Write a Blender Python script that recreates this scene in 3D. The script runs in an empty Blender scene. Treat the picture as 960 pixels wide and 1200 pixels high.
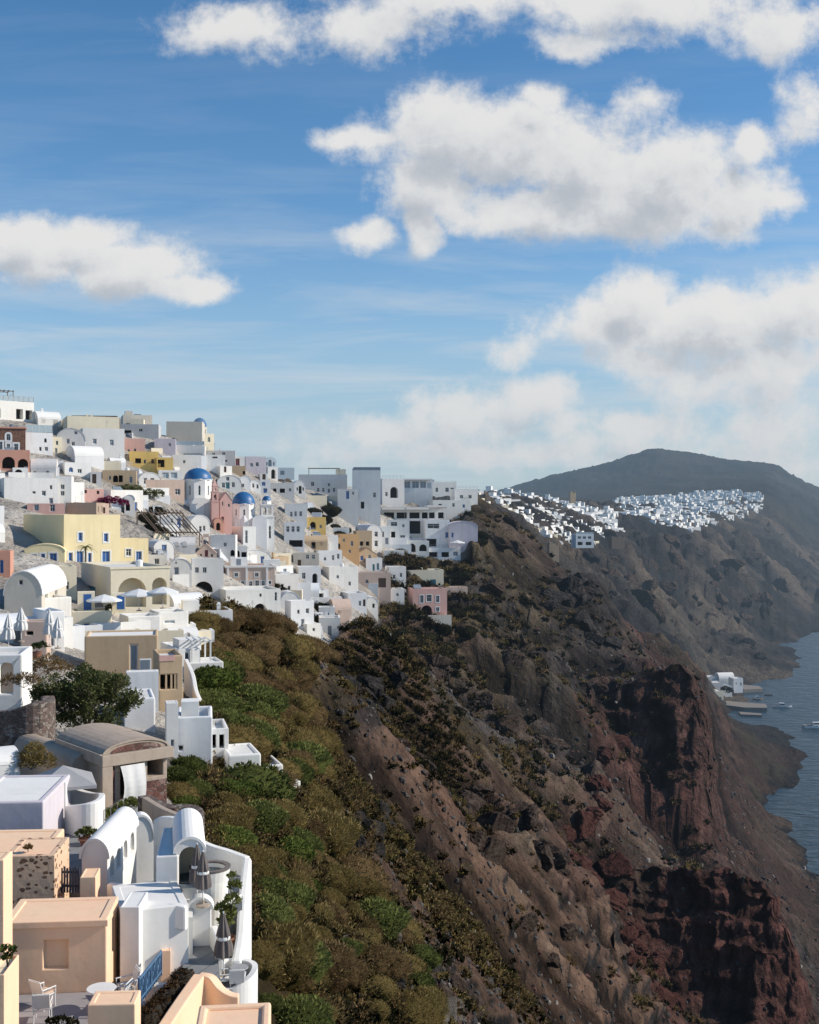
import bpy, bmesh, math, random
import numpy as np
from mathutils import Vector, Matrix
from mathutils.geometry import tessellate_polygon

# ------------------------------------------------------------------ basics
SC = bpy.context.scene
COL = bpy.data.collections.new('place')
SC.collection.children.link(COL)
F = 1350.0                      # focal length in photo pixels (960 x 1200)
SEA = -110.0                    # eye level is z = 0
rad = math.radians
RNG = random.Random(7)


def P(px, py, Y):
    return Vector(((px - 480) / F * Y, Y, -(py - 600) / F * Y))


def link(o, parent=None):
    COL.objects.link(o)
    if parent is not None:
        o.parent = parent
    return o


def tag(o, label=None, cat=None, group=None, kind=None):
    if label:
        o['label'] = label
    if cat:
        o['category'] = cat
    if group:
        o['group'] = group
    if kind:
        o['kind'] = kind
    return o


def empty(name, loc, rz=0.0, label=None, cat=None, group=None):
    o = bpy.data.objects.new(name, None)
    o.empty_display_size = 0.3
    o.location = loc
    o.rotation_euler = (0, 0, rz)
    link(o)
    return tag(o, label, cat, group)


class MB:
    """collects polygons, then links them as ONE mesh object"""
    def __init__(self):
        self.v, self.f, self.m = [], [], []

    def poly(self, pts, mi=0):
        n = len(self.v)
        self.v.extend([tuple(p) for p in pts])
        self.f.append(tuple(range(n, n + len(pts))))
        self.m.append(mi)

    def mesh(self, verts, faces, mi=0):
        n = len(self.v)
        self.v.extend([tuple(p) for p in verts])
        for f in faces:
            self.f.append(tuple(i + n for i in f))
            self.m.append(mi)

    def box(self, x0, x1, y0, y1, z0, z1, mi=0, M=None):
        vs = [Vector(p) for p in ((x0, y0, z0), (x1, y0, z0), (x1, y1, z0), (x0, y1, z0),
                                  (x0, y0, z1), (x1, y0, z1), (x1, y1, z1), (x0, y1, z1))]
        if M is not None:
            vs = [M @ p for p in vs]
        self.mesh(vs, ((0, 3, 2, 1), (4, 5, 6, 7), (0, 1, 5, 4), (1, 2, 6, 5), (2, 3, 7, 6), (3, 0, 4, 7)), mi)

    def bar(self, a, b, r, n=6, r2=None, mi=0):
        a, b = Vector(a), Vector(b)
        r2 = r if r2 is None else r2
        d = (b - a)
        if d.length < 1e-6:
            return
        d.normalize()
        u = d.orthogonal().normalized()
        w = d.cross(u)
        vs = []
        for k in range(n):
            t = 2 * math.pi * k / n
            o = u * math.cos(t) + w * math.sin(t)
            vs.append(a + o * r)
            vs.append(b + o * r2)
        fs = [(2 * k, 2 * ((k + 1) % n), 2 * ((k + 1) % n) + 1, 2 * k + 1) for k in range(n)]
        fs.append(tuple(2 * k for k in range(n))[::-1])
        fs.append(tuple(2 * k + 1 for k in range(n)))
        self.mesh(vs, fs, mi)

    def lathe(self, prof, n=20, c=(0, 0, 0), mi=0, wob=None):
        """prof: list of (r, z)"""
        vs, fs = [], []
        for (r, z) in prof:
            for k in range(n):
                t = 2 * math.pi * k / n
                rr = r * (wob(t, z) if wob else 1)
                vs.append((c[0] + rr * math.cos(t), c[1] + rr * math.sin(t), c[2] + z))
        for i in range(len(prof) - 1):
            for k in range(n):
                k2 = (k + 1) % n
                fs.append((i * n + k, i * n + k2, (i + 1) * n + k2, (i + 1) * n + k))
        self.mesh(vs, fs, mi)

    def build(self, name, mats, parent=None, smooth=False, bevel=0.0, loc=None):
        me = bpy.data.meshes.new(name)
        me.from_pydata(self.v, [], self.f)
        mats = mats if isinstance(mats, (list, tuple)) else [mats]
        for m in mats:
            me.materials.append(m)
        if len(mats) > 1:
            me.polygons.foreach_set('material_index', self.m)
        if smooth:
            me.polygons.foreach_set('use_smooth', [True] * len(me.polygons))
        me.update()
        o = bpy.data.objects.new(name, me)
        if loc is not None:
            o.location = loc
        link(o, parent)
        if bevel > 0:
            weld(o)
            b = o.modifiers.new('round', 'BEVEL')
            b.width = bevel
            b.segments = 2
            b.limit_method = 'ANGLE'
            b.angle_limit = rad(40)
            o.data.polygons.foreach_set('use_smooth', [False] * len(o.data.polygons))
        return o


def weld(o):
    bm = bmesh.new()
    bm.from_mesh(o.data)
    bmesh.ops.remove_doubles(bm, verts=bm.verts, dist=1e-4)
    bmesh.ops.recalc_face_normals(bm, faces=bm.faces)
    bm.to_mesh(o.data)
    bm.free()


def copy_tree(o, parent=None):
    c = o.copy()
    COL.objects.link(c)
    if parent is not None:
        c.parent = parent
    for ch in list(o.children):
        copy_tree(ch, c)
    return c


# ------------------------------------------------------------------ numpy noise
def _hash(ix, iy, seed):
    h = (ix.astype(np.int64) * 374761393 + iy.astype(np.int64) * 668265263 + seed * 974634541) & 0x7fffffff
    h = ((h ^ (h >> 13)) * 1274126177) & 0x7fffffff
    h = (h ^ (h >> 16)) & 0x7fffffff
    return h / float(0x7fffffff)


def vnoise(x, y, seed=0):
    x0, y0 = np.floor(x), np.floor(y)
    fx, fy = x - x0, y - y0
    fx = fx * fx * fx * (fx * (fx * 6 - 15) + 10)
    fy = fy * fy * fy * (fy * (fy * 6 - 15) + 10)
    a, b = _hash(x0, y0, seed), _hash(x0 + 1, y0, seed)
    c, d = _hash(x0, y0 + 1, seed), _hash(x0 + 1, y0 + 1, seed)
    return (a + (b - a) * fx) * (1 - fy) + (c + (d - c) * fx) * fy


def fbm(x, y, oct=5, seed=0, ridged=False, gain=0.5):
    s, amp, tot = 0, 1.0, 0
    for i in range(oct):
        n = vnoise(x, y, seed + i * 17)
        n = 1 - np.abs(2 * n - 1) if ridged else 2 * n - 1
        s = s + n * amp
        tot += amp
        amp *= gain
        x, y = x * 2.03 + 11.3, y * 2.03 + 5.7
    return s / tot


# ------------------------------------------------------------------ materials
def nt_new(name):
    m = bpy.data.materials.new(name)
    m.use_nodes = True
    nt = m.node_tree
    nt.nodes.clear()
    return m, nt


def nd(nt, typ, **kw):
    n = nt.nodes.new(typ)
    for k, v in kw.items():
        if k.startswith('_'):
            setattr(n, k[1:], v)
        else:
            n.inputs[k.replace('__', ' ')].default_value = v
    return n


def math_n(nt, op, a, b=None, c=None, clamp=False):
    n = nt.nodes.new('ShaderNodeMath')
    n.operation = op
    n.use_clamp = clamp
    for i, s in enumerate((a, b, c)):
        if s is None:
            continue
        if isinstance(s, (int, float)):
            n.inputs[i].default_value = s
        else:
            nt.links.new(s, n.inputs[i])
    return n.outputs[0]


def mix_c(nt, fac, a, b, mode='MIX'):
    n = nt.nodes.new('ShaderNodeMix')
    n.data_type = 'RGBA'
    n.blend_type = mode
    n.clamp_factor = True
    for sock, s in ((n.inputs[0], fac), (n.inputs[6], a), (n.inputs[7], b)):
        if isinstance(s, (int, float)):
            sock.default_value = s
        elif isinstance(s, tuple):
            sock.default_value = s if len(s) == 4 else (*s, 1)
        else:
            nt.links.new(s, sock)
    return n.outputs[2]


def ramp(nt, fac, stops, interp='LINEAR'):
    n = nt.nodes.new('ShaderNodeValToRGB')
    n.color_ramp.interpolation = interp
    els = n.color_ramp.elements
    while len(els) < len(stops):
        els.new(0.5)
    for e, (p, c) in zip(els, stops):
        e.position = p
        e.color = c if len(c) == 4 else (*c, 1)
    nt.links.new(fac, n.inputs[0])
    return n.outputs[0]


def noise_n(nt, vec, scale, detail=4, rough=0.55, dist=0.0):
    n = nd(nt, 'ShaderNodeTexNoise', Scale=scale, Detail=detail, Roughness=rough, Distortion=dist)
    nt.links.new(vec, n.inputs['Vector'])
    return n.outputs['Fac']


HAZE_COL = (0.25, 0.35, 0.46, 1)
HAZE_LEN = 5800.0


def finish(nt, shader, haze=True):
    """surface -> output, mixed with haze painted as emission, growing with distance from the origin"""
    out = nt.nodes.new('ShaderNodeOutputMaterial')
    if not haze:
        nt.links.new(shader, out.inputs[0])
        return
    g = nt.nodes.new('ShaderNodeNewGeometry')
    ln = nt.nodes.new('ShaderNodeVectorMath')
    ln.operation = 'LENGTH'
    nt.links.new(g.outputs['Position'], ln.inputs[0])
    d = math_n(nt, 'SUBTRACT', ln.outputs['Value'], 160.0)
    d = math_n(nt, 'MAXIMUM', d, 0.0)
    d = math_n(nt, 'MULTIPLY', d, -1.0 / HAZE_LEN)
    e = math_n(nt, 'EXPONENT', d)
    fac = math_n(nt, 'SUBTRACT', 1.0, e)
    em = nd(nt, 'ShaderNodeEmission', Color=HAZE_COL, Strength=1.0)  # distance haze painted on as a glowing colour
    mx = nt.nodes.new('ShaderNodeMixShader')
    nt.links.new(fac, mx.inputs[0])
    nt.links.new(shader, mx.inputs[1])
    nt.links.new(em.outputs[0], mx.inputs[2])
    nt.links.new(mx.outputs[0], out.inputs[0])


def bump_n(nt, h, strength, dist):
    b = nd(nt, 'ShaderNodeBump', Strength=strength, Distance=dist)
    nt.links.new(h, b.inputs['Height'])
    return b.outputs[0]


def pos_n(nt):
    return nt.nodes.new('ShaderNodeNewGeometry').outputs['Position']


def scaled(nt, vec, s):
    n = nt.nodes.new('ShaderNodeVectorMath')
    n.operation = 'MULTIPLY'
    n.inputs[1].default_value = s
    nt.links.new(vec, n.inputs[0])
    return n.outputs[0]


_MC = {}


def plaster(col, stain=0.5, rough=0.9, bump=0.35, key=None):
    """painted lime plaster: brush mottling, rain streaks below the edges, faint trowel bumps"""
    k = ('plaster', tuple(round(c, 3) for c in col), stain, bump)
    if k in _MC:
        return _MC[k]
    m, nt = nt_new(key or 'plaster')
    p = pos_n(nt)
    big = noise_n(nt, p, 0.35, 4, 0.6)
    fine = noise_n(nt, p, 2.6, 5, 0.65)
    streak = noise_n(nt, scaled(nt, p, (1.7, 1.7, 0.16)), 1.0, 4, 0.6)
    dark = tuple(c * f for c, f in zip(col, (0.70, 0.67, 0.63)))
    lite = tuple(min(0.86, c * 1.07) for c in col)
    c = mix_c(nt, ramp(nt, big, [(0.35, (0, 0, 0)), (0.68, (1, 1, 1))]), col, lite)
    s1 = ramp(nt, streak, [(0.50, (0, 0, 0)), (0.78, (1, 1, 1))])
    c = mix_c(nt, math_n(nt, 'MULTIPLY', s1, 0.40 * stain), c, dark)
    s2 = ramp(nt, fine, [(0.52, (0, 0, 0)), (0.75, (1, 1, 1))])
    c = mix_c(nt, math_n(nt, 'MULTIPLY', s2, 0.28 * stain), c, dark)
    b = nd(nt, 'ShaderNodeBsdfPrincipled', Roughness=rough)
    b.inputs['Specular IOR Level'].default_value = 0.2
    nt.links.new(c, b.inputs['Base Color'])
    nt.links.new(bump_n(nt, math_n(nt, 'ADD', math_n(nt, 'MULTIPLY', fine, 0.25), big), bump, 0.10), b.inputs['Normal'])
    finish(nt, b.outputs[0])
    _MC[k] = m
    return m


def paint(col, rough=0.5, metal=0.0, name='paint', var=0.25, scale=3.0):
    k = ('paint', tuple(round(c, 3) for c in col), rough, metal, var)
    if k in _MC:
        return _MC[k]
    m, nt = nt_new(name)
    n = noise_n(nt, pos_n(nt), scale, 5, 0.6)
    dark = tuple(c * (1 - var) for c in col)
    c = mix_c(nt, ramp(nt, n, [(0.3, (0, 0, 0)), (0.7, (1, 1, 1))]), dark, col)
    b = nd(nt, 'ShaderNodeBsdfPrincipled', Roughness=rough, Metallic=metal)
    nt.links.new(c, b.inputs['Base Color'])
    finish(nt, b.outputs[0])
    _MC[k] = m
    return m


def glass_dark(col=(0.03, 0.035, 0.04), name='window_glass'):
    k = ('glass', col)
    if k in _MC:
        return _MC[k]
    m, nt = nt_new(name)
    n = noise_n(nt, pos_n(nt), 0.9, 3)
    c = mix_c(nt, n, tuple(x * 0.5 for x in col), tuple(x * 1.6 for x in col))
    b = nd(nt, 'ShaderNodeBsdfPrincipled', Roughness=0.12)
    nt.links.new(c, b.inputs['Base Color'])
    finish(nt, b.outputs[0])
    _MC[k] = m
    return m


def stone_mat(name, cols, scale, mortar=(0.22, 0.19, 0.16), mw=0.06, bump=0.9, stretch=(1, 1, 1.3)):
    k = ('stone', name)
    if k in _MC:
        return _MC[k]
    m, nt = nt_new(name)
    p = pos_n(nt)
    w = nd(nt, 'ShaderNodeTexNoise', Scale=1.5, Detail=3)
    nt.links.new(p, w.inputs['Vector'])
    ad = nt.nodes.new('ShaderNodeVectorMath')
    ad.operation = 'MULTIPLY_ADD'
    nt.links.new(w.outputs['Color'], ad.inputs[0])
    ad.inputs[1].default_value = (0.25, 0.25, 0.25)
    nt.links.new(p, ad.inputs[2])
    v = scaled(nt, ad.outputs[0], stretch)
    v1 = nd(nt, 'ShaderNodeTexVoronoi', Scale=scale)
    nt.links.new(v, v1.inputs['Vector'])
    v2 = nd(nt, 'ShaderNodeTexVoronoi', Scale=scale)
    v2.feature = 'DISTANCE_TO_EDGE'
    nt.links.new(v, v2.inputs['Vector'])
    sep = nt.nodes.new('ShaderNodeSeparateColor')
    nt.links.new(v1.outputs['Color'], sep.inputs[0])
    n = len(cols)
    c = ramp(nt, sep.outputs[0], [((i + 0.5) / n, cc) for i, cc in enumerate(cols)], 'CONSTANT')
    f = noise_n(nt, p, 9, 4)
    c = mix_c(nt, math_n(nt, 'MULTIPLY', f, 0.6), c, tuple(x * 0.4 for x in cols[0]))
    edge = ramp(nt, v2.outputs['Distance'], [(0.0, (0, 0, 0)), (mw, (1, 1, 1))])
    c = mix_c(nt, edge, mortar, c)
    b = nd(nt, 'ShaderNodeBsdfPrincipled', Roughness=0.92)
    nt.links.new(c, b.inputs['Base Color'])
    h = math_n(nt, 'ADD', edge, math_n(nt, 'MULTIPLY', f, 0.6))
    nt.links.new(bump_n(nt, h, bump, 0.08), b.inputs['Normal'])
    finish(nt, b.outputs[0])
    _MC[k] = m
    return m


def leaf_mat(name, c1, c2, c3=None, trans=0.25):
    """foliage: colour varies leaf by leaf and clump by clump"""
    k = ('leaf', name)
    if k in _MC:
        return _MC[k]
    m, nt = nt_new(name)
    g = nt.nodes.new('ShaderNodeNewGeometry')
    oi = nt.nodes.new('ShaderNodeObjectInfo')
    n = noise_n(nt, g.outputs['Position'], 0.9, 3)
    r = math_n(nt, 'ADD', math_n(nt, 'MULTIPLY', g.outputs['Random Per Island'], 0.45),
               math_n(nt, 'MULTIPLY', n, 0.45))
    r = math_n(nt, 'ADD', r, math_n(nt, 'MULTIPLY_ADD', oi.outputs['Random'], 0.5, -0.2))
    c = ramp(nt, r, [(0.15, c1), (0.55, c2), (0.95, c3 or c2)])
    d = nd(nt, 'ShaderNodeBsdfDiffuse')
    t = nd(nt, 'ShaderNodeBsdfTranslucent')
    nt.links.new(c, d.inputs[0])
    nt.links.new(c, t.inputs[0])
    mx = nd(nt, 'ShaderNodeMixShader', Fac=trans)
    nt.links.new(d.outputs[0], mx.inputs[1])
    nt.links.new(t.outputs[0], mx.inputs[2])
    finish(nt, mx.outputs[0])
    _MC[k] = m
    return m


WHITE = (0.79, 0.775, 0.74)
M = {}
# ------------------------------------------------------------------ terrain: cross-sections of the caldera slope
KX = [-300, 0, 100, 200, 250, 300, 350, 400, 450, 500, 560, 600, 650, 700, 725, 750, 800, 825, 840, 850, 900, 950, 1050]
SECT = {
    12: [1900, 2200, 2300, 2450, 2550, 2650, 2800, 3000, 3200, 3400, 3600, 3800, 4000, 4300, 4400, 4500, 4700, 4800, 4850, 4900, 5100, 5300, 5700],
    20: [1400, 1540, 1600, 1660, 1700, 1750, 1840, 1950, 2060, 2200, 2380, 2500, 2650, 2800, 2875, 2950, 3100, 3175, 3220, 3250, 3400, 3550, 3850],
    30: [1180, 1275, 1285, 1300, 1330, 1400, 1500, 1620, 1740, 1860, 2000, 2100, 2220, 2340, 2400, 2460, 2580, 2640, 2675, 2700, 2820, 2940, 3180],
    38: [1080, 1185, 1190, 1200, 1215, 1275, 1370, 1470, 1560, 1650, 1770, 1860, 1955, 2050, 2100, 2150, 2250, 2300, 2330, 2350, 2450, 2540, 2740],
    42: [1020, 1140, 1148, 1165, 1180, 1222, 1300, 1385, 1470, 1560, 1670, 1740, 1830, 1920, 1965, 2010, 2100, 2145, 2170, 2190, 2280, 2370, 2550],
    55: [900, 1010, 1018, 1020, 1035, 1082, 1145, 1220, 1290, 1350, 1440, 1500, 1580, 1660, 1700, 1740, 1820, 1860, 1885, 1900, 1980, 2060, 2220],
    66: [830, 915, 925, 955, 975, 1010, 1055, 1100, 1145, 1190, 1290, 1360, 1450, 1540, 1585, 1630, 1720, 1765, 1790, 1810, 1900, 1990, 2170],
    75: [780, 835, 862, 890, 912, 945, 990, 1035, 1078, 1130, 1235, 1310, 1400, 1490, 1535, 1580, 1670, 1715, 1740, 1760, 1850, 1940, 2120],
    90: [720, 770, 810, 835, 855, 882, 922, 975, 1035, 1100, 1190, 1260, 1345, 1430, 1475, 1520, 1610, 1655, 1680, 1700, 1790, 1880, 2050],
    112: [680, 720, 760, 790, 806, 830, 870, 925, 985, 1045, 1120, 1175, 1250, 1330, 1375, 1420, 1510, 1555, 1580, 1600, 1690, 1780, 1935],
    130: [640, 690, 722, 750, 768, 795, 830, 880, 940, 1000, 1070, 1125, 1190, 1265, 1308, 1350, 1440, 1485, 1512, 1530, 1610, 1680, 1750],
    150: [600, 650, 680, 718, 742, 768, 797, 835, 895, 955, 1025, 1075, 1135, 1205, 1245, 1285, 1370, 1410, 1435, 1450, 1520, 1570, 1600],
    172: [560, 612, 645, 690, 716, 740, 762, 795, 850, 905, 975, 1020, 1075, 1140, 1175, 1210, 1290, 1328, 1350, 1365, 1430, 1463, 1475],
    190: [530, 583, 615, 657, 685, 712, 737, 770, 810, 862, 930, 972, 1025, 1085, 1118, 1150, 1225, 1262, 1285, 1300, 1360, 1385, 1395],
    205: [510, 553, 582, 632, 660, 690, 720, 752, 785, 830, 895, 935, 985, 1045, 1078, 1110, 1168, 1180, 1188, 1192, 1210, 1245, 1330],
    216: [495, 528, 555, 612, 642, 676, 708, 738, 770, 812, 868, 905, 952, 1000, 1010, 1016, 1020, 1022, 1024, 1026, 1052, 1185, 1290],
    235: [475, 503, 530, 580, 612, 645, 680, 712, 745, 780, 828, 862, 905, 950, 975, 1000, 1055, 1080, 1094, 1103, 1150, 1190, 1238],
    260: [460, 485, 503, 540, 575, 605, 640, 680, 712, 738, 778, 808, 845, 890, 920, 950, 1005, 1030, 1042, 1052, 1095, 1135, 1176],
    271: [465, 483, 496, 514, 548, 575, 608, 652, 690, 715, 745, 770, 802, 850, 900, 955, 990, 998, 1005, 1014, 1058, 1098, 1137],
    279: [465, 483, 496, 514, 548, 575, 608, 652, 690, 715, 745, 770, 802, 838, 872, 915, 935, 945, 985, 1014, 1058, 1098, 1137],
    291: [472, 486, 497, 511, 538, 566, 598, 640, 678, 702, 730, 752, 780, 815, 812, 805, 796, 805, 945, 990, 1038, 1080, 1113],
    305: [488, 496, 503, 511, 530, 558, 588, 628, 660, 684, 708, 735, 769, 794, 794, 788, 788, 796, 935, 975, 1022, 1064, 1092],
    320: [500, 505, 510, 515, 530, 552, 575, 608, 640, 662, 672, 701, 739, 764, 770, 776, 792, 800, 925, 955, 1012, 1058, 1075],
    345: [520, 520, 525, 530, 542, 560, 570, 583, 605, 625, 615, 649, 681, 711, 736, 768, 832, 875, 915, 930, 988, 1028, 1040],
    380: [540, 540, 545, 550, 555, 562, 566, 568, 580, 592, 588, 619, 657, 686, 723, 762, 850, 880, 905, 915, 972, 996, 1000],
    430: [560, 560, 562, 566, 570, 575, 580, 585, 592, 600, 598, 640, 690, 742, 752, 745, 768, 800, 865, 895, 950, 955, 950],
    480: [570, 570, 572, 574, 578, 582, 586, 590, 595, 602, 600, 645, 695, 742, 765, 775, 800, 815, 828, 850, 893, 918, 915],
    530: [578, 578, 578, 580, 582, 586, 590, 594, 597, 602, 600, 638, 685, 735, 755, 772, 800, 818, 832, 842, 868, 884, 886],
    600: [584, 584, 584, 585, 586, 588, 592, 595, 597, 600, 594, 612, 645, 698, 722, 742, 778, 815, 840, 848, 851, 853, 855],
    700: [588, 588, 588, 588, 588, 590, 592, 594, 595, 596, 588, 593, 616, 648, 680, 704, 762, 795, 806, 809, 816, 818, 822],
    850: [590, 590, 590, 590, 590, 590, 590, 590, 590, 590, 583, 588, 603, 622, 642, 666, 716, 736, 744, 748, 766, 779, 785],
    950: [590, 590, 590, 590, 590, 590, 590, 590, 590, 588, 582, 585, 597, 613, 624, 638, 672, 690, 700, 708, 755, 760, 764],
    1100: [590, 590, 590, 590, 590, 590, 590, 590, 590, 588, 582, 584, 589, 600, 603, 606, 618, 634, 646, 655, 700, 734, 742],
    1400: [592, 592, 592, 592, 592, 592, 592, 592, 592, 590, 588, 587, 588, 591, 592, 593, 596, 600, 603, 606, 640, 678, 712],
    1800: [594, 594, 594, 594, 594, 594, 594, 594, 594, 592, 590, 588, 588, 588, 588, 588, 586, 583, 581, 580, 586, 630, 685],
    2300: [598, 598, 598, 598, 598, 598, 598, 598, 598, 598, 594, 587, 583, 578, 575, 571, 566, 564, 562, 562, 562, 588, 645],
    3000: [603, 603, 603, 603, 603, 603, 603, 603, 602, 598, 583, 570, 556, 545, 539, 533, 530, 533, 536, 537.5, 543, 567, 606],
    3300: [625, 625, 625, 625, 625, 625, 625, 625, 625, 620, 610, 600, 590, 575, 568, 562, 555, 558, 562, 565, 580, 600, 640],
    3900: [650] * 23,
}
SY = sorted(SECT)
_LY = np.log(np.array(SY, float))


def _smooth_peak(px):
    # the summit of the far mountain
    return 7.5 * np.exp(-np.abs((px - 768) / 24.0) ** 1.25) + 2.0 * np.exp(-((px - 908) / 14.0) ** 2)


def profile(px):
    """px: 1-D array -> matrix (len(SY), len(px)) of py"""
    out = np.zeros((len(SY), len(px)))
    for i, y in enumerate(SY):
        out[i] = np.interp(px, KX, SECT[y])
        lo, hi = px < KX[0], px > KX[-1]
        sl = (SECT[y][1] - SECT[y][0]) / 300.0
        out[i][lo] = SECT[y][0] + sl * (px[lo] - KX[0])
        if y == 3000:
            out[i] -= _smooth_peak(px)
    return out


def gy_curve(px, Ys, pf=None):
    """ground as seen: py at photo column px for depths Ys"""
    pr = profile(np.array([px], float))[:, 0]
    return np.interp(np.log(Ys), _LY, pr)


def ground_z(X, Y):
    px = 480 + F * X / Y
    py = gy_curve(px, np.array([Y]))[0]
    return -(py - 600) / F * Y


_PC = {}


def gy_curve(px, Ys, pf=None):
    k = round(px * 2)
    if k not in _PC:
        _PC[k] = profile(np.array([k / 2], float))[:, 0]
    return np.interp(np.log(Ys), _LY, _PC[k])


_YS = np.exp(np.linspace(math.log(24), math.log(2500), 4000))


def hit(px, py, ymin=24):
    """first point of the ground in the direction of photo point (px, py)"""
    c = gy_curve(px, _YS)
    ok = (c <= py) & (_YS >= ymin)
    i = int(np.argmax(ok)) if ok.any() else len(_YS) - 1
    return float(_YS[i])


def village_mask(px, py, Y):
    """1 where houses and paved lanes cover the slope"""
    edge = np.interp(Y, [30, 60, 75, 90, 112, 130, 150, 172, 190, 205, 235, 260, 285, 312, 324, 350, 400],
                     [300, 225, 205, 215, 240, 225, 240, 330, 385, 425, 440, 450, 455, 465, 550, 555, 400])
    m = np.clip((edge - px) / 18.0, 0, 1)
    return m * np.clip((420 - Y) / 30, 0, 1)


def build_terrain():
    cols = np.concatenate([np.arange(-700, -30, 14), np.arange(-30, 990, 2.4), np.arange(990, 1500, 12)])
    rows = np.concatenate([
        np.exp(np.linspace(math.log(12), math.log(3900), 520)),
        np.linspace(205, 217, 60), np.linspace(278, 292, 60), np.linspace(340, 440, 40), np.linspace(50, 110, 50)])
    rows = np.unique(np.round(rows, 3))
    base = profile(cols)
    # smooth across columns
    PX, YY = np.meshgrid(cols, rows)
    X0 = (PX - 480) / F * YY
    wild = 1 - np.clip(village_mask(PX, None, YY), 0, 1)
    # warp the depth so that cliff edges wander
    warp = fbm(X0 / 24.0, YY / 24.0, 3, 3) * 0.009 + fbm(X0 / 8.0, YY / 12.0, 4, 5) * 0.011 + fbm(X0 / 2.6, YY / 6.0, 3, 6) * 0.0045
    warpx = fbm(X0 / 18.0 + 9, YY / 18.0, 5, 31) * 9.0 * np.clip(YY / 250, 0.2, 1) * wild
    lw = np.log(YY) + warp * wild * np.clip((YY - 45) / 60, 0, 1)
    py = np.zeros_like(PX)
    dens = np.arange(-760, 1600, 2.0)
    pd = profile(dens)
    k = np.exp(-0.5 * (np.arange(-8, 9) / 2.6) ** 2)
    k /= k.sum()
    pd = np.array([np.convolve(np.pad(r, 8, mode='edge'), k, mode='valid') for r in pd])
    pxx = np.clip(PX + warpx, dens[0], dens[-1])
    gi = (pxx - dens[0]) / 2.0
    i0 = np.clip(gi.astype(int), 0, len(dens) - 2)
    fx = gi - i0
    r = np.interp(lw.ravel(), _LY, np.arange(len(_LY))).reshape(lw.shape)
    r0 = np.clip(r.astype(int), 0, len(_LY) - 2)
    fr = r - r0
    fr = fr * 0.5 + 0.5 * fr * fr * (3 - 2 * fr)
    py = ((pd[r0, i0] * (1 - fx) + pd[r0, i0 + 1] * fx) * (1 - fr) + (pd[r0 + 1, i0] * (1 - fx) + pd[r0 + 1, i0 + 1] * fx) * fr)
    Z = -(py - 600) / F * YY
    # --- relief
    dZ = np.gradient(Z, axis=1) / np.maximum(np.gradient(X0, axis=1), 1e-3)
    far = np.clip((YY - 60) / 160, 0.12, 1) * np.clip(1.6 - YY / 2600, 0.5, 1)
    big = np.clip(YY / 300, 0.25, 3.0)
    wx = fbm(X0 / 26.0, YY / 26.0, 4, 201) * 14.0
    wy = fbm(X0 / 26.0 + 40, YY / 26.0, 4, 211) * 14.0
    gully = fbm((X0 + wx) / 34.0 / big, (YY + wy) / 22.0 / big, 5, 11, True, 0.52) - 0.55
    bulge = fbm((X0 + wx) / 30.0, (YY + wy) / 26.0, 3, 221) * np.clip((YY - 75) / 60, 0, 1) * np.clip((430 - YY) / 60, 0, 1)
    crag = fbm(X0 / 13.0, YY / 13.0, 6, 21, True, 0.55) - 0.55
    lump = fbm(X0 / 5.0, YY / 5.0, 4, 41)
    rocky = np.clip(fbm(X0 / 38.0, YY / 30.0, 4, 51) * 2.2 + 0.35, 0, 1)
    tooth = np.clip(fbm(X0 / 24.0, YY / 20.0, 4, 61) * 5.0 - 0.7, 0, 1)
    dz = (gully * 4.6 - 0.5) * big * far + bulge * 5.6 + fbm((X0 + wx) / 11.0, (YY + wy) / 11.0, 3, 227) * 1.9 * np.clip((YY - 65) / 50, 0, 1) * np.clip((430 - YY) / 60, 0, 1) + crag * (2.2 + 6.0 * rocky) * far * np.clip(big, 0.3, 1.5) + lump * 1.1 * far + fbm(X0 / 2.2, YY / 2.2, 3, 43) * 0.5 * far * rocky + tooth * 2.6 * far
    # ledges of lava
    zz = Z + dz * wild
    step = 7.0 * np.clip(big, 0.6, 2)
    ph = zz / step + fbm(X0 / 30.0, YY / 30.0, 3, 71) * 0.9
    fr2 = ph - np.floor(ph)
    ledge = (np.clip((fr2 - 0.25) / 0.5, 0, 1) - fr2) * step * 0.55 * rocky
    shore = np.clip((Z - SEA) / 28.0, 0.0, 1)
    crest = 1 - 0.65 * np.exp(-((YY - 350) / 45.0) ** 2) * np.clip((PX - 540) / 40, 0, 1)
    mount = np.clip((YY - 1300) / 700, 0, 1)
    farc = np.clip((YY - 520) / 120, 0, 1) * (1 - mount)
    cl = fbm(X0 / 70.0, YY / 60.0, 6, 141, True, 0.58) - 0.55
    dz = (dz + ledge * far + farc * (cl * 30.0 + fbm(X0 / 22.0, YY / 22.0, 4, 161, True) * 9.0 - 4.0) * np.clip((-14 - Z) / 22, 0, 1)) * wild * (0.08 + 0.92 * shore) * (1 - 0.75 * mount) * crest
    vil = (1 - wild)
    Z = Z + dz + vil * 0.0
    # under the shore line the ground drops away
    X = X0
    # overhangs and beds of lava: push the steep faces in and out
    gx0 = np.gradient(Z, axis=1) / np.maximum(np.gradient(X0, axis=1), 1e-3)
    gy0 = np.gradient(Z, axis=0) / np.maximum(np.gradient(YY, axis=0), 1e-3)
    st0 = np.clip((np.sqrt(gx0 ** 2 + gy0 ** 2) - 0.9) * 0.8, 0, 1) * wild * (YY > 60)
    sc_ = np.clip(YY / 260, .25, 3)
    beds = fbm(Z / 3.2 / sc_ + fbm(X0 / 18, YY / 18, 3, 231) * 1.2, X0 / 26.0 / sc_, 4, 241)
    bl = fbm((X0 + .6 * YY) / 4.5 / sc_, Z / 4.0 / sc_, 5, 251, True) - .5
    YY0 = YY
    YY = YY + (beds * 2.6 + bl * 3.6) * st0 * sc_
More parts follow.
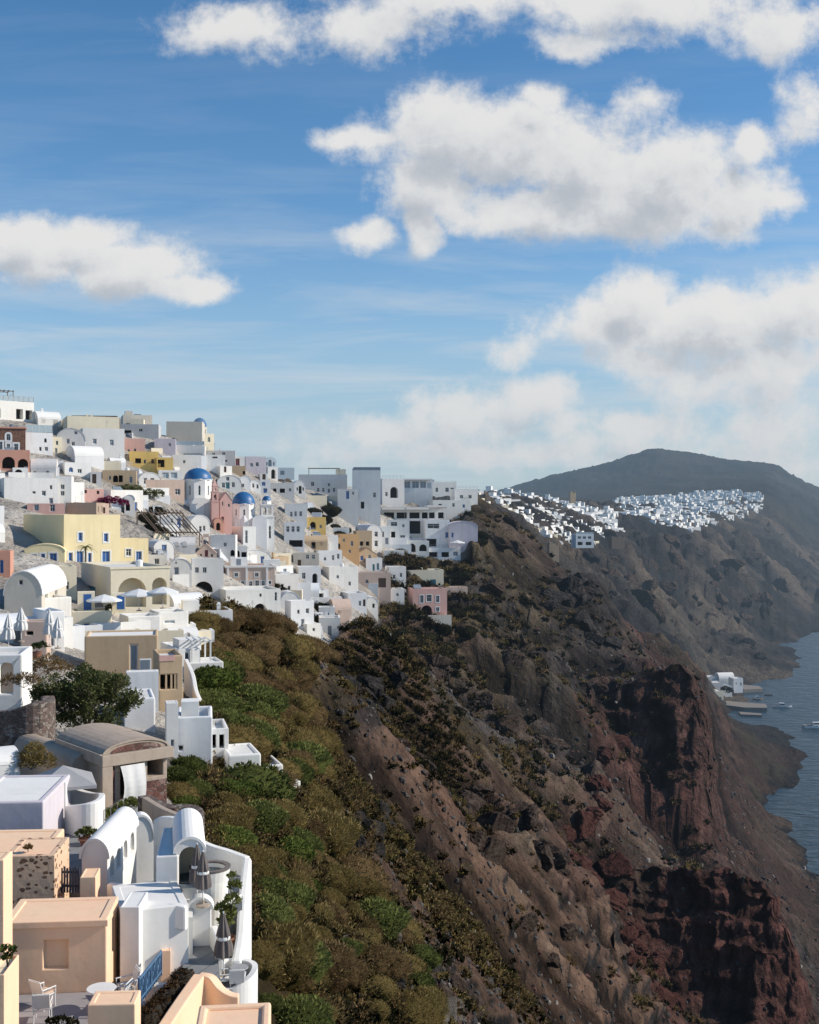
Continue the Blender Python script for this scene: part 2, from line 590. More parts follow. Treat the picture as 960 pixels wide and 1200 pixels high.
    X = X + (beds * 2.0 + bl * 2.4) * st0 * sc_
    sy = -(Z / YY) * F + 600
    PXo = PX
    # --- colour of the ground
    def C(*c):
        return np.array(c)
    soil = C(0.070, 0.048, 0.036)  # slope tones darkened, cloud shadow put into the colour
    tan = C(0.125, 0.092, 0.070)
    grey = C(0.050, 0.043, 0.040)
    crg = C(0.020, 0.018, 0.018)
    red = C(0.066, 0.031, 0.025)
    rust = C(0.078, 0.041, 0.032)
    olive = C(0.080, 0.060, 0.025)
    stone = C(0.60, 0.56, 0.50)
    n1 = fbm(X / 16.0, YY / 16.0, 5, 81)
    n2 = fbm(X / 5.0, YY / 5.0, 5, 91)
    n3 = fbm(X / 45.0, YY / 45.0, 4, 101)
    col = np.zeros(PX.shape + (3,)) + soil

    def lay(c, m):
        nonlocal col
        m = np.clip(m, 0, 1)[..., None]
        col = col * (1 - m) + c * m
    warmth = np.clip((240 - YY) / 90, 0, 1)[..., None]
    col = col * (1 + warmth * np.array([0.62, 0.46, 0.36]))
    lay(tan * 1.25, n1 * 1.6 + n2 * 0.6 - 0.05)
    lay(grey, n3 * 2.0 - 0.1)
    # steepness
    gx = np.gradient(Z, axis=1) / np.maximum(np.gradient(X, axis=1), 1e-3)
    gyy = np.gradient(Z, axis=0) / np.maximum(np.gradient(YY, axis=0), 1e-3)
    steep = np.sqrt(gx ** 2 + gyy ** 2)
    lay(crg, (steep - 1.5) * 0.7 * (0.5 + rocky))

    def blob(cx, cy, rx, ry, soft=0.5):
        q = ((PX - cx) / rx) ** 2 + ((sy - cy) / ry) ** 2
        return np.clip((1.15 + 0.7 * n2 + 0.5 * n1 - q) / soft, 0, 1)
    seg = lambda a, b: ((YY > a) & (YY < b)).astype(float)
    lay(red, blob(782, 890, 105, 125) * seg(262, 335) * 0.95)
    lay(rust * 0.8, blob(760, 830, 90, 60) * seg(265, 335) * 0.7)
    lay(red * 1.35, blob(850, 1110, 130, 115) * seg(188, 230))
    lay(red * 0.8, blob(685, 965, 45, 45) * seg(170, 260) * 0.45)
    lay(red * 0.7, blob(560, 930, 60, 40) * seg(120, 240) * 0.35)
    lay(red * 0.8, blob(690, 1020, 55, 35) * seg(160, 230) * 0.4)
    face = np.clip((steep - 2.0) * 0.8, 0, 1)  # steep red faces lightened in the colour to offset their own shadow
    lay(C(0.098, 0.053, 0.044), face * blob(775, 890, 115, 130) * seg(262, 335))
    lay(C(0.110, 0.048, 0.039), face * blob(850, 1110, 140, 120) * seg(188, 230))
    lay(rust * 0.75, blob(770, 750, 80, 70) * seg(385, 560) * 0.95)
    lay(rust * 0.6, blob(880, 880, 90, 90) * seg(300, 560) * 0.75)
    lay(rust * 0.7, blob(900, 1020, 80, 70) * seg(230, 340) * 0.6)
    lay(crg * 1.3, blob(690, 705, 45, 50) * seg(290, 400) * 0.85)
    lay(crg, blob(425, 815, 50, 55) * seg(100, 220) * 0.9)
    lay(crg, blob(425, 955, 38, 50) * seg(60, 130) * 0.9)
    lay(crg * 1.2, blob(800, 715, 60, 40) * seg(600, 1200) * 0.7)
    lay(tan * 0.9, blob(590, 620, 40, 45) * seg(300, 420) * 0.6)
    # scrub cover
    veg = np.clip(n1 * 1.8 + n3 * 1.2 + 0.15 - np.clip(steep - 1.2, 0, 2), 0, 1)
    near_edge = np.interp(sy, [740, 800, 880, 930, 1000, 1100, 1200], [385, 375, 372, 380, 405, 490, 505])
    nearveg = np.clip((near_edge - PX) / 40 + n2, 0, 1) * (YY < 200) * wild
    lay(olive * 0.45, nearveg * 0.9)  # ground darkened between bushes, shade of the gaps put into the colour
    lay(olive * 0.85, veg * wild * (YY < 420) * np.clip((760 - PX) / 200, 0, 1) * 0.65)
    lay(C(0.05, 0.052, 0.03), veg * wild * (YY > 420) * 0.5)
    lay(C(0.026, 0.028, 0.022), mount * 0.85)
    lay(C(0.060, 0.055, 0.042), mount * np.clip(fbm(X / 130.0, YY / 160.0, 5, 301) * 2.6 - 0.2, 0, 0.8))
    lay(C(0.012, 0.014, 0.012), mount * np.clip(fbm(X / 60.0, YY / 200.0, 5, 311) * 3.0 - 0.3, 0, 0.8))
    lay(crg * 0.9, (1 - np.clip((Z - SEA) / 2.2 - n2 * 2, 0, 1)) * (YY > 250))
    lay(stone, vil * np.clip(0.75 + n2 * 0.5, 0, 1))
    def blur(a, k):
        for ax in (0, 1):
            c = np.cumsum(np.pad(a, [(k + 1, k) if i == ax else (0, 0) for i in (0, 1)], mode='edge'), axis=ax)
            n_ = a.shape[ax]
            a = (np.take(c, range(2 * k + 1, 2 * k + 1 + n_), axis=ax) - np.take(c, range(0, n_), axis=ax)) / (2 * k + 1)
        return a
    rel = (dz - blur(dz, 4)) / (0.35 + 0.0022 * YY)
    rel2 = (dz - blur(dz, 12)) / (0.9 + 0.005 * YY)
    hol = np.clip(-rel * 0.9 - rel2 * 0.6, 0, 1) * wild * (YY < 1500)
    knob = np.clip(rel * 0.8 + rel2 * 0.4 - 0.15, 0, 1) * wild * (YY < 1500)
    col = col * (1 - 0.72 * hol)[..., None]  # hollows darkened in the colour, standing in for crevice shade
    col = col * (1 + 0.85 * knob)[..., None]  # bumps lightened in the colour as if catching light
    # paler streaks of the far cliffs
    lay(C(0.040, 0.036, 0.034), ((YY > 520) & (YY < 1700)) * 0.8)
    nf = fbm(X / 60.0, YY / 45.0, 6, 151)
    lay(C(0.150, 0.115, 0.085), np.clip(nf * 2.8 - 0.05, 0, 1) * ((YY > 520) & (YY < 1700)) * 0.75)
    lay(C(0.018, 0.018, 0.02), np.clip(-nf * 3.2 - 0.15, 0, 1) * ((YY > 520) & (YY < 1700)) * 0.8)
    fmask = np.clip((YY - 640) / 60, 0, 1) * np.clip((1500 - YY) / 200, 0, 1)
    n, mcols = PX.shape
    co = np.empty((n * mcols, 3))
    co[:, 0], co[:, 1], co[:, 2] = X.ravel(), YY.ravel(), Z.ravel()
    idx = np.arange(n * mcols).reshape(n, mcols)
    q = np.stack([idx[:-1, :-1], idx[:-1, 1:], idx[1:, 1:], idx[1:, :-1]], -1).reshape(-1, 4)
    me = bpy.data.meshes.new('hillside')
    me.vertices.add(len(co))
    me.vertices.foreach_set('co', co.ravel())
    me.loops.add(q.size)
    me.loops.foreach_set('vertex_index', q.ravel())
    me.polygons.add(len(q))
    me.polygons.foreach_set('loop_start', np.arange(0, q.size, 4))
    me.polygons.foreach_set('loop_total', np.full(len(q), 4))
    me.polygons.foreach_set('use_smooth', np.ones(len(q), bool))
    me.update(calc_edges=True)
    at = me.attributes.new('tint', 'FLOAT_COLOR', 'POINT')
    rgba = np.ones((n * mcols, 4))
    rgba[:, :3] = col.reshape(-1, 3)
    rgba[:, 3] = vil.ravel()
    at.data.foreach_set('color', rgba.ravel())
    o = bpy.data.objects.new('hillside', me)
    link(o)
    tag(o, kind='structure')
    me.materials.append(ground_mat())
    return o, dict(X=X, Y=YY, R=YY0, Z=Z, px=PX, sy=sy, steep=steep, vil=vil, col=col, vis=np.vstack([sy[:1] * 0 + 9e9, np.minimum.accumulate(sy, axis=0)[:-1]]), n24=fbm(X / 24, YY / 24, 4, 7), n15=fbm(X / 15, YY / 15, 4, 77), cols=cols, rows=rows)


def ground_mat():
    m, nt = nt_new('volcanic_ground')
    at = nt.nodes.new('ShaderNodeAttribute')
    at.attribute_name = 'tint'
    p = pos_n(nt)
    n1 = noise_n(nt, p, 0.22, 8, 0.62)
    n2 = noise_n(nt, p, 1.3, 6, 0.65)
    vo = nd(nt, 'ShaderNodeTexVoronoi', Scale=0.55)
    wn = nd(nt, 'ShaderNodeTexNoise', Scale=0.6, Detail=4)
    nt.links.new(p, wn.inputs['Vector'])
    ad = nt.nodes.new('ShaderNodeVectorMath')
    ad.operation = 'MULTIPLY_ADD'
    nt.links.new(wn.outputs['Color'], ad.inputs[0])
    ad.inputs[1].default_value = (1.6, 1.6, 1.6)
    nt.links.new(p, ad.inputs[2])
    nt.links.new(ad.outputs[0], vo.inputs['Vector'])
    # layers of lava in the cliffs
    st = noise_n(nt, scaled(nt, p, (0.05, 0.05, 0.42)), 1.0, 6, 0.7)
    val = math_n(nt, 'MULTIPLY_ADD', n1, 1.5, 0.12)
    val = math_n(nt, 'MULTIPLY', val, math_n(nt, 'MULTIPLY_ADD', n2, 1.1, 0.42))
    val = math_n(nt, 'MULTIPLY', val, math_n(nt, 'MULTIPLY_ADD', st, 0.9, 0.52))
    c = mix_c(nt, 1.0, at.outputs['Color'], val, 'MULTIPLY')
    # pale stones and dry tufts
    sp = ramp(nt, noise_n(nt, p, 0.9, 7, 0.75), [(0.60, (0, 0, 0)), (0.70, (1, 1, 1))])
    c2 = mix_c(nt, math_n(nt, 'MULTIPLY', sp, 0.42), c, (0.20, 0.16, 0.125))
    dk = ramp(nt, noise_n(nt, p, 0.33, 6, 0.7), [(0.32, (1, 1, 1)), (0.45, (0, 0, 0))])
    c2 = mix_c(nt, math_n(nt, 'MULTIPLY', dk, 0.55), c2, (0.022, 0.019, 0.018))
    vil = at.outputs['Alpha']
    c = mix_c(nt, vil, c2, at.outputs['Color'])
    b = nd(nt, 'ShaderNodeBsdfPrincipled', Roughness=0.95)
    b.inputs['Specular IOR Level'].default_value = 0.1
    nt.links.new(c, b.inputs['Base Color'])
    h = math_n(nt, 'ADD', math_n(nt, 'MULTIPLY', n1, 2.4), math_n(nt, 'MULTIPLY', n2, 0.7))
    h = math_n(nt, 'ADD', h, math_n(nt, 'MULTIPLY', vo.outputs['Distance'], 0.55))
    h = math_n(nt, 'ADD', h, math_n(nt, 'MULTIPLY', st, 1.0))
    nt.links.new(bump_n(nt, h, 0.9, 1.6), b.inputs['Normal'])
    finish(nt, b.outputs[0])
    return m


# ------------------------------------------------------------------ sea
def build_sea():
    m, nt = nt_new('sea_water')
    p = pos_n(nt)
    w1 = noise_n(nt, scaled(nt, p, (0.10, 0.22, 0.1)), 1.0, 5, 0.6, 0.6)
    w2 = noise_n(nt, scaled(nt, p, (0.02, 0.012, 0.02)), 1.0, 4, 0.6)
    c = ramp(nt, w1, [(0.30, (0.010, 0.024, 0.036)), (0.55, (0.020, 0.046, 0.064)), (0.72, (0.055, 0.088, 0.108)), (0.82, (0.17, 0.21, 0.235))])
    c = mix_c(nt, ramp(nt, w2, [(0.35, (0, 0, 0)), (0.7, (0.55, 0.55, 0.55))]), c, (0.016, 0.040, 0.060))
    b = nd(nt, 'ShaderNodeBsdfPrincipled', Roughness=0.28, IOR=1.33)
    nt.links.new(c, b.inputs['Base Color'])
    nt.links.new(bump_n(nt, w1, 1.0, 2.4), b.inputs['Normal'])
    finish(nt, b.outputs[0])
    mb = MB()
    xs = [-3000, 0, 100, 200, 400, 800, 1600, 4000, 9000]
    ys = [5, 200, 350, 500, 700, 1000, 1500, 2500, 5000, 9000]
    for i in range(len(xs) - 1):
        for j in range(len(ys) - 1):
            mb.poly([(xs[i], ys[j], SEA), (xs[i + 1], ys[j], SEA), (xs[i + 1], ys[j + 1], SEA), (xs[i], ys[j + 1], SEA)])
    tag(mb.build('sea_water', m), kind='structure')


# ------------------------------------------------------------------ sky, sun, camera
SUN_AZ = math.atan2(1.0, 0.03)      # compass angle from +Y towards +X
SUN_EL = rad(31)


def build_light():
    w = bpy.data.worlds.new('World')
    SC.world = w
    w.use_nodes = True
    nt = w.node_tree
    nt.nodes.clear()
    sky = nt.nodes.new('ShaderNodeTexSky')
    sky.sky_type = 'NISHITA'
    sky.sun_disc = False
    sky.sun_elevation = SUN_EL
    sky.sun_rotation = SUN_AZ
    sky.altitude = 100
    sky.air_density = 1.0
    sky.dust_density = 0.15
    sky.ozone_density = 1.6
    STR = 0.14
    # direction -> tangent coordinates of the northern half of the sky
    tc = nt.nodes.new('ShaderNodeTexCoord')
    sx = nt.nodes.new('ShaderNodeSeparateXYZ')
    nt.links.new(tc.outputs['Generated'], sx.inputs[0])
    yy = math_n(nt, 'MAXIMUM', sx.outputs[1], 0.06)
    U = math_n(nt, 'DIVIDE', sx.outputs[0], yy)
    V = math_n(nt, 'DIVIDE', sx.outputs[2], yy)
    # sky colour: deepen the blue aloft, paler at the rim
    hs = nd(nt, 'ShaderNodeHueSaturation', Saturation=1.06, Value=SKY_VAL)
    nt.links.new(sky.outputs[0], hs.inputs['Color'])
    tint = ramp(nt, sx.outputs[2], [(0.0, (0.80, 0.88, 1.02)), (0.14, (0.80, 0.98, 1.10)), (0.45, (0.50, 0.86, 1.05))])
    skyc = mix_c(nt, 1.0, hs.outputs[0], tint, 'MULTIPLY')
    rim = nd(nt, 'ShaderNodeMapRange', _interpolation_type='SMOOTHSTEP')
    nt.links.new(sx.outputs[2], rim.inputs[0])
    rim.inputs[1].default_value = 0.26
    rim.inputs[2].default_value = 0.0
    skyc = mix_c(nt, math_n(nt, 'MULTIPLY', rim.outputs[0], 0.75), skyc, tuple(v / STR for v in (0.37, 0.495, 0.61)))

    blobs = []

    def B(px, py, rx, ry, k=1.0):
        blobs.append(((px - 480) / F, (600 - py) / F, rx / F, ry / F, k))
    # big cloud
    B(515, 155, 120, 55); B(600, 165, 120, 70); B(690, 180, 100, 62); B(780, 215, 110, 66); B(855, 240, 75, 52)
    B(680, 245, 230, 38); B(505, 215, 70, 62); B(492, 272, 30, 34); B(440, 150, 80, 22, .8); B(425, 282, 44, 20, .8)
    B(872, 175, 30, 34, .8); B(640, 112, 40, 22, .8); B(905, 245, 40, 26, .7)
    # left cloud
    B(55, 295, 120, 50); B(155, 312, 95, 46); B(222, 338, 60, 24); B(30, 268, 60, 30); B(105, 268, 60, 24, .9)
    # right cloud
    B(745, 345, 70, 44); B(700, 378, 85, 42); B(825, 385, 130, 54); B(925, 365, 95, 56); B(870, 440, 160, 46, .62); B(760, 420, 90, 26, .7)
    # small puffs
    B(602, 408, 26, 28, .50); B(757, 120, 26, 28, .42)
    # upper band
    B(290, 26, 110, 34, .62); B(420, 36, 120, 34, .62); B(560, 4, 190, 34, .7); B(740, 0, 200, 40, .7); B(890, 24, 110, 40, .66); B(950, 128, 48, 46, .55); B(690, 46, 110, 20, .5)
    # low bank
    B(450, 505, 90, 26, .6); B(560, 485, 100, 38, .75); B(628, 468, 60, 26, .75); B(740, 502, 110, 26, .7); B(600, 525, 250, 26, .5); B(880, 500, 150, 40, .55)
    B(820, 545, 220, 30, .5); B(1050, 430, 120, 90); B(-60, 300, 90, 50); B(1080, 150, 90, 60, .6); B(1040, 30, 100, 50, .6)
    # node group giving the cloud thickness at a tangent point
    g = bpy.data.node_groups.new('cloud_field', 'ShaderNodeTree')
    g.interface.new_socket('UV', in_out='INPUT', socket_type='NodeSocketVector')
    g.interface.new_socket('Density', in_out='OUTPUT', socket_type='NodeSocketFloat')
    gi, go = g.nodes.new('NodeGroupInput'), g.nodes.new('NodeGroupOutput')
    wn = nd(g, 'ShaderNodeTexNoise', Scale=9.0, Detail=3, Roughness=0.55)
    g.links.new(gi.outputs[0], wn.inputs['Vector'])
    ma = g.nodes.new('ShaderNodeVectorMath')
    ma.operation = 'MULTIPLY_ADD'
    g.links.new(wn.outputs['Color'], ma.inputs[0])
    ma.inputs[1].default_value = (0.075, 0.055, 0)
    sb = g.nodes.new('ShaderNodeVectorMath')
    sb.operation = 'ADD'
    sb.inputs[1].default_value = (-0.0375, -0.0275, 0)
    g.links.new(gi.outputs[0], sb.inputs[0])
    g.links.new(sb.outputs[0], ma.inputs[2])
    acc = None
    for (cu, cv, ru, rv, k) in blobs:
        a = g.nodes.new('ShaderNodeVectorMath')
        a.operation = 'MULTIPLY_ADD'
        g.links.new(ma.outputs[0], a.inputs[0])
        a.inputs[1].default_value = (1 / ru, 1 / rv, 0)
        a.inputs[2].default_value = (-cu / ru, -cv / rv, 0)
        d = g.nodes.new('ShaderNodeVectorMath')
        d.operation = 'LENGTH'
        g.links.new(a.outputs[0], d.inputs[0])
        f = math_n(g, 'MULTIPLY_ADD', d.outputs['Value'], -k, k)
        acc = f if acc is None else math_n(g, 'SMOOTH_MAX', acc, f, 0.22)
    nz = nd(g, 'ShaderNodeTexNoise', Scale=17.0, Detail=12, Roughness=0.64, Lacunarity=2.1)
    g.links.new(gi.outputs[0], nz.inputs['Vector'])
    nf = math_n(g, 'MULTIPLY_ADD', nz.outputs['Fac'], 1.75, -0.90)
    n2 = nd(g, 'ShaderNodeTexNoise', Scale=62.0, Detail=7, Roughness=0.62, Distortion=0.3)
    g.links.new(gi.outputs[0], n2.inputs['Vector'])
    nf = math_n(g, 'ADD', nf, math_n(g, 'MULTIPLY_ADD', n2.outputs['Fac'], 0.22, -0.11))
    dn = math_n(g, 'ADD', acc, nf)
    g.links.new(dn, go.inputs[0])

    def field(off):
        cb = nt.nodes.new('ShaderNodeCombineXYZ')
        nt.links.new(math_n(nt, 'ADD', U, off[0]), cb.inputs[0])
        nt.links.new(math_n(nt, 'ADD', V, off[1]), cb.inputs[1])
        gr = nt.nodes.new('ShaderNodeGroup')
        gr.node_tree = g
        nt.links.new(cb.outputs[0], gr.inputs[0])
        return gr.outputs[0], cb.outputs[0]
    d0, uv = field((0, 0))
    d1, _ = field((0.012, 0.026))
    cover = nd(nt, 'ShaderNodeMapRange', _interpolation_type='SMOOTHSTEP')
    nt.links.new(d0, cover.inputs[0])
    cover.inputs[1].default_value = -0.16
    cover.inputs[2].default_value = 0.46
    thick = nd(nt, 'ShaderNodeMapRange', _interpolation_type='SMOOTHSTEP')
    nt.links.new(d1, thick.inputs[0])
    thick.inputs[1].default_value = -0.05
    thick.inputs[2].default_value = 1.05
    # lit crowns, grey bellies painted in: tone darkens with thickness sampled towards the sun
    S = 1.0 / STR
    lit = tuple(v * S for v in (0.79, 0.785, 0.775))
    mid = tuple(v * S for v in (0.66, 0.675, 0.695))
    low = tuple(v * S for v in (0.46, 0.495, 0.545))
    cc = ramp(nt, thick.outputs[0], [(0.0, (0, 0, 0)), (1.0, (1, 1, 1))])
    cl = mix_c(nt, math_n(nt, 'MULTIPLY', thick.outputs[0], 1.7, clamp=True), lit, mid)
    cl = mix_c(nt, math_n(nt, 'MULTIPLY_ADD', thick.outputs[0], 1.9, -1.0, clamp=True), cl, low)
    # far clouds melt into the haze
    hz = math_n(nt, 'MULTIPLY_ADD', V, -4.2, 0.72, clamp=True)
    cl = mix_c(nt, math_n(nt, 'MULTIPLY', hz, 0.75), cl, tuple(v * S for v in (0.47, 0.53, 0.59)))
    # high streaks of cirrus
    ct = nt.nodes.new('ShaderNodeMapping')
    ct.inputs['Rotation'].default_value = (0, 0, rad(-12))
    ct.inputs['Scale'].default_value = (1.3, 11.0, 1)
    nt.links.new(uv, ct.inputs[0])
    ci = noise_n(nt, ct.outputs[0], 2.2, 7, 0.6, 0.4)
    ci = ramp(nt, ci, [(0.44, (0, 0, 0)), (0.72, (1, 1, 1))])
    band = nd(nt, 'ShaderNodeMapRange', _interpolation_type='SMOOTHSTEP')
    nt.links.new(V, band.inputs[0])
    band.inputs[1].default_value = 0.36
    band.inputs[2].default_value = 0.08
    ci = math_n(nt, 'MULTIPLY', ci, math_n(nt, 'MULTIPLY_ADD', band.outputs[0], 0.78, 0.10))
    c = mix_c(nt, ci, skyc, tuple(v * S for v in (0.60, 0.66, 0.72)))
    front = math_n(nt, 'GREATER_THAN', sx.outputs[1], 0.06)
    up = math_n(nt, 'GREATER_THAN', sx.outputs[2], -0.02)
    cov = math_n(nt, 'MULTIPLY', cover.outputs[0], math_n(nt, 'MULTIPLY', front, up))
    c = mix_c(nt, math_n(nt, 'MULTIPLY', cov, 0.97), c, cl)
    bg = nd(nt, 'ShaderNodeBackground', Strength=STR)
    nt.links.new(c, bg.inputs[0])
    out = nt.nodes.new('ShaderNodeOutputWorld')
    nt.links.new(bg.outputs[0], out.inputs[0])
    w.cycles.sampling_method = 'MANUAL'
    w.cycles.sample_map_resolution = 512

    sd = bpy.data.lights.new('sun', 'SUN')
    sd.energy = SUN_E
    sd.angle = rad(0.5)
    sd.color = (1.0, 0.91, 0.79)
    so = bpy.data.objects.new('sun', sd)
    link(so)
    d = Vector((math.sin(SUN_AZ) * math.cos(SUN_EL), math.cos(SUN_AZ) * math.cos(SUN_EL), math.sin(SUN_EL)))
    so.rotation_euler = d.to_track_quat('Z', 'Y').to_euler()
    so.location = (60, 40, 60)

    cd = bpy.data.cameras.new('camera')
    cd.sensor_fit = 'VERTICAL'
    cd.sensor_height = 24
    cd.lens = 24 * F / 1200
    cd.clip_start = 0.3
    cd.clip_end = 20000
    co = bpy.data.objects.new('camera', cd)
    link(co)
    co.location = (0, 0, 0)
    co.rotation_euler = (rad(90), 0, 0)
    SC.camera = co
    SC.view_settings.view_transform = 'Standard'
    SC.view_settings.look = 'None'
    SC.view_settings.exposure = 0
    SC.cycles.use_denoising = True
    SC.cycles.max_bounces = 6
    SC.cycles.diffuse_bounces = 3
    SC.cycles.transparent_max_bounces = 6
    SC.cycles.caustics_reflective = False
    SC.cycles.caustics_refractive = False


SKY_VAL = 0.90
SUN_E = 5.0
# ------------------------------------------------------------------ palette
PAL = {
    'w': (0.77, 0.755, 0.72), 'bw': (0.70, 0.71, 0.72), 'c': (0.74, 0.66, 0.50), 'y': (0.78, 0.66, 0.40), 'oy': (0.66, 0.46, 0.16),
    'p': (0.62, 0.38, 0.33), 's': (0.58, 0.30, 0.22), 't': (0.50, 0.37, 0.24), 'o': (0.52, 0.33, 0.17), 'be': (0.58, 0.53, 0.45),
    'br': (0.38, 0.29, 0.22), 'g': (0.46, 0.46, 0.46), 'lg': (0.60, 0.58, 0.56), 'l': (0.60, 0.55, 0.58), 'pt': (0.58, 0.44, 0.36),
    'pe': (0.92, 0.59, 0.395), 'dk': (0.20, 0.18, 0.16), 'ct': (0.70, 0.68, 0.64),
}
CNAME = {'w': 'white', 'bw': 'white', 'c': 'cream', 'y': 'pale yellow', 'oy': 'ochre yellow', 'p': 'pink', 's': 'salmon', 't': 'tan', 'o': 'ochre',
         'be': 'beige', 'br': 'brown', 'g': 'grey', 'lg': 'pale grey', 'l': 'lilac white', 'pt': 'sandy pink', 'pe': 'peach', 'dk': 'dark stone'}


WHITES = [(0.77, 0.755, 0.72), (0.73, 0.72, 0.69), (0.79, 0.76, 0.70), (0.75, 0.745, 0.735), (0.70, 0.68, 0.645)]


def wallmat(c, var=False):
    if var and c in ('w', 'bw'):
        return plaster(WHITES[RNG.randrange(5)], RNG.choice((0.4, 0.7, 1.0)))
    if c == 'brick':
        return stone_mat('brown_masonry', [(0.20, 0.09, 0.06), (0.26, 0.13, 0.085), (0.15, 0.07, 0.05), (0.23, 0.11, 0.075)], 2.2,
                         (0.30, 0.22, 0.17), 0.05, 0.6, (1, 1, 2))
    if c == 'dk':
        return M['rubble']
    return plaster(PAL[c], {'w': 0.5, 'bw': 0.75, 'c': 0.6, 'y': 0.6, 'pe': 0.6}.get(c, 0.9))


M['rubble'] = stone_mat('rubble_stone', [(0.16, 0.11, 0.09), (0.28, 0.23, 0.19), (0.10, 0.075, 0.065), (0.21, 0.14, 0.12), (0.33, 0.29, 0.26)], 4.2)
M['glass'] = glass_dark()
M['bluepaint'] = paint((0.035, 0.13, 0.38), 0.45, name='blue_paint')
M['tealpaint'] = paint((0.05, 0.24, 0.27), 0.5, name='teal_paint')
M['greypaint'] = paint((0.24, 0.28, 0.32), 0.5, name='grey_blue_paint')
M['whitepaint'] = paint((0.78, 0.78, 0.76), 0.5, name='white_paint', var=0.1)
M['redpaint'] = paint((0.16, 0.02, 0.03), 0.5, name='dark_red_paint')
M['brownpaint'] = paint((0.13, 0.075, 0.05), 0.6, name='brown_wood')
M['darkin'] = paint((0.028, 0.026, 0.026), 0.9, name='dark_interior')  # near-black panels closing openings, painted for the shade inside
M['metal'] = paint((0.30, 0.31, 0.32), 0.35, 0.8, name='grey_metal')
M['roofdeck'] = plaster((0.66, 0.65, 0.62), 0.9, key='roof_deck')
M['domeblue'] = paint((0.020, 0.125, 0.31), 0.45, name='dome_blue', var=0.2, scale=1.2)
M['glassblue'] = paint((0.42, 0.50, 0.53), 0.15, name='balustrade_glass', var=0.15)
M['wood'] = paint((0.20, 0.14, 0.10), 0.85, name='weathered_wood', var=0.45)
M['awning'] = paint((0.42, 0.40, 0.37), 0.9, name='awning_cloth', var=0.15)
M['alcove'] = plaster((0.62, 0.55, 0.42), 0.5, key='alcove_plaster')
M['concrete'] = plaster((0.40, 0.325, 0.26), 1.5, key='raw_concrete', bump=0.6)

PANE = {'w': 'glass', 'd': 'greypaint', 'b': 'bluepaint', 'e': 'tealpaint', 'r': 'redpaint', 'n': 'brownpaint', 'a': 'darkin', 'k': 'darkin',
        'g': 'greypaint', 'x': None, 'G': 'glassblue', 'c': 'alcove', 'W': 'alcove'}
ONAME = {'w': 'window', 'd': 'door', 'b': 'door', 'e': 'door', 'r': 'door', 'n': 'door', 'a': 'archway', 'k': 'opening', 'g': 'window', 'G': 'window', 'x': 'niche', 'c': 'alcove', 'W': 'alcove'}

HOUSES = []           # records for labels / cover


def arch_pts(u0, u1, v0, v1, n=10, rise=None):
    r = (u1 - u0) / 2
    rise = min(r if rise is None else rise, (v1 - v0) * 0.95)
    c = (u0 + u1) / 2
    pts = [(u0, v0), (u1, v0)]
    for i in range(n + 1):
        t = math.pi * i / n
        pts.append((c + r * math.cos(t), v1 - rise + rise * math.sin(t)))
    return pts


def inset(pts, d):
    """shrink a convex outline by d"""
    n = len(pts)
    area = sum(pts[i][0] * pts[(i + 1) % n][1] - pts[(i + 1) % n][0] * pts[i][1] for i in range(n))
    s = 1 if area > 0 else -1
    out = []
    for i in range(n):
        p0, p1, p2 = Vector(pts[i - 1]), Vector(pts[i]), Vector(pts[(i + 1) % n])
        e1, e2 = (p1 - p0), (p2 - p1)
        if e1.length < 1e-6 or e2.length < 1e-6:
            out.append(tuple(p1))
            continue
        e1.normalize()
        e2.normalize()
        n1, n2 = Vector((-e1.y, e1.x)) * s, Vector((-e2.y, e2.x)) * s
        b = n1 + n2
        if b.length < 1e-4:
            b = n1
        b.normalize()
        k = d / max(0.35, b.dot(n1))
        out.append(tuple(p1 + b * k))
    return out


def face(mb, mp, outline, holes, rd=0.2, mi=0):
    """plane wall with openings and their reveals; mp(u, v, d) -> point, d runs inwards"""
    loops = [outline] + holes
    tri = tessellate_polygon([[Vector((u, v, 0)) for u, v in lp] for lp in loops])
    flat = [mp(u, v, 0) for lp in loops for u, v in lp]
    mb.mesh(flat, tri, mi)
    for h in holes:
        n = len(h)
        for i in range(n):
            a, b = h[i], h[(i + 1) % n]
            mb.poly([mp(*a, 0), mp(*b, 0), mp(*b, rd), mp(*a, rd)], mi)


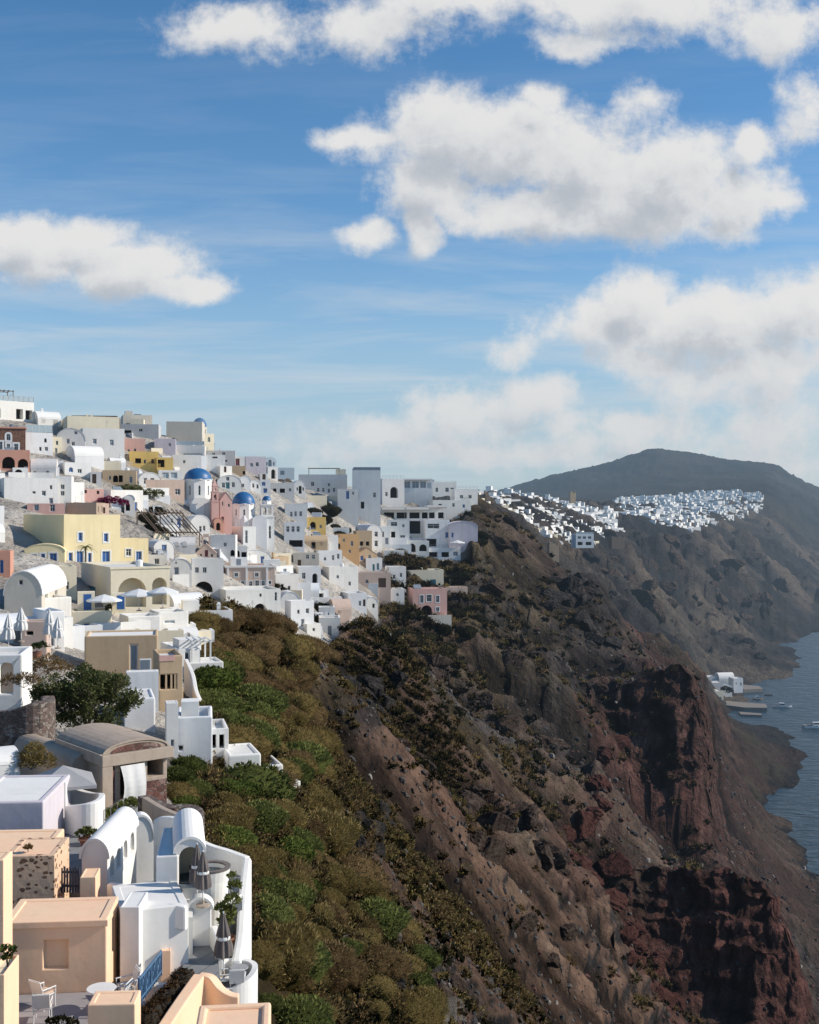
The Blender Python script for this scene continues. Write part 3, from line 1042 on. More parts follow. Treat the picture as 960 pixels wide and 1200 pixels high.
def opening(parent, mp, hole, st, rd, fine, surround=None, fw=None):
    """the pane / leaf of an opening and the frame that holds it"""
    us = [p[0] for p in hole]
    vs = [p[1] for p in hole]
    u0, u1, v0, v1 = min(us), max(us), min(vs), max(vs)
    w, h = u1 - u0, v1 - v0
    nm = ONAME[st]
    if st == 'x':
        mb = MB()
        mb.poly([mp(*p, rd) for p in hole])
        o = mb.build(nm, wallmat('pe'), parent)
        return o
    fw = fw or min(0.09, 0.10 * min(w, h) + 0.02)
    pane = M[PANE[st]]
    frm = M['whitepaint'] if st in 'wbedgGr' else M['brownpaint']
    mb = MB()
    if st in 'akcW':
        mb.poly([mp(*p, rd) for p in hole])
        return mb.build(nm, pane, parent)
    inn = inset(hole, fw)
    n = len(hole)
    for i in range(n):
        j = (i + 1) % n
        a, b, c, d = hole[i], hole[j], inn[j], inn[i]
        mb.poly([mp(*a, rd - 0.07), mp(*b, rd - 0.07), mp(*c, rd - 0.07), mp(*d, rd - 0.07)], 1)
        mb.poly([mp(*d, rd - 0.07), mp(*c, rd - 0.07), mp(*c, rd), mp(*d, rd)], 1)
    bars = []
    m = 0.5 * (u0 + u1)
    if st in 'wgG':
        if w > 0.55:
            bars.append((m - 0.03, m + 0.03, v0 + fw, v1 - fw))
        if h > 1.0:
            q = v0 + h * 0.62
            bars.append((u0 + fw, u1 - fw, q - 0.025, q + 0.025))
    elif w > 0.8:
        bars.append((m - 0.015, m + 0.015, v0 + fw, v1 - fw))
    for (a, b, c, d) in bars:
        mb.poly([mp(a, c, rd - 0.05), mp(b, c, rd - 0.05), mp(b, d, rd - 0.05), mp(a, d, rd - 0.05)], 1)
    if surround:
        out = inset(hole, -surround)
        for i in range(n):
            j = (i + 1) % n
            a, b, c, d = hole[i], hole[j], out[j], out[i]
            mb.poly([mp(*a, -0.035), mp(*b, -0.035), mp(*c, -0.035), mp(*d, -0.035)], 1)
            mb.poly([mp(*d, -0.035), mp(*c, -0.035), mp(*c, 0.01), mp(*d, 0.01)], 1)
            mb.poly([mp(*a, -0.035), mp(*b, -0.035), mp(*b, 0.02), mp(*a, 0.02)], 1)
    pm = MB() if fine else mb
    pm.poly([mp(*p, rd) for p in inn], 0)
    if st in 'bedrn' and w > 0.5:          # raised panels of a door or shutter leaf
        leaves = [(u0 + fw, m - 0.02), (m + 0.02, u1 - fw)] if w > 0.8 else [(u0 + fw, u1 - fw)]
        for (a, b) in leaves:
            for (c, d) in ((0.06, 0.46), (0.52, 0.94)):
                x0, x1 = a + (b - a) * 0.14, b - (b - a) * 0.14
                y0, y1 = v0 + h * c, v0 + h * d
                if y1 > v1 - fw - 0.05:
                    y1 = v1 - fw - 0.05
                e = 0.03
                q = [(x0, y0), (x1, y0), (x1, y1), (x0, y1)]
                pm.poly([mp(*p, rd - e) for p in q], 0)
                for i in range(4):
                    pm.poly([mp(*q[i], rd - e), mp(*q[(i + 1) % 4], rd - e), mp(*q[(i + 1) % 4], rd), mp(*q[i], rd)], 0)
    if fine:
        o = mb.build(nm, [pane, frm], parent)
        pm.build('pane' if st in 'wgG' else 'leaf', [pane, frm], o)
    else:
        o = mb.build(nm, [pane, frm], parent)
    return o


class House:
    """A block seen at photo columns f0..f1 with its foot at row `base`.
    r turns the front towards the bay; s is the column where a visible side ends."""
    def __init__(self, label, f0, f1, top, base, r=30, s=None, k='flat', c='w', Y=None, D=None, w=(), sw=(), n=None, rise=None,
                 ext=4.0, rc=None, name='house', cat='house', group='houses of the near clifftop village', surround=None, par=0.35,
                 chim=0, ahead=0, rd=None, ydep=0.0, auto=False, nowin=False):
        self.label, self.c, self.cat = label, c, cat
        f0r = f0
        if Y is None:
            Y = hit((f0 + f1) / 2, base) + ydep
        th = rad(r)
        self.th = th
        u0, u1 = (f0 - 480) / F, (f1 - 480) / F
        cx = u0 * Y
        cr, sr = math.cos(th), math.sin(th)
        den = cr - u1 * sr
        W = (u1 * Y - cx) / max(den, 0.12)
        ymid = Y + 0.5 * W * sr
        # base, top from the middle of the front
        z0 = -(base - 600) / F * ymid
        z1 = -(top - 600) / F * ymid
        self.W, self.H, self.Y = W, z1 - z0, Y
        side = None
        if s is not None:
            us = (s - 480) / F
            if s < f0:
                dd = sr + us * cr
                side = 'L'
                Dp = (cx - us * Y) / dd if dd > 0.05 else None
            else:
                X1, Y1 = cx + W * cr, Y + W * sr
                dd = sr + us * cr
                side = 'R'
                Dp = (X1 - us * Y1) / dd if abs(dd) > 0.05 else None
                if Dp is not None and Dp < 0:
                    Dp = None
            if Dp is not None and D is None:
                D = min(max(Dp, 1.2), 16)
        D = D or min(max(4.5, W * 0.8), 9)
        self.D, self.side = D, side
        root = empty(name, (cx, Y, z0), th, label, cat, group)
        root['kind'] = 'thing'
        root['_h'] = 1
        del root['_h']
        self.root = root
        wm = wallmat(c, Y > 80)
        fine = Y < 175
        H = self.H
        self.px = (f0 + f1) / 2
        self.py = (top + base) / 2
        self.box = (min(f0, s) if s else f0, max(f1, s) if s else f1, top, base)
        e = -ext
        front = lambda u, v, d: (u, d, v)
        left = lambda u, v, d: (d, u, v)
        right = lambda u, v, d: (W - d, u, v)
        self.maps = dict(F=front, L=left, R=right)
        rise = (min(W / 2, H * 0.45) if rise is None else rise) if k == 'vault' else rise
        # openings
        fh, lh, rh = [], [], []

        def loc_front(px, py):
            u = (px - 480) / F
            L = (u * Y - cx) / (cr - u * sr)
            yy = Y + L * sr
            return L, -(py - 600) / F * yy - z0, yy

        def loc_side(px, py):
            u = (px - 480) / F
            X1, Y1 = (cx, Y) if side == 'L' else (cx + W * cr, Y + W * sr)
            dd = sr + u * cr
            L = (X1 - u * Y1) / dd
            yy = Y1 + L * cr
            return L, -(py - 600) / F * yy - z0, yy
        items = []
        for q in w:
            st, px, py, pw, ph = q[:5]
            ar = len(q) > 5
            L0, v0, yy = loc_front(px - pw / 2, py + ph / 2)
            L1, v1, _ = loc_front(px + pw / 2, py - ph / 2)
            items.append(('F', st, L0, L1, v0, v0 + ph / F * yy, ar or st == 'a'))
        for q in sw:
            st, px, py, pw, ph = q[:5]
            ar = len(q) > 5
            L0, v0, yy = loc_side(px - pw / 2, py + ph / 2)
            L1, v1, _ = loc_side(px + pw / 2, py - ph / 2)
            vm = (v0 + v1) / 2
            hh = ph / F * yy
            items.append((side, st, min(L0, L1), max(L0, L1), vm - hh / 2, vm + hh / 2, ar or st == 'a'))
        if n is None and Y > 85 and len(items) < 2 and W > 4.2 and H > 2.0 and name == 'house' and c not in ('be', 'dk', 'br') and not (label and any(q in label for q in ('plain', 'windowless', 'tan flat roofed', 'base wall', 'shed', 'blind'))):
            for q in ((.28, .62) if W < 8 else (.2, .5, .78)):
                cu = W * (q + RNG.uniform(-.06, .06))
                b = H * RNG.uniform(.36, .5)
                items.append(('F', RNG.choice('wwwdb'), cu - .42, cu + .42, b, b + RNG.uniform(.9, 1.3), RNG.random() < .25))
        if n:
            cols, rows = n[:2]
            sty = n[2] if len(n) > 2 else 'w'
            fhh = H / rows
            for j in range(rows):
                for i in range(cols):
                    cu = W * (i + 0.5) / cols + RNG.uniform(-.1, .1)
                    ww, hh = min(RNG.choice((0.8, 0.9, 1.1)), W / cols * 0.6), RNG.choice((1.0, 1.2, 1.3))
                    st = sty
                    b = j * fhh + 1.0
                    if j == 0 and (i == cols // 2) and H > 2.4:
                        b, hh, st = 0.05, 2.05, RNG.choice('bdndk' if sty == 'w' else sty)
                    hh = min(hh, fhh * 0.75)
                    items.append(('F', st, cu - ww / 2, cu + ww / 2, b, b + hh, RNG.random() < 0.15))
        if (auto or (side and not sw and Y > 80 and H > 2.2 and D > 3.5)) and side:
            nn = max(1, int(D / 3.2))
            for i in range(nn):
                cu = D * (i + 0.5) / nn
                items.append((side, 'w', cu - .4, cu + .4, min(1.0, H * .35), min(2.1, H * .75), False))
        lim = {'F': W, 'L': D, 'R': D}
        tops = H - 0.12
        made = []
        for (fc, st, a, b, v0, v1, ar) in items:
            m = lim[fc]
            a, b = max(a, 0.12), min(b, m - 0.12)
            vmax = tops
            if k == 'vault' and fc == 'F':
                q = abs((a + b) / 2 - W / 2) + (b - a) / 2
                vmax = H - rise + rise * math.sqrt(max(0.0, 1 - min(1, q / (W / 2)) ** 2)) - 0.12
            elif k == 'vault':
                vmax = H - rise - 0.1
            v1 = min(v1, vmax)
            v0 = max(v0, e + 0.1)
            if b - a < 0.2 or v1 - v0 < 0.25:
                continue
            # no overlap with an opening already there
            if any(f2 == fc and a < b2 + .06 and b > a2 - .06 and v0 < d2 + .06 and v1 > c2 - .06 for (f2, a2, b2, c2, d2) in made):
                continue
            made.append((fc, a, b, v0, v1))
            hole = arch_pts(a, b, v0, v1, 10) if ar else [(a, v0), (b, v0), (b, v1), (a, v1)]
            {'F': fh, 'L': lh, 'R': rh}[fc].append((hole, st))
        mb = MB()
        rdw = rd or (0.22 if H > 1.5 else 0.12)
        rdd = lambda st: (min(1.6, D * 0.3) if st in 'akcW' else rdw)

        def wall(mp, outline, hs):
            deep = [h for h, st in hs if st in 'akcW']
            shal = [h for h, st in hs if st not in 'akcW']
            loops = deep + shal
            face(mb, mp, outline, loops, 0.0)
            for h, st in hs:
                nn = len(h)
                dd = rdd(st)
                for i in range(nn):
                    a, b = h[i], h[(i + 1) % nn]
                    mb.poly([mp(*a, 0), mp(*b, 0), mp(*b, dd), mp(*a, dd)])
        rect = lambda m, h: [(0, e), (m, e), (m, h), (0, h)]
        if k == 'vault':
            sp = H - rise
            arc = [(W / 2 + W / 2 * math.cos(math.pi * i / 14), sp + rise * math.sin(math.pi * i / 14)) for i in range(15)]
            fo = [(0, e), (W, e)] + arc
            wall(front, fo, fh)
            wall(left, rect(D, sp), lh)
            wall(right, rect(D, sp), rh)
            mb.poly([(u, D, v) for u, v in fo])
            rb = MB()
            t = 0.10
            arc2 = [(W / 2 + (W / 2 + t) * math.cos(math.pi * i / 14), sp + (rise + t) * math.sin(math.pi * i / 14)) for i in range(15)]
            for i in range(14):
                a, b = arc2[i], arc2[i + 1]
                rb.poly([(a[0], -.06, a[1]), (a[0], D + .06, a[1]), (b[0], D + .06, b[1]), (b[0], -.06, b[1])])
                c_, d_ = arc[i], arc[i + 1]
                rb.poly([(a[0], -.06, a[1]), (b[0], -.06, b[1]), (d_[0], -.06, d_[1]), (c_[0], -.06, c_[1])])
            for q in (0, 14):
                a, b = arc2[q], arc[q]
                rb.poly([(a[0], -.06, a[1]), (b[0], -.06, b[1]), (b[0], D + .06, b[1]), (a[0], D + .06, a[1])])
            rb.build('roof', wallmat(rc or c), root)
        elif k == 'vaultx':
            rise = rise or min(D / 2, H * 0.5)
            sp = H - rise
            nseg = 12
            arc = [(D / 2 - D / 2 * math.cos(math.pi * i / nseg), sp + rise * math.sin(math.pi * i / nseg)) for i in range(nseg + 1)]
            so = [(D, e), (0, e)] + arc
            wall(front, rect(W, sp), fh)
            wall(left, so, lh)
            wall(right, so, rh)
            mb.poly([(0, D, e), (W, D, e), (W, D, sp), (0, D, sp)])
            rb = MB()
            for i in range(nseg):
                a, b = arc[i], arc[i + 1]
                rb.poly([(-.05, a[0], a[1] + .02), (W + .05, a[0], a[1] + .02), (W + .05, b[0], b[1] + .02), (-.05, b[0], b[1] + .02)])
            for x in (-.05, W + .05):
                for i in range(nseg):
                    a, b = arc[i], arc[i + 1]
                    rb.poly([(x, a[0], a[1] + .02), (x, b[0], b[1] + .02), (x, b[0], b[1] - .12), (x, a[0], a[1] - .12)])
            rb.build('roof', wallmat(rc or c), root)
        elif k == 'gable':
            rise = rise or min(W * 0.3, H * 0.4)
            sp = H - rise
            fo = [(0, e), (W, e), (W, sp), (W / 2, H), (0, sp)]
            wall(front, fo, fh)
            wall(left, rect(D, sp), lh)
            wall(right, rect(D, sp), rh)
            mb.poly([(u, D, v) for u, v in fo])
            rb = MB()
            for (a, b) in (((-.08, sp - .04), (W / 2, H + .06)), ((W / 2, H + .06), (W + .08, sp - .04))):
                rb.poly([(a[0], -.08, a[1]), (b[0], -.08, b[1]), (b[0], D, b[1]), (a[0], D, a[1])])
            rb.build('roof', wallmat(rc or c), root)
        else:
            wall(front, rect(W, H), fh)
            wall(left, rect(D, H), lh)
            wall(right, rect(D, H), rh)
            mb.poly([(0, D, e), (W, D, e), (W, D, H), (0, D, H)])
            t = min(0.28, W * 0.12)
            p = par
            o_, i_ = [(0, 0), (W, 0), (W, D), (0, D)], [(t, t), (W - t, t), (W - t, D - t), (t, D - t)]
            for q in range(4):
                a, b, c_, d_ = o_[q], o_[(q + 1) % 4], i_[(q + 1) % 4], i_[q]
                mb.poly([(*a, H), (*b, H), (*c_, H), (*d_, H)])
                mb.poly([(*d_, H), (*c_, H), (*c_, H - p), (*d_, H - p)])
            rb = MB()
            rb.poly([(*q, H - p) for q in i_])
            rb.build('roof', wallmat(rc) if rc else M['roofdeck'], root)
        mb.build('wall', wm, root, bevel=(0.07 if Y < 60 else 0.10) if Y < 135 and c != 'brick' else 0)
        for mp, hs in ((front, fh), (left, lh), (right, rh)):
            for h, st in hs:
                opening(root, mp, h, st, rdd(st), fine, surround)
        for i in range(chim):
            self.chimney(W * RNG.uniform(.2, .8), D * RNG.uniform(.3, .8))
        self.nopen = len(made)
        HOUSES.append(self)

    def chimney(self, u, v, h=0.9, s=0.45):
        mb = MB()
        z = self.H - 0.4
        mb.box(u - s / 2, u + s / 2, v - s / 2, v + s / 2, z, z + h)
        mb.box(u - s / 2 - .06, u + s / 2 + .06, v - s / 2 - .06, v + s / 2 + .06, z + h, z + h + .1)
        mb.box(u - s / 3, u + s / 3, v - s / 3, v + s / 3, z + h + .1, z + h + .3)
        mb.build('chimney', M['whitepaint'] if self.c in ('w', 'bw', 'l', 'lg') else wallmat(self.c), self.root)
        return self

    def railing(self, h=1.0, sides='FLR', mat='metal', glass=False, step=1.1):
        mb = MB()
        W, D, z = self.W, self.D, self.H
        segs = {'F': ((.1, .1), (W - .1, .1)), 'L': ((.1, .1), (.1, D - .1)), 'R': ((W - .1, .1), (W - .1, D - .1))}
        for s in sides:
            a, b = Vector(segs[s][0]), Vector(segs[s][1])
            L = (b - a).length
            k = max(1, int(L / step))
            for i in range(k + 1):
                q = a + (b - a) * i / k
                mb.bar((*q, z), (*q, z + h), .03, 4)
            for zz in ((h,) if glass else (h, h * .55)):
                mb.bar((*a, z + zz), (*b, z + zz), .025, 4)
            if glass:
                mb.poly([(*a, z + .08), (*b, z + .08), (*b, z + h - .03), (*a, z + h - .03)], 1)
        mb.build('railing', [M[mat], M['glassblue']], self.root)
        return self

    def roofbox(self, u, v, w, d, h, c=None, win=None):
        mb = MB()
        z = self.H - 0.35
        mb.box(u, u + w, v, v + d, z, z + h)
        o = mb.build('stair_housing', wallmat(c or self.c), self.root)
        if win:
            m2 = MB()
            m2.box(u + w * .35, u + w * .35 + .8, v - .02, v + .02, z + .3, z + min(2.1, h - .2))
            m2.build('door', M[PANE[win]], o)
        return self

    def cornice(self, zf=1.0, t=0.12, h=0.18, c='w'):
        mb = MB()
        z = self.H * zf
        W, D = self.W, self.D
        mb.box(-t, W + t, -t, -0.002, z - h, z)
        mb.box(-t, -0.002, 0, D, z - h, z)
        mb.box(W + .002, W + t, 0, D, z - h, z)
        mb.build('cornice', wallmat(c), self.root)
        return self

    def pergola(self, u0, u1, v0, v1, z, h, mat='wood', n=7):
        mb = MB()
        for u in (u0, u1):
            for v in (v0, v1):
                mb.box(u - .07, u + .07, v - .07, v + .07, z, z + h)
        for v in (v0, v1):
            mb.box(u0 - .2, u1 + .2, v - .06, v + .06, z + h, z + h + .14)
        for i in range(n):
            u = u0 + (u1 - u0) * i / (n - 1)
            mb.box(u - .05, u + .05, v0 - .3, v1 + .3, z + h + .14, z + h + .24)
        mb.build('pergola', M[mat], self.root)
        return self

    def awning(self, u0, u1, out, z, drop=0.5, mat='awning'):
        mb = MB()
        n = 6
        for i in range(n):
            a, b = u0 + (u1 - u0) * i / n, u0 + (u1 - u0) * (i + 1) / n
            mb.poly([(a, -.01, z), (b, -.01, z), (b, -out, z - drop), (a, -out, z - drop)])
            mb.poly([(a, -out, z - drop), (b, -out, z - drop), (b, -out - .01, z - drop - .25), (a, -out - .01, z - drop - .25)])
        for u in (u0 + .05, u1 - .05):
            mb.bar((u, -out + .05, z - drop), (u, -out + .05, -.2), .035, 5)
        mb.build('awning', M[mat], self.root)
        return self

    def parapet_wall(self, v, h, t=0.2, c=None):
        """low garden wall in front of the facade"""
        mb = MB()
        mb.box(-.3, self.W + .3, -v - t, -v, -3, h)
        mb.box(-.3, self.W + .3, -v, -0.002, -3, 0.02)
        mb.build('terrace', wallmat(c or self.c), self.root)
        return self


def dome_mesh(R, n=28, rows=10, squash=0.92, z0=0.0, c=(0, 0)):
    mb = MB()
    prof = [(R * 1.04, z0 - .12), (R * 1.04, z0)]
    for i in range(rows + 1):
        t = math.pi / 2 * i / rows
        prof.append((max(R * math.cos(t), 0.03), z0 + R * squash * math.sin(t)))
    mb.lathe(prof, n, (c[0], c[1], 0))
    return mb


def cross_mesh(c, z, h=1.0):
    mb = MB()
    mb.lathe([(0.02, 0), (.16, .02), (.2, .15), (.12, .3), (.03, .36)], 8, (c[0], c[1], z - .05))
    mb.box(c[0] - .04, c[0] + .04, c[1] - .03, c[1] + .03, z + .2, z + h)
    mb.box(c[0] - .24, c[0] + .24, c[1] - .028, c[1] + .028, z + h * .62, z + h * .62 + .08)
    return mb


def dome_church(label, cx, base, drum_top, dome_top, rpx, r=20, c='w', nave=None, Y=None, wins=8, ext=4):
    Y = Y or hit(cx, base)
    R = rpx / F * Y
    X = (cx - 480) / F * Y
    z0, z1, z2 = [-(q - 600) / F * Y for q in (base, drum_top, dome_top)]
    root = empty('church', (X, Y + R, z0), rad(r), label, 'church')
    H = z1 - z0
    wm = wallmat(c)
    mb = MB()
    n = 8
    Ro = R * 0.97 / math.cos(math.pi / n)
    pts = [(Ro * math.cos(2 * math.pi * (k + .5) / n), Ro * math.sin(2 * math.pi * (k + .5) / n)) for k in range(n)]
    for k in range(n):
        a, b = Vector(pts[k]), Vector(pts[(k + 1) % n])
        L = (b - a).length
        d = (b - a) / L
        nrm = Vector((-d.y, d.x))
        mp = lambda u, v, dd, a=a, d=d, nrm=nrm: (a.x + d.x * u + nrm.x * dd, a.y + d.y * u + nrm.y * dd, v)
        ww = L * 0.2
        hole = arch_pts(L / 2 - ww / 2, L / 2 + ww / 2, H * .30, H * .74, 8)
        face(mb, mp, [(0, -ext), (L, -ext), (L, H), (0, H)], [hole], 0.3)
        if pts[k][1] < R * 0.6:
            opening(root, mp, hole, 'w', 0.3, False)
    mb.lathe([(Ro * 1.0, H - .001), (Ro * 1.05, H), (Ro * 1.05, H + .16), (R * .9, H + .18)], 8, (0, 0, 0))
    mb.build('drum', wm, root)
    dm = dome_mesh(R, squash=(z2 - z1) / R, z0=H + .2)
    d = dm.build('dome', M['domeblue'], root, smooth=True)
    cross_mesh((0, 0), H + .2 + (z2 - z1), 1.1).build('cross', M['whitepaint'], d)
    return root, R, H, Y
# ------------------------------------------------------------------ the village, house by house
Hs = House


def village():
    # --- skyline and upper left
    a = Hs('white hotel block with railed roof terrace at the top left corner', -14, 40, 470, 496, 42, c='w', w=[('k', 23, 485, 8, 12), ('k', 34, 486, 8, 11), ('a', -4, 482, 10, 14)])
    a.railing(1.1, 'FLR', glass=True).pergola(1, 6, 1, 4, a.H, 2.2, n=6)
    a = Hs('low white house with frosted glass balustrade below the railed hotel', 30, 62, 507, 533, 30, s=27, w=[('a', 53.5, 516, 3, 5), ('w', 47.5, 526, 3, 5), ('w', 54.5, 526, 4, 5)])
    a.railing(1.5, 'F', 'whitepaint', True)
    Hs('cream cube with dark opening beside the frosted glass balustrade', 62, 73, 512, 532, 25, c='c', w=[('w', 67, 519, 3, 5), ('d', 66, 528, 3, 6)])
    a = Hs('brown masonry mansion with white arched window at the left edge', -20, 30, 500, 528, 18, c='brick', w=[('w', 10, 512, 5, 8, 1), ('w', 1, 522, 4, 9), ('w', 10, 524, 4, 8), ('w', 19, 524, 5, 8)], surround=0.3)
    a.cornice(1.0, .2, .3, 's')
    Hs('salmon arcade with two broad arches under the brown mansion', -22, 35, 527, 549, 18, c='s', w=[('a', 10, 542, 15, 14), ('a', 27, 543, 12, 11)], Y=hit(5, 549) - 2)
    Hs('small white kiosk with one dark round arch below the salmon arcade', 15, 33, 548, 562, 20, s=10, w=[('a', 22, 555.5, 9, 11)])
    Hs('lilac grey barrel vaulted house right of the salmon arcade', 36, 66, 537, 560, 12, k='vaultx', c='lg', w=[('w', 41, 554, 3, 4), ('k', 56, 555, 3, 6)], D=5)
    Hs('blue grey vaulted house with round dormer below the skyline', 66, 100, 502, 533, 15, s=62, k='vault', c='lg', w=[('w', 89, 507, 4, 4), ('d', 80, 517, 4, 6), ('w', 86, 520, 4, 5), ('d', 81, 528, 4, 8)])
    a = Hs('broad white house with two pale blue windows high on the slope', 97, 146, 502, 537, 22, s=92, c='w', w=[('g', 111, 517, 5, 6), ('g', 131, 518.5, 5, 7)])
    Hs('long cream white upper storey with plain walls on the skyline', 79, 140, 488, 505, 22, s=72, c='c', Y=a.Y + 8, chim=2)
    Hs('plain white windowless vault with sloping roof above the tan house', 88, 122, 522, 548, 35, s=82, k='vaultx', D=6)
    Hs('white house with one small dark window left of the tan arched house', 76, 107, 542, 562, 30, s=70, w=[('w', 93.5, 552, 5, 5)])
    Hs('grey house front with tall black doorway beside the tan arched house', 106, 119, 553, 570, 15, c='lg', w=[('n', 110.5, 561, 5, 11)])
    a = Hs('tan house with pair of arched openings in the upper village', 120, 160, 551, 571, 12, c='t', w=[('w', 129, 560, 3, 5), ('a', 135.5, 561, 6, 8), ('k', 141.5, 561, 5, 8), ('w', 153.5, 562, 4, 8)])
    Hs('white house with round topped gable and single window beside the tan house', 163, 189, 554, 576, 28, k='vault', w=[('w', 170.5, 563.5, 4, 7)])
    Hs('pink low house on the skyline slope above the ochre balcony house', 145, 170, 514, 534, 14, c='p', w=[('w', 151, 529, 3, 5), ('w', 158.5, 528, 3, 5)])
    a = Hs('ochre yellow house with shaded balcony high on the slope', 152, 186, 529, 548, 16, s=148, c='oy', w=[('w', 170, 541, 3, 5), ('k', 162, 541, 7, 8), ('n', 179, 541, 3, 6)])
    a.parapet_wall(2.0, 0.8)
    Hs('yellow house with big shaded opening beside the ochre balcony house', 184, 203, 536, 561, 16, c='oy', w=[('k', 189, 543, 8, 9), ('d', 188, 556, 5, 8)])
    a = Hs('white low house with teal glass front below the yellow house', 186, 214, 551, 566, 20, w=[('G', 194, 557, 8, 7), ('G', 204, 557, 8, 7)])
    a = Hs('long white house with three mixed windows above the yellow mansion', 5, 68, 560, 594, 26, c='w', w=[('w', 60, 571, 3, 5), ('w', 51.5, 578, 5, 6), ('w', 40, 577, 4, 3), ('d', 60, 587, 5, 7)])
    Hs('white cube with two stacked windows left of the pink wall', 66, 84, 558, 594, 12, c='bw', w=[('w', 73.5, 570.5, 5, 6), ('w', 73.5, 578, 5, 6)])
    Hs('bright white cube with plain front left of the magenta flowers', 80, 99, 565, 592, 40, s=76)
    Hs('pink house front with two small red framed windows', 98, 122, 573, 594, 30, c='p', w=[('n', 100.5, 572 + 4, 3, 4), ('n', 115, 577, 3, 4)])
    Hs('long pink garden wall house behind the yellow mansion', 32, 76, 590, 606, 16, c='p')
    a = Hs('brown flat house with plain shaded front behind the yellow mansion', 77, 113, 589, 606, 4, s=126, c='br')
    Hs('sandy house with two narrow windows behind the yellow mansion', 114, 128, 590, 606, 40, c='pt', w=[('n', 116.5, 598, 3, 7), ('n', 122, 598, 3, 7)])
    Hs('white rounded gable porch beside the magenta bougainvillea', 146, 158, 580, 604, 15, k='vault', w=[('a', 150, 594, 5, 9)])
    a = Hs('dark rubble stone wall house on the skyline', 84, 137, 487, 497, 8, c='dk', Y=252, rc='dk')
    a = Hs('long grey flat building with dark awning on the skyline', 137, 186, 497, 514, 8, c='g', w=[('k', 147, 506, 14, 4), ('w', 165, 504, 5, 4)], n=None)
    a.roofbox(3, 1, 3, 3, 1.6, 'c')
    Hs('large plain beige hall wall below the topmost blue dome', 195, 237, 494, 522, 6, s=240, c='be', w=[('a', 203, 517, 10, 8)])
    Hs('small beige church front with belfry step under the topmost blue dome', 236, 251, 508, 530, 35, s=230, c='c', w=[('w', 245, 515, 3, 6, 1), ('k', 238.5, 524, 3, 8)])
    Hs('lilac white long house below the beige hall', 181, 206, 514, 532, 10, c='l', w=[('d', 189, 529, 4, 6), ('w', 199, 521, 3, 4)])
    a = Hs('white terrace house with pale blue glass balustrade below the beige hall', 203, 240, 522, 540, 8, c='bw', w=[('G', 226, 533, 22, 4)])
    a.railing(1.0, 'F', 'whitepaint', True)
    Hs('tall plain white wall house above the large left blue dome', 202, 236, 533, 566, 14, s=198, c='w', w=[('w', 216, 541, 3, 4)])
    Hs('grey white terrace house right of the tall plain wall', 236, 264, 533, 556, 12, c='bw', w=[('n', 252, 536, 6, 2)])
    Hs('white flat house with grey roof edge on the skyline right of the church', 240, 276, 528, 542, 8, c='lg', w=[('k', 262, 540, 9, 2)], chim=1)
    Hs('white house with dark red shuttered window near the skyline', 268, 287, 535, 550, 8, s=290, c='bw', w=[('r', 278, 541.5, 6.5, 9)])
    Hs('tan block below the dark red shuttered window', 271, 288, 546, 558, 10, c='t', w=[('k', 286, 554, 3, 4)])
    Hs('white narrow stair house left of the tan block', 258, 272, 546, 566, 30, w=[('n', 264, 549, 3, 9)])
    Hs('lilac white house with one dark window near the skyline arches', 288, 312, 535, 557, 14, c='l', w=[('w', 301.5, 544, 4, 5)])
    Hs('white arched gable with three openings on the skyline', 311, 324, 535.5, 550, 18, k='vault', w=[('k', 316.5, 542.5, 4, 8, 1), ('k', 312.8, 543.5, 2, 4), ('k', 321, 543.5, 2, 4)])
    Hs('white porch with tall arched doorway below the skyline arches', 314, 326, 547, 563, 22, s=310, w=[('a', 320.5, 555.5, 5, 11)])
    Hs('small white porch with brown door left of the tall arched doorway', 305, 314, 555, 566, 15, w=[('n', 309.5, 560, 4, 9)])
    Hs('white vaulted house with two blue doors above the pink church', 255, 283, 557, 577, 14, k='vault', w=[('w', 262, 568.5, 4, 6), ('w', 267, 561, 4, 5), ('e', 267, 569, 5, 8), ('w', 273.5, 568, 4, 6)])
    Hs('white vaulted house with one wide window right of the blue doors', 281, 294, 558, 576, 14, k='vault', c='bw', w=[('w', 284.5, 569, 4, 5)])
    Hs('white house with two slim windows above the middle blue dome', 293, 306, 563, 577, 18, k='vault', w=[('w', 297, 569, 2.6, 5), ('w', 302, 570, 2.6, 5)])
    Hs('narrow white house with deep blue window left of the dark ravine', 305, 317, 562, 580, 10, w=[('b', 309, 567, 4.5, 5), ('b', 311, 575, 5, 6)])
    Hs('white house with shaded arcade above the dark ravine shrubs', 317, 345, 566, 582, 6, c='bw', w=[('k', 322, 575, 4, 5), ('k', 331, 575, 6, 5), ('w', 340, 574, 3, 4)])
    Hs('white gabled house with tall dark doorway near the ravine', 345, 358, 563, 582, 14, k='vault', c='bw', w=[('k', 352, 574, 3.5, 9), ('w', 348.5, 573, 2, 4), ('w', 355.5, 573, 2, 4)])
    Hs('low white house with parasols on the skyline before the long hotel', 325, 345, 548, 560, 10, chim=1, w=[('k', 331, 554, 5, 5)])
    # --- around the two domes
    Hs('white vaulted annex with two slim windows left of the pink church', 224, 246, 604, 628, 30, s=216, k='vault', w=[('w', 235, 620, 3, 7), ('w', 239.5, 619, 2.6, 6)])
    Hs('white block with tall narrow window in front of the bell tower', 285, 300, 617, 645, 30, s=263, w=[('w', 289, 629, 3, 15)])
    Hs('low white shaded house left of the tall narrow window', 246, 276, 627, 652, 4, c='bw', w=[('w', 264, 638, 4, 5), ('a', 276 - 3.5, 648, 5, 7)])
    Hs('white house with rounded doorway below the bell tower', 274, 290, 640, 655, 8, c='bw', w=[('a', 278, 649, 6, 8), ('k', 286, 650, 6, 6)])
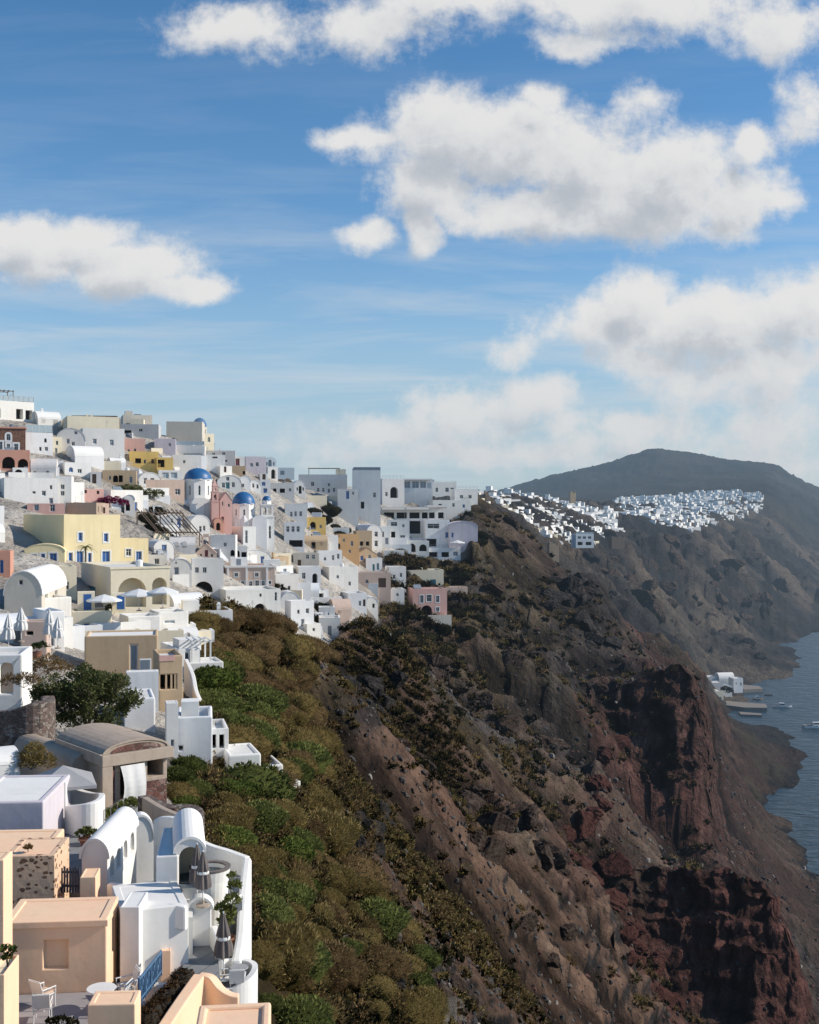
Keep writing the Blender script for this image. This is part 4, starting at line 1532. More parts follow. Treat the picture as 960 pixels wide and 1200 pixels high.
    a = Hs('small tan chapel with dark red door and bell gable', 229, 254, 637, 655, 10, k='gable', c='pt', w=[('r', 242, 648.5, 5, 9), ('w', 235.5, 651, 3, 4), ('w', 248.5, 651, 3, 4)], rise=1.7, cat='chapel', name='chapel')
    mb = MB()
    W, H = a.W, a.H
    for u in (-.75, .45):
        mb.box(W / 2 + u, W / 2 + u + .3, .0, .4, H - .3, H + 1.1)
    mb.box(W / 2 - .9, W / 2 + .9, -.05, .45, H + 1.1, H + 1.3)
    mb.box(W / 2 - .5, W / 2 + .5, .0, .4, H + 1.3, H + 1.7)
    mb.build('bell_gable', wallmat('pt'), a.root)
    Hs('grey barrel vaulted house left of the tan chapel', 199, 229, 629, 650, 12, k='vaultx', c='lg', D=6)
    # --- the middle of the slope
    a = Hs('white gabled house with grey door right of the yellow mansion', 199, 225, 655, 684, 14, k='vault', rise=1.6, w=[('d', 207, 671, 6, 13), ('w', 206.5, 659.5, 2, 2.4)])
    a = Hs('white house with twin windows over a dark garage arch', 225, 262, 655, 696, 12, c='bw', w=[('w', 231, 668, 5, 7), ('w', 240, 668, 5, 7), ('a', 238.5, 688, 22, 13)])
    a = Hs('sandy mansion with two rows of windows and white pilasters', 265, 322, 663, 691, 12, c='pt', s=252, D=9,
           w=[('w', x, 673.5, 4.5, 5) for x in (277, 301)] + [('w', 269, 684.5, 4, 7), ('w', 277, 686, 5, 9), ('w', 284.5, 684.5, 4, 7), ('w', 294, 684.5, 4, 7), ('w', 301.5, 684.5, 5, 9), ('w', 308.5, 684, 4, 7), ('w', 316.5, 682.5, 3, 4)], surround=.12)
    a.cornice(1.0, .2, .3, 'w').roofbox(1, 4, 3, 2.5, 1.6, 'w', 'g').roofbox(7, 5, 3, 2, 1.2, 'w')
    mb = MB()
    for q in (0.02, .40, .82):
        mb.box(a.W * q, a.W * q + .35, -.16, -.004, 0, a.H)
    mb.build('pilaster', wallmat('w'), a.root)
    a = Hs('white house with two dark arches under the sandy mansion', 265, 329, 691, 726, 20, s=252, w=[('w', 305.5, 697.5, 3, 4), ('w', 323.5, 699, 3, 10), ('a', 305, 714, 14, 13), ('a', 284, 715, 10, 11)], ydep=-2)
    Hs('low white front with arched windows above the brown bushes', 272, 332, 722, 741, 16, w=[('w', 285, 729, 4, 7, 1), ('w', 297, 728.5, 3, 6), ('w', 313, 728, 4, 6), ('w', 322, 727, 3, 5)])
    a = Hs('white house with a pale teal rounded roof left of the ravine', 329, 352, 694, 720, 16, k='vault', rise=2.0, rc='bw', w=[('w', 340, 713, 4, 5)])
    Hs('bright white block at the edge of the brown bushes', 341, 368, 704, 738, 28, s=334, w=[('w', 350, 717, 3, 5), ('w', 360.5, 716, 4, 6), ('d', 355, 730, 4, 9)])
    Hs('small white house at the lower tip of the white row', 360, 376, 731, 747, 32, s=352, w=[('w', 368, 738, 3, 4)])
    Hs('white stepped house left of the ravine below the beige house', 323, 350, 673, 696, 26, s=316, w=[('w', 331, 687, 3, 5), ('w', 339, 689, 3, 5)])
    Hs('beige house with a pair of square windows', 344, 374, 648, 670, 8, c='be', w=[('w', 360.5, 652.5, 4, 5.5), ('w', 367.5, 652.5, 4, 5.5), ('n', 351, 660, 4, 8)])
    Hs('white house with two dark windows right of the beige house', 373, 401, 645, 667, 18, w=[('w', 390.5, 653.5, 3, 6), ('w', 396.5, 652, 3, 6), ('w', 381, 655, 3, 4)])
    Hs('brown tan house with dark arched doorway', 357, 384, 628, 647, 8, c='t', k='vaultx', rise=1.4, D=6, w=[('a', 367.5, 638, 5, 10), ('w', 377, 637, 3, 5)])
    Hs('tan low house with lit roof slab right of the dark arched doorway', 384, 402, 630, 650, 12, c='o', w=[('w', 391, 638, 3, 5), ('k', 397, 640, 4, 6)], rc='w')
    Hs('ochre house with two stacked windows', 398, 421, 626, 657, 18, s=392, c='o', w=[('w', 412.5, 637, 3.4, 6), ('w', 410, 646, 3, 4), ('w', 403, 633, 3, 4)])
    Hs('yellow ochre house with arched porch beside the dark ravine', 354, 382, 606, 627, 14, c='oy', w=[('a', 367, 616, 7, 9), ('w', 376, 617, 3, 4)])
    Hs('white cube with three dark windows above the yellow porch', 334, 360, 590, 612, 8, s=328, c='w', w=[('w', 341.5, 602.5, 3, 6), ('w', 346.5, 602, 3, 6), ('w', 352.5, 602, 3.4, 6)])
    Hs('bluish white house with three windows and a shaded parasol terrace', 333, 357, 612, 645, 8, c='bw', w=[('w', 337.5, 620, 4, 7), ('w', 343.5, 620, 4, 7), ('w', 349.5, 620, 4, 7), ('k', 347, 637, 16, 8)])
    Hs('white house below the parasol terrace', 350, 376, 664, 684, 14, c='bw', n=(2, 1))
    # --- the big hotel block to the right
    a = Hs('long bluish white building with a row of small windows on the ridge', 350, 407, 556, 580, 4, c='bw', w=[('w', 366.5, 567, 4, 5), ('w', 385.5, 568, 3, 4), ('w', 373, 574, 3, 5), ('w', 379, 574, 3, 5), ('w', 385.5, 575, 3, 5), ('w', 391.5, 574, 3, 5), ('w', 358, 574, 3, 4)])
    a.pergola(3, 12, 1, 4, a.H, 1.8).roofbox(11, 2, 3, 3, 2.0, 'c')
    a = Hs('tall plain white tower block crowning the ridge', 413, 446, 551, 612, 3, s=453, c='bw', D=9, w=[('b', 407 + 12, 580, 3, 9), ('w', 439, 580, 3.5, 6), ('k', 425, 592, 4, 8)])
    mb = MB()
    mb.box(.0, a.W, .3, a.D * .5, a.H, a.H + .5)
    mb.box(0.3, a.W, .6, a.D * .4, a.H + .5, a.H + .9)
    mb.build('roof_slab', M['greypaint'], a.root)
    Hs('white wing with blue door left of the tower block', 396, 420, 573, 608, 6, c='bw', w=[('b', 407.5, 580, 4, 10), ('w', 414, 578, 2.4, 4)], ydep=-4)
    a = Hs('sunlit white wing with tall arched recess right of the tower block', 448, 474, 561, 594, 16, c='bw', w=[('w', 453, 579, 3, 5), ('a', 462, 577, 9, 13)], sw=(), ydep=-3)
    a.railing(1.0, 'F')
    a = Hs('white hotel storey with a strip of blue grey windows', 470, 507, 561, 590, 5, c='bw', w=[('g', 477, 568, 8, 8), ('g', 487, 568, 8, 8), ('g', 496, 568, 7, 8), ('G', 503, 569, 5, 7)])
    a.awning(0, a.W * .9, 1.2, a.H - .2, .2)
    a = Hs('white stepped hotel terrace with parasols on the ridge', 505, 535, 565, 588, 16, s=500, c='w', w=[('w', 512, 562 + 12, 3, 5), ('w', 524, 574, 4, 5), ('w', 530, 574, 4, 5)])
    a.railing(1.0, 'FR').roofbox(1, 2, 3, 3, 2.2, 'w', 'g')
    a = Hs('last white hotel house at the right end of the ridge', 533, 560, 573, 592, 12, c='w', w=[('w', 541, 582, 4, 4), ('w', 551, 582, 4, 4)])
    a.railing(0.9, 'F')
    a = Hs('white terrace with furniture below the last hotel house', 508, 552, 586, 601, 12, c='w', n=None, w=[('k', 516, 593, 4, 5)])
    a.railing(0.9, 'FR')
    a = Hs('taverna terrace with long grey awnings over dark openings', 447, 503, 594, 612, 4, c='bw', w=[('k', 456, 604, 12, 7), ('k', 471, 604, 12, 7), ('k', 486, 604, 12, 7), ('k', 498, 604, 7, 7)])
    a.awning(.2, a.W * .48, 2.2, a.H - .3, .5).awning(a.W * .52, a.W - .2, 2.2, a.H - .3, .5)
    a = Hs('white taverna terrace with dark openings right of the awnings', 500, 523, 592, 611, 8, c='bw', w=[('k', 506, 604, 8, 7), ('k', 517, 604, 7, 7)])
    a.awning(.2, a.W - .2, 1.8, a.H - .2, .4)
    a = Hs('white hotel wing with dark framed doorway in the shaded block', 455, 480, 609, 642, 5, c='bw', w=[('w', 462, 614, 8, 5), ('k', 461, 627, 5, 8), ('w', 473, 616, 3, 4), ('w', 472, 630, 6, 6)])
    a.parapet_wall(2.2, 1.0)
    a = Hs('white hotel front with big dark square bay', 478, 501, 609, 634, 5, c='bw', w=[('k', 486, 618, 14, 15), ('w', 497.5, 618, 3, 4)])
    a.parapet_wall(2.5, 0.9)
    a = Hs('white hotel front with wide dark ribbon window', 499, 527, 609, 646, 8, c='bw', w=[('w', 508, 616.5, 14, 6), ('w', 519, 616.5, 8, 6), ('w', 501.5, 618, 2.4, 5), ('k', 506, 636, 12, 9), ('b', 530 - 6, 627, 4, 7)])
    a.parapet_wall(2.4, 0.9)
    a = Hs('tall plain rounded wall at the cliff end of the hotel', 527, 560, 611, 650, 6, c='l', k='vault', rise=1.6, D=8, w=[('b', 530.5, 627, 3, 6)])
    Hs('lower white hotel terrace rooms with arched canopies', 476, 503, 634, 651, 5, c='bw', w=[('k', 483, 642, 9, 10, 1), ('k', 496, 642, 9, 8, 1)])
    Hs('white barrel vaulted house with arched gable near the ochre house', 430, 448, 615, 645, 20, s=408, k='vault', c='w', rc='bw', w=[('w', 441, 626, 4, 6), ('w', 441, 637, 4, 7), ('w', 434.5, 636, 3, 5)])
    Hs('white house with grey framed windows between vault and hotel', 446, 457, 617, 642, 8, c='bw', w=[('w', 449, 626, 3, 7), ('d', 453.5, 634, 4, 8)])
    Hs('low plain white cube at the foot of the hotel', 443, 477, 630, 642, 10, s=440, c='bw', ext=5)
    Hs('small yellow tan house below the barrel vault', 418, 436, 622, 644, 14, c='t', rc='c', w=[('k', 424, 637, 4, 5), ('k', 431, 637, 4, 5)])
    Hs('tan house with slanted ruined wall and rusty bush', 418, 442, 642, 668, 22, k='gable', c='t', w=[('w', 428, 657, 3, 5)])
    Hs('small white house front with teal shutters', 429, 448, 654, 674, 14, s=420, w=[('e', 438, 665, 3, 8), ('e', 443, 664, 3, 8)])
    Hs('white stepped block between the brown door and the teal door house', 456, 476, 664, 692, 14, c='bw', w=[('w', 462, 676, 3, 5), ('w', 470, 674, 3, 5), ('d', 466, 686, 3, 7)])
    Hs('low white terrace block left of the teal door house', 446, 474, 690, 704, 10, c='w', w=[('k', 455, 698, 4, 6), ('w', 466, 697, 3, 4)])
    Hs('pale small house under the low plain white cube', 450, 474, 645, 662, 8, c='bw', w=[('w', 457, 652, 3, 5), ('w', 466, 652, 3, 5)])
    a = Hs('white lower terrace of the hotel with blue grey furniture recesses', 500, 540, 642, 655, 6, c='bw', w=[('k', 508, 650, 10, 6), ('k', 522, 650, 9, 6), ('g', 534, 649, 6, 5)])
    a.railing(.9, 'F')
    a = Hs('sandy pink flat house with large brown door', 420, 458, 671, 696, 8, c='pt', w=[('n', 448, 683, 9, 11)])
    a = Hs('cream flat house with teal door and windows', 475, 520, 668, 691, 10, s=525, c='c', w=[('w', 486, 683, 6, 7), ('w', 496.5, 683, 4, 6), ('e', 507.5, 684, 7, 10), ('e', 491, 684, 3, 6)])
    a.roofbox(2, 2, 3, 2, .9)
    a = Hs('pink two storey house with dark arched porch by the cliff', 484, 524, 690, 722, 12, s=478, c='p', w=[('w', 494.5, 702, 4, 9), ('w', 503, 701, 6, 8), ('w', 513, 702, 4, 8), ('a', 500, 715.5, 13, 12), ('w', 513, 714, 4, 5)], surround=.15)
    a.parapet_wall(3.0, .5, c='be')
    Hs('tan wing right of the pink cliff house', 523, 548, 688, 706, 12, c='pt', w=[('k', 530, 697, 3, 5), ('k', 538, 696, 3, 4)])
    Hs('white house with brown door below the sandy pink house', 408, 430, 695, 715, 16, s=400, w=[('w', 422, 707, 3, 6), ('n', 427, 706.5, 3, 8)])
    Hs('tiny white arched house beside the brown door house', 430, 443, 700, 716, 14, k='vault', w=[('k', 438, 710, 3, 5)])
    Hs('white stepped house with light blue stairs in the ravine', 386, 420, 664, 694, 26, s=378, c='bw', w=[('w', 396, 676, 3, 4), ('w', 410, 684, 3, 5)])
    Hs('lowest white cliff house with terrace below the ravine', 415, 438, 728, 754, 20, s=408, w=[('w', 425, 742, 3, 5), ('d', 433, 744, 4, 8)])
    Hs('small white ledge house below the lowest terrace', 440, 459, 743, 770, 20, c='w', w=[('w', 446, 752, 3, 4), ('k', 455, 758, 3, 5)], k='flat', rise=None)
    Hs('round tan ruined house with rough walls in the ravine', 391, 412, 703, 735, 16, c='pt', k='vaultx', rise=2.0, D=5, w=[('k', 398, 717, 4, 4)])

    # --- yellow mansion
    a = Hs('large pale yellow mansion with blue framed windows', 75, 141, 603, 667, 38, s=10, c='y', surround=.2,
           w=[('b', 94.5, 629, 5, 10), ('b', 124.5, 630, 5, 10), ('b', 83, 655, 5, 15), ('b', 94, 654, 8, 16), ('b', 105.5, 655, 4, 14), ('b', 124.5, 654.5, 9, 17)])
    ym = a
    a = Hs('yellow wing with blue doors and rounded parapet beside the mansion', 29, 76, 638, 667, 12, c='y', s=22, ydep=-6, Y=ym.Y - 3, D=5, surround=.18, k='vault', rise=1.0,
           w=[('b', 50.5, 655.5, 5, 14), ('b', 62.5, 655.5, 9, 15), ('b', 40, 653, 7, 7)])
    a = Hs('yellow right wing with blue door and sloping stair wall', 141, 174, 631, 667, 30, c='y', surround=.18, w=[('b', 163, 654.5, 7, 17)])
    a = Hs('small white rooftop room with railing right of the yellow wing', 174, 196, 650, 666, 16, s=170, c='w', w=[('w', 184, 658, 6, 7)])
    a.railing(.8, 'FR')
    a = Hs('cream terrace building with two great arches', 130, 199, 664, 722, 28, s=91, c='c', ydep=-4,
           w=[('c', 155, 695, 33, 35, 1), ('c', 187, 693, 17, 32, 1), ('w', 138, 712, 4, 14)], sw=[('e', 107.5, 691, 9, 9)])
    a.cornice(1.0, .1, .25, 'c')
    TERR['cream'] = a
    Hs('cream wall house with small window left of the great arches', 52, 90, 664, 700, 22, c='c', w=[('w', 78, 686.5, 6, 9)], D=5)
    Hs('white barrel vaulted house with beige shaded front and sunlit slit window side', 5, 49, 670, 722, 8, s=78, k='vault', rise=2.4, c='be', rc='w', w=[('w', 24.5, 682.5, 5, 6)], sw=[('w', 54.5, 696, 3, 11), ('w', 66, 693, 3, 11)])  # beige wall colour carries the shade of a white front
    Hs('bright white block right of the beige fronted barrel vault', 49, 84, 700, 732, 40, c='w')
    Hs('pinkish house with narrow vent below the barrel vault', 24, 55, 728, 766, 8, s=60, c='pt', rc='w', w=[('k', 35, 742, 8, 4)])
    Hs('white stepped block beside the pinkish vent house', 55, 76, 716, 764, 34, c='w', w=[('d', 62, 750, 4, 14)])
    Hs('dark red shed with blue door at the left edge', -10, 12, 646, 675, 14, c='s', w=[('b', 2, 664, 5, 16)])
    a = Hs('small cream house with blue shutters under the open parasol', 84, 131, 716, 742, 16, c='c', w=[('b', 101.5, 733, 7, 5)])
    a.roofbox(0.6, 2.0, 1.8, 2, 2.2, 'c', 'b')
    a.roofbox(4.2, 2.0, 1.4, 2, 2.0, 'c', 'b')
    Hs('long plain white wall house right of the blue shutters', 150, 188, 722, 750, 26, c='w')
    Hs('white block with slatted panel above the grey vault house', 186, 221, 717, 752, 26, c='w', w=[('G', 199, 729, 12, 3)])
    Hs('white block with arched gate right of the long white wall', 200, 233, 737, 762, 22, k='vaultx', rise=1.2, D=4, w=[('w', 221, 745, 4, 8, 1)])
    a = Hs('tan flat roofed house with grey door behind the big tree', 99, 185, 745, 800, 12, s=70, c='t', rc='w', par=.15, w=[('d', 157, 770.5, 9, 30)])
    AC(a, 170.5, 777)
    Hs('grey white base wall house below the tan house', 148, 186, 787, 832, 14, c='bw', ydep=-1.0, D=1.0, par=.03)
    a = Hs('tan house with pink balcony and pillared loggia', 186, 214, 768, 832, 18, c='t', w=[('k', 197, 799.5, 20, 17)], ydep=-2)
    mb = MB()
    for q in (.28, .5, .66):
        mb.box(a.W * q, a.W * q + .14, .05, .2, (832 - 808) / F * a.Y, (832 - 790) / F * a.Y)
    mb.build('pillar', wallmat('t'), a.root)
    mb = MB()
    mb.box(.05, a.W - .6, -.05, -.003, a.H - .1 * a.H, a.H + .02)
    mb.build('balcony_panel', wallmat('p'), a.root)
    a = Hs('pale grey house with small shallow vault roof right of the tan house', 208, 235, 760, 797, 26, s=188, c='bw', k='flat', w=[('w', 219.5, 770, 5, 10)], rc='w')
    a.roofbox(.5, 1.2, 2.2, 2.5, 1.1, 'w')
    # --- lower white stepped houses at the village edge
    a = Hs('white terraced house with stepped parapet at the bottom of the lane', 207, 249, 840, 886, 10, s=None, c='bw', rc='w', par=.5, w=[('k', 212, 877, 5, 5)])
    a.roofbox(.3, .6, 1.2, 1.5, 1.3, 'w')
    Hs('tall white stair wall left of the stepped parapet house', 195, 209, 824, 882, 16, c='w', D=1.2, par=.02, w=[('d', 202, 872, 4, 10)])
    a = Hs('white pillared porch house beside the stepped parapet house', 245, 268, 854, 890, 14, c='w', w=[('k', 251, 869, 5, 16), ('k', 260, 869, 6, 16)], D=4)
    a = Hs('lowest white terrace house with sloping walls above the scrub', 268, 306, 884, 916, 18, s=240, c='w', D=4, par=.12, w=[('w', 300, 900, 3, 6)])
    Hs('low white terrace with pale deck at the tip of the white stepped row', 296, 332, 897, 920, 20, c='w', rc='w', D=4, par=.25)
    a = Hs('white curved house left of the lane stairs', 146, 182, 818, 856, 16, c='bw', k='flat', par=.1)
    a = Hs('cream corner block above the white stepped parapet', 200, 215, 806, 830, 20, c='t', rc='w', w=[('g', 216 - 6, 822, 5, 8)])
    # --- left edge
    a = Hs('white garden building with blind arch at the left edge', -30, 26, 767, 818, 10, c='w', Y=73, w=[('x', 8, 795, 15, 36, 1)])
    return


TERR = {}


def AC(h, px, py):
    """wall mounted air conditioner"""
    r = empty('air_conditioner', P(px, py + 8, h.Y - .55), h.th, 'white air conditioner box beside the grey door of the tan house', 'air conditioner')
    mb = MB()
    mb.box(-.48, .48, -.3, .1, 0, .95)
    mb.build('casing', M['whitepaint'], r, bevel=.03)
    mb = MB()
    for i in range(9):
        mb.box(-.4, .4, -.325, -.302, .1 + i * .09, .145 + i * .09)
    mb.build('grille', M['greypaint'], r)
    mb = MB()
    mb.box(-.4, -.3, -.2, .6, -.08, -.002)
    mb.box(.3, .4, -.2, .6, -.08, -.002)
    mb.build('bracket', M['metal'], r)


# ------------------------------------------------------------------ landmarks with domes and bells
def landmarks():
    wm = wallmat('w')
    # topmost church dome on the skyline
    root, R, H, Y = dome_church('cream church with small blue dome on the skyline', 232.5, 512, 499.5, 489, 8.3, 20, 'c', Y=hit(232, 520))
    # large left dome
    root, R, H, Y = dome_church('white church with the largest blue dome at centre left', 229, 588, 562, 549, 16, 18, 'w', Y=hit(229, 600))
    nv = MB()
    nl = R * 2.4
    Hn = H * 0.15
    # crossing arms with barrel roofs
    for ang in (0, 90):
        c, s = math.cos(rad(ang)), math.sin(rad(ang))
        Mx = Matrix.Rotation(rad(ang), 4, 'Z')
        w2, l2 = R * 0.78, R * 1.75
        arc = [(w2 * math.cos(math.pi * i / 14), Hn - w2 * .55 + w2 * .62 * math.sin(math.pi * i / 14)) for i in range(15)]
        for e in (-l2, l2):
            nv.poly([Mx @ Vector((e, y, z)) for y, z in [(-w2, -5)] + [(w2, -5)] + arc])
        for i in range(14):
            a, b = arc[i], arc[i + 1]
            nv.poly([Mx @ Vector((-l2, *a)), Mx @ Vector((l2, *a)), Mx @ Vector((l2, *b)), Mx @ Vector((-l2, *b))])
        for y in (-w2, w2):
            nv.poly([Mx @ Vector((-l2, y, -5)), Mx @ Vector((l2, y, -5)), Mx @ Vector((l2, y, arc[0][1])), Mx @ Vector((-l2, y, arc[0][1]))])
    nv.build('nave', wm, root)
    # middle dome
    root, R, H, Y = dome_church('white church with deep blue dome beside the bell tower', 283.5, 613, 591, 577, 13.5, 12, 'w', Y=hit(283, 625))
    nv = MB()
    nv.lathe([(R * 1.1, -6), (R * 1.1, H * .2), (R * .98, H * .42)], 8, (0, 0, 0))
    Mx = Matrix.Translation((R * 1.3, -R * .2, 0))
    w2, l2 = R * .62, R * 1.2
    arc = [(w2 * math.cos(math.pi * i / 12), H * .12 + w2 * .8 * math.sin(math.pi * i / 12)) for i in range(13)]
    for e in (-l2, l2):
        nv.poly([Mx @ Vector((y, e, z)) for y, z in [(-w2, -6), (w2, -6)] + arc])
    for i in range(12):
        a, b = arc[i], arc[i + 1]
        nv.poly([Mx @ Vector((a[0], -l2, a[1])), Mx @ Vector((a[0], l2, a[1])), Mx @ Vector((b[0], l2, b[1])), Mx @ Vector((b[0], -l2, b[1]))])
    for y in (-w2, w2):
        nv.poly([Mx @ Vector((y, -l2, -6)), Mx @ Vector((y, l2, -6)), Mx @ Vector((y, l2, H * .12)), Mx @ Vector((y, -l2, H * .12))])
    nv.build('nave', wallmat('bw'), root)
    # bell tower of three diminishing stages
    Yt = hit(311, 642)
    X = (311.5 - 480) / F * Yt
    zf = lambda py: -(py - 600) / F * Yt
    r = empty('bell_tower', (X, Yt + 1.5, zf(642)), rad(14), 'slender white bell tower with small blue cupola', 'bell tower')
    z0 = zf(642)
    hw = 8.0 / F * Yt
    mb = MB()
    h1, h2, h3 = zf(606) - z0, zf(592) - z0, zf(587) - z0
    wl = MB()
    for ang in range(4):
        Mx = Matrix.Rotation(math.pi / 2 * ang, 4, 'Z')
        mp = lambda u, v, d, Mx=Mx: Mx @ Vector((u - hw, -hw + d, v))
        a1 = arch_pts(hw * .45, hw * .8, h1 * .30, h1 * .72, 8)
        a2 = arch_pts(hw * 1.2, hw * 1.55, h1 * .30, h1 * .72, 8)
        face(wl, mp, [(0, -4), (2 * hw, -4), (2 * hw, h1), (0, h1)], [a1, a2], .2)
        for a in (a1, a2):
            opening(r, mp, a, 'w', .2, False)
        k = hw * .88
        mp2 = lambda u, v, d, Mx=Mx: Mx @ Vector((u - k, -k + d, v))
        b1 = arch_pts(k * .25, k * .85, h1 + .5, h2 - .5, 8)
        b2 = arch_pts(k * 1.15, k * 1.75, h1 + .5, h2 - .5, 8)
        face(wl, mp2, [(0, h1), (2 * k, h1), (2 * k, h2), (0, h2)], [b1, b2], .35)
    wl.mesh([(-hw, -hw, h1), (hw, -hw, h1), (hw, hw, h1), (-hw, hw, h1)], [(0, 1, 2, 3)])
    for z, q in ((h1, hw * 1.1), (h2, hw * 1.02)):
        wl.box(-q, q, -q, q, z - .001, z + .22)
    wl.lathe([(hw * .66, h2 + .2), (hw * .66, h3), (hw * .72, h3 + .02), (hw * .72, h3 + .15)], 8, (0, 0, 0))
    wl.build('tower_wall', wallmat('w'), r)
    cp = dome_mesh(hw * .66, 18, 8, 1.0, h3 + .15).build('dome', M['domeblue'], r, smooth=True)
    cross_mesh((0, 0), h3 + hw * .66 + .1, .9).build('cross', M['whitepaint'], cp)
    bl = MB()
    bl.lathe([(.05, .75), (.22, .7), (.28, .45), (.34, .15), (.46, 0)], 12, (0, 0, h1 + 1.0))
    bl.build('bell', M['brownpaint'], r)
    # pink church: stepped gable front and bell tower
    a = House('pink church front with pointed gable below the largest dome', 258, 272, 577, 622, 22, s=None, c='p', k='gable', rise=1.6, D=9,
              w=[('n', 261, 608, 3, 5), ('w', 261, 590, 1.6, 5, 1), ('w', 268.5, 592, 2.4, 4, 1)], name='church', cat='church', Y=hit(262, 626))
    b = House('pink arched porch house at the foot of the pink church', 251, 262, 607, 626, 22, c='s', k='vault', w=[('a', 256, 617, 5, 9)], Y=a.Y - 2, D=3)
    Yt = a.Y - .5
    X = (251 - 480) / F * Yt
    zf = lambda py: -(py - 600) / F * Yt
    z0 = zf(622)
    r = empty('bell_tower', (X, Yt + .6, z0), rad(22), 'pink bell tower stepped in three stages beside the pink church', 'bell tower')
    wl = MB()
    hw = 4.6 / F * Yt
    zz = [(-4, zf(588) - z0, hw), (zf(588) - z0, zf(577) - z0, hw * .82), (zf(577) - z0, zf(570) - z0, hw * .62)]
    for i, (a0, b0, k) in enumerate(zz):
        for ang in range(4):
            Mx = Matrix.Rotation(math.pi / 2 * ang, 4, 'Z')
            mp = lambda u, v, d, Mx=Mx, k=k: Mx @ Vector((u - k, -k + d, v))
            ho = [arch_pts(k * .55, k * 1.45, max(a0, 0) + (b0 - max(a0, 0)) * (.18 if i else .72), b0 - .35, 8)] if i else []
            face(wl, mp, [(0, a0), (2 * k, a0), (2 * k, b0), (0, b0)], ho, .3)
        wl.box(-k * 1.12, k * 1.12, -k * 1.12, k * 1.12, b0 - .001, b0 + .18)
    k = hw * .6
    zt = zz[-1][1] + .18
    wl.mesh([(-k, -k, zt), (k, -k, zt), (k, k, zt), (-k, k, zt), (0, 0, zt + 1.3)], [(0, 1, 4), (1, 2, 4), (2, 3, 4), (3, 0, 4)])
    wl.build('tower_wall', wallmat('p'), r)
    bl = MB()
    bl.lathe([(.04, .6), (.18, .55), (.22, .35), (.28, .12), (.36, 0)], 10, (0, 0, zz[1][0] + .8))
    bl.build('bell', M['brownpaint'], r)
    # blank side of the pink church nave seen below the big dome
    House('long plain lilac nave wall joined to the pink church', 222, 250, 590, 618, 6, c='lg', Y=a.Y + 1, D=8)
# ------------------------------------------------------------------ more houses: fill the slope between the ones above
def clutter(rg):
    # aerials, tanks and pots on the flat roofs of the middle distance
    tank = MB()
    tank.lathe([(.01, 0), (.42, 0), (.45, .1), (.45, .85), (.2, 1.0), (.01, 1.0)], 12)
    hs = [h for h in HOUSES if 85 < h.Y < 300 and h.H > 2.0 and h.W > 3 and getattr(h, 'k', 'flat') == 'flat' and h.label is None or (h.label and 85 < h.Y < 300 and h.W > 5 and 'vault' not in h.label and 'gable' not in h.label and 'round' not in h.label)]
    for h in hs:
        q = rg.random()
        z = h.H - .35
        u, v = h.W * rg.uniform(.25, .75), h.D * rg.uniform(.3, .8)
        if q < .28:
            mb = MB()
            mb.bar((u, v, z), (u, v, z + 2.4), .025, 4)
            for k in range(4):
                mb.bar((u - .35 + .05 * k, v, z + 1.8 + .15 * k), (u + .35 - .05 * k, v, z + 1.8 + .15 * k), .015, 4)
            mb.build('aerial', M['metal'], h.root)
        elif q < .45:
            mb = MB()
            for (a, b) in zip(tank.f, tank.m):
                mb.poly([Vector(tank.v[i]) + Vector((u, v, z)) for i in a])
            mb.build('water_tank', M['whitepaint'] if rg.random() < .6 else M['metal'], h.root)
        elif q < .6:
            mb = MB()
            mb.box(u - .9, u + .9, v, v + 1.2, z + .05, z + .12, M=None)
            mb.box(u - .8, u + .8, v + 1.2, v + 1.6, z + .7, z + 1.1)
            for x in (-.8, .8):
                mb.bar((u + x, v + 1.3, z), (u + x, v + 1.3, z + .9), .03, 4)
            mb.mesh([(u - .9, v, z + .2), (u + .9, v, z + .2), (u + .9, v + 1.25, z + .95), (u - .9, v + 1.25, z + .95)], [(0, 1, 2, 3)])
            mb.build('solar_heater', M['greypaint'], h.root)


LIMX = [560, 600, 612, 645, 655, 672, 700, 740, 756]
LIMV = [556, 520, 500, 500, 474, 474, 445, 420, 380]


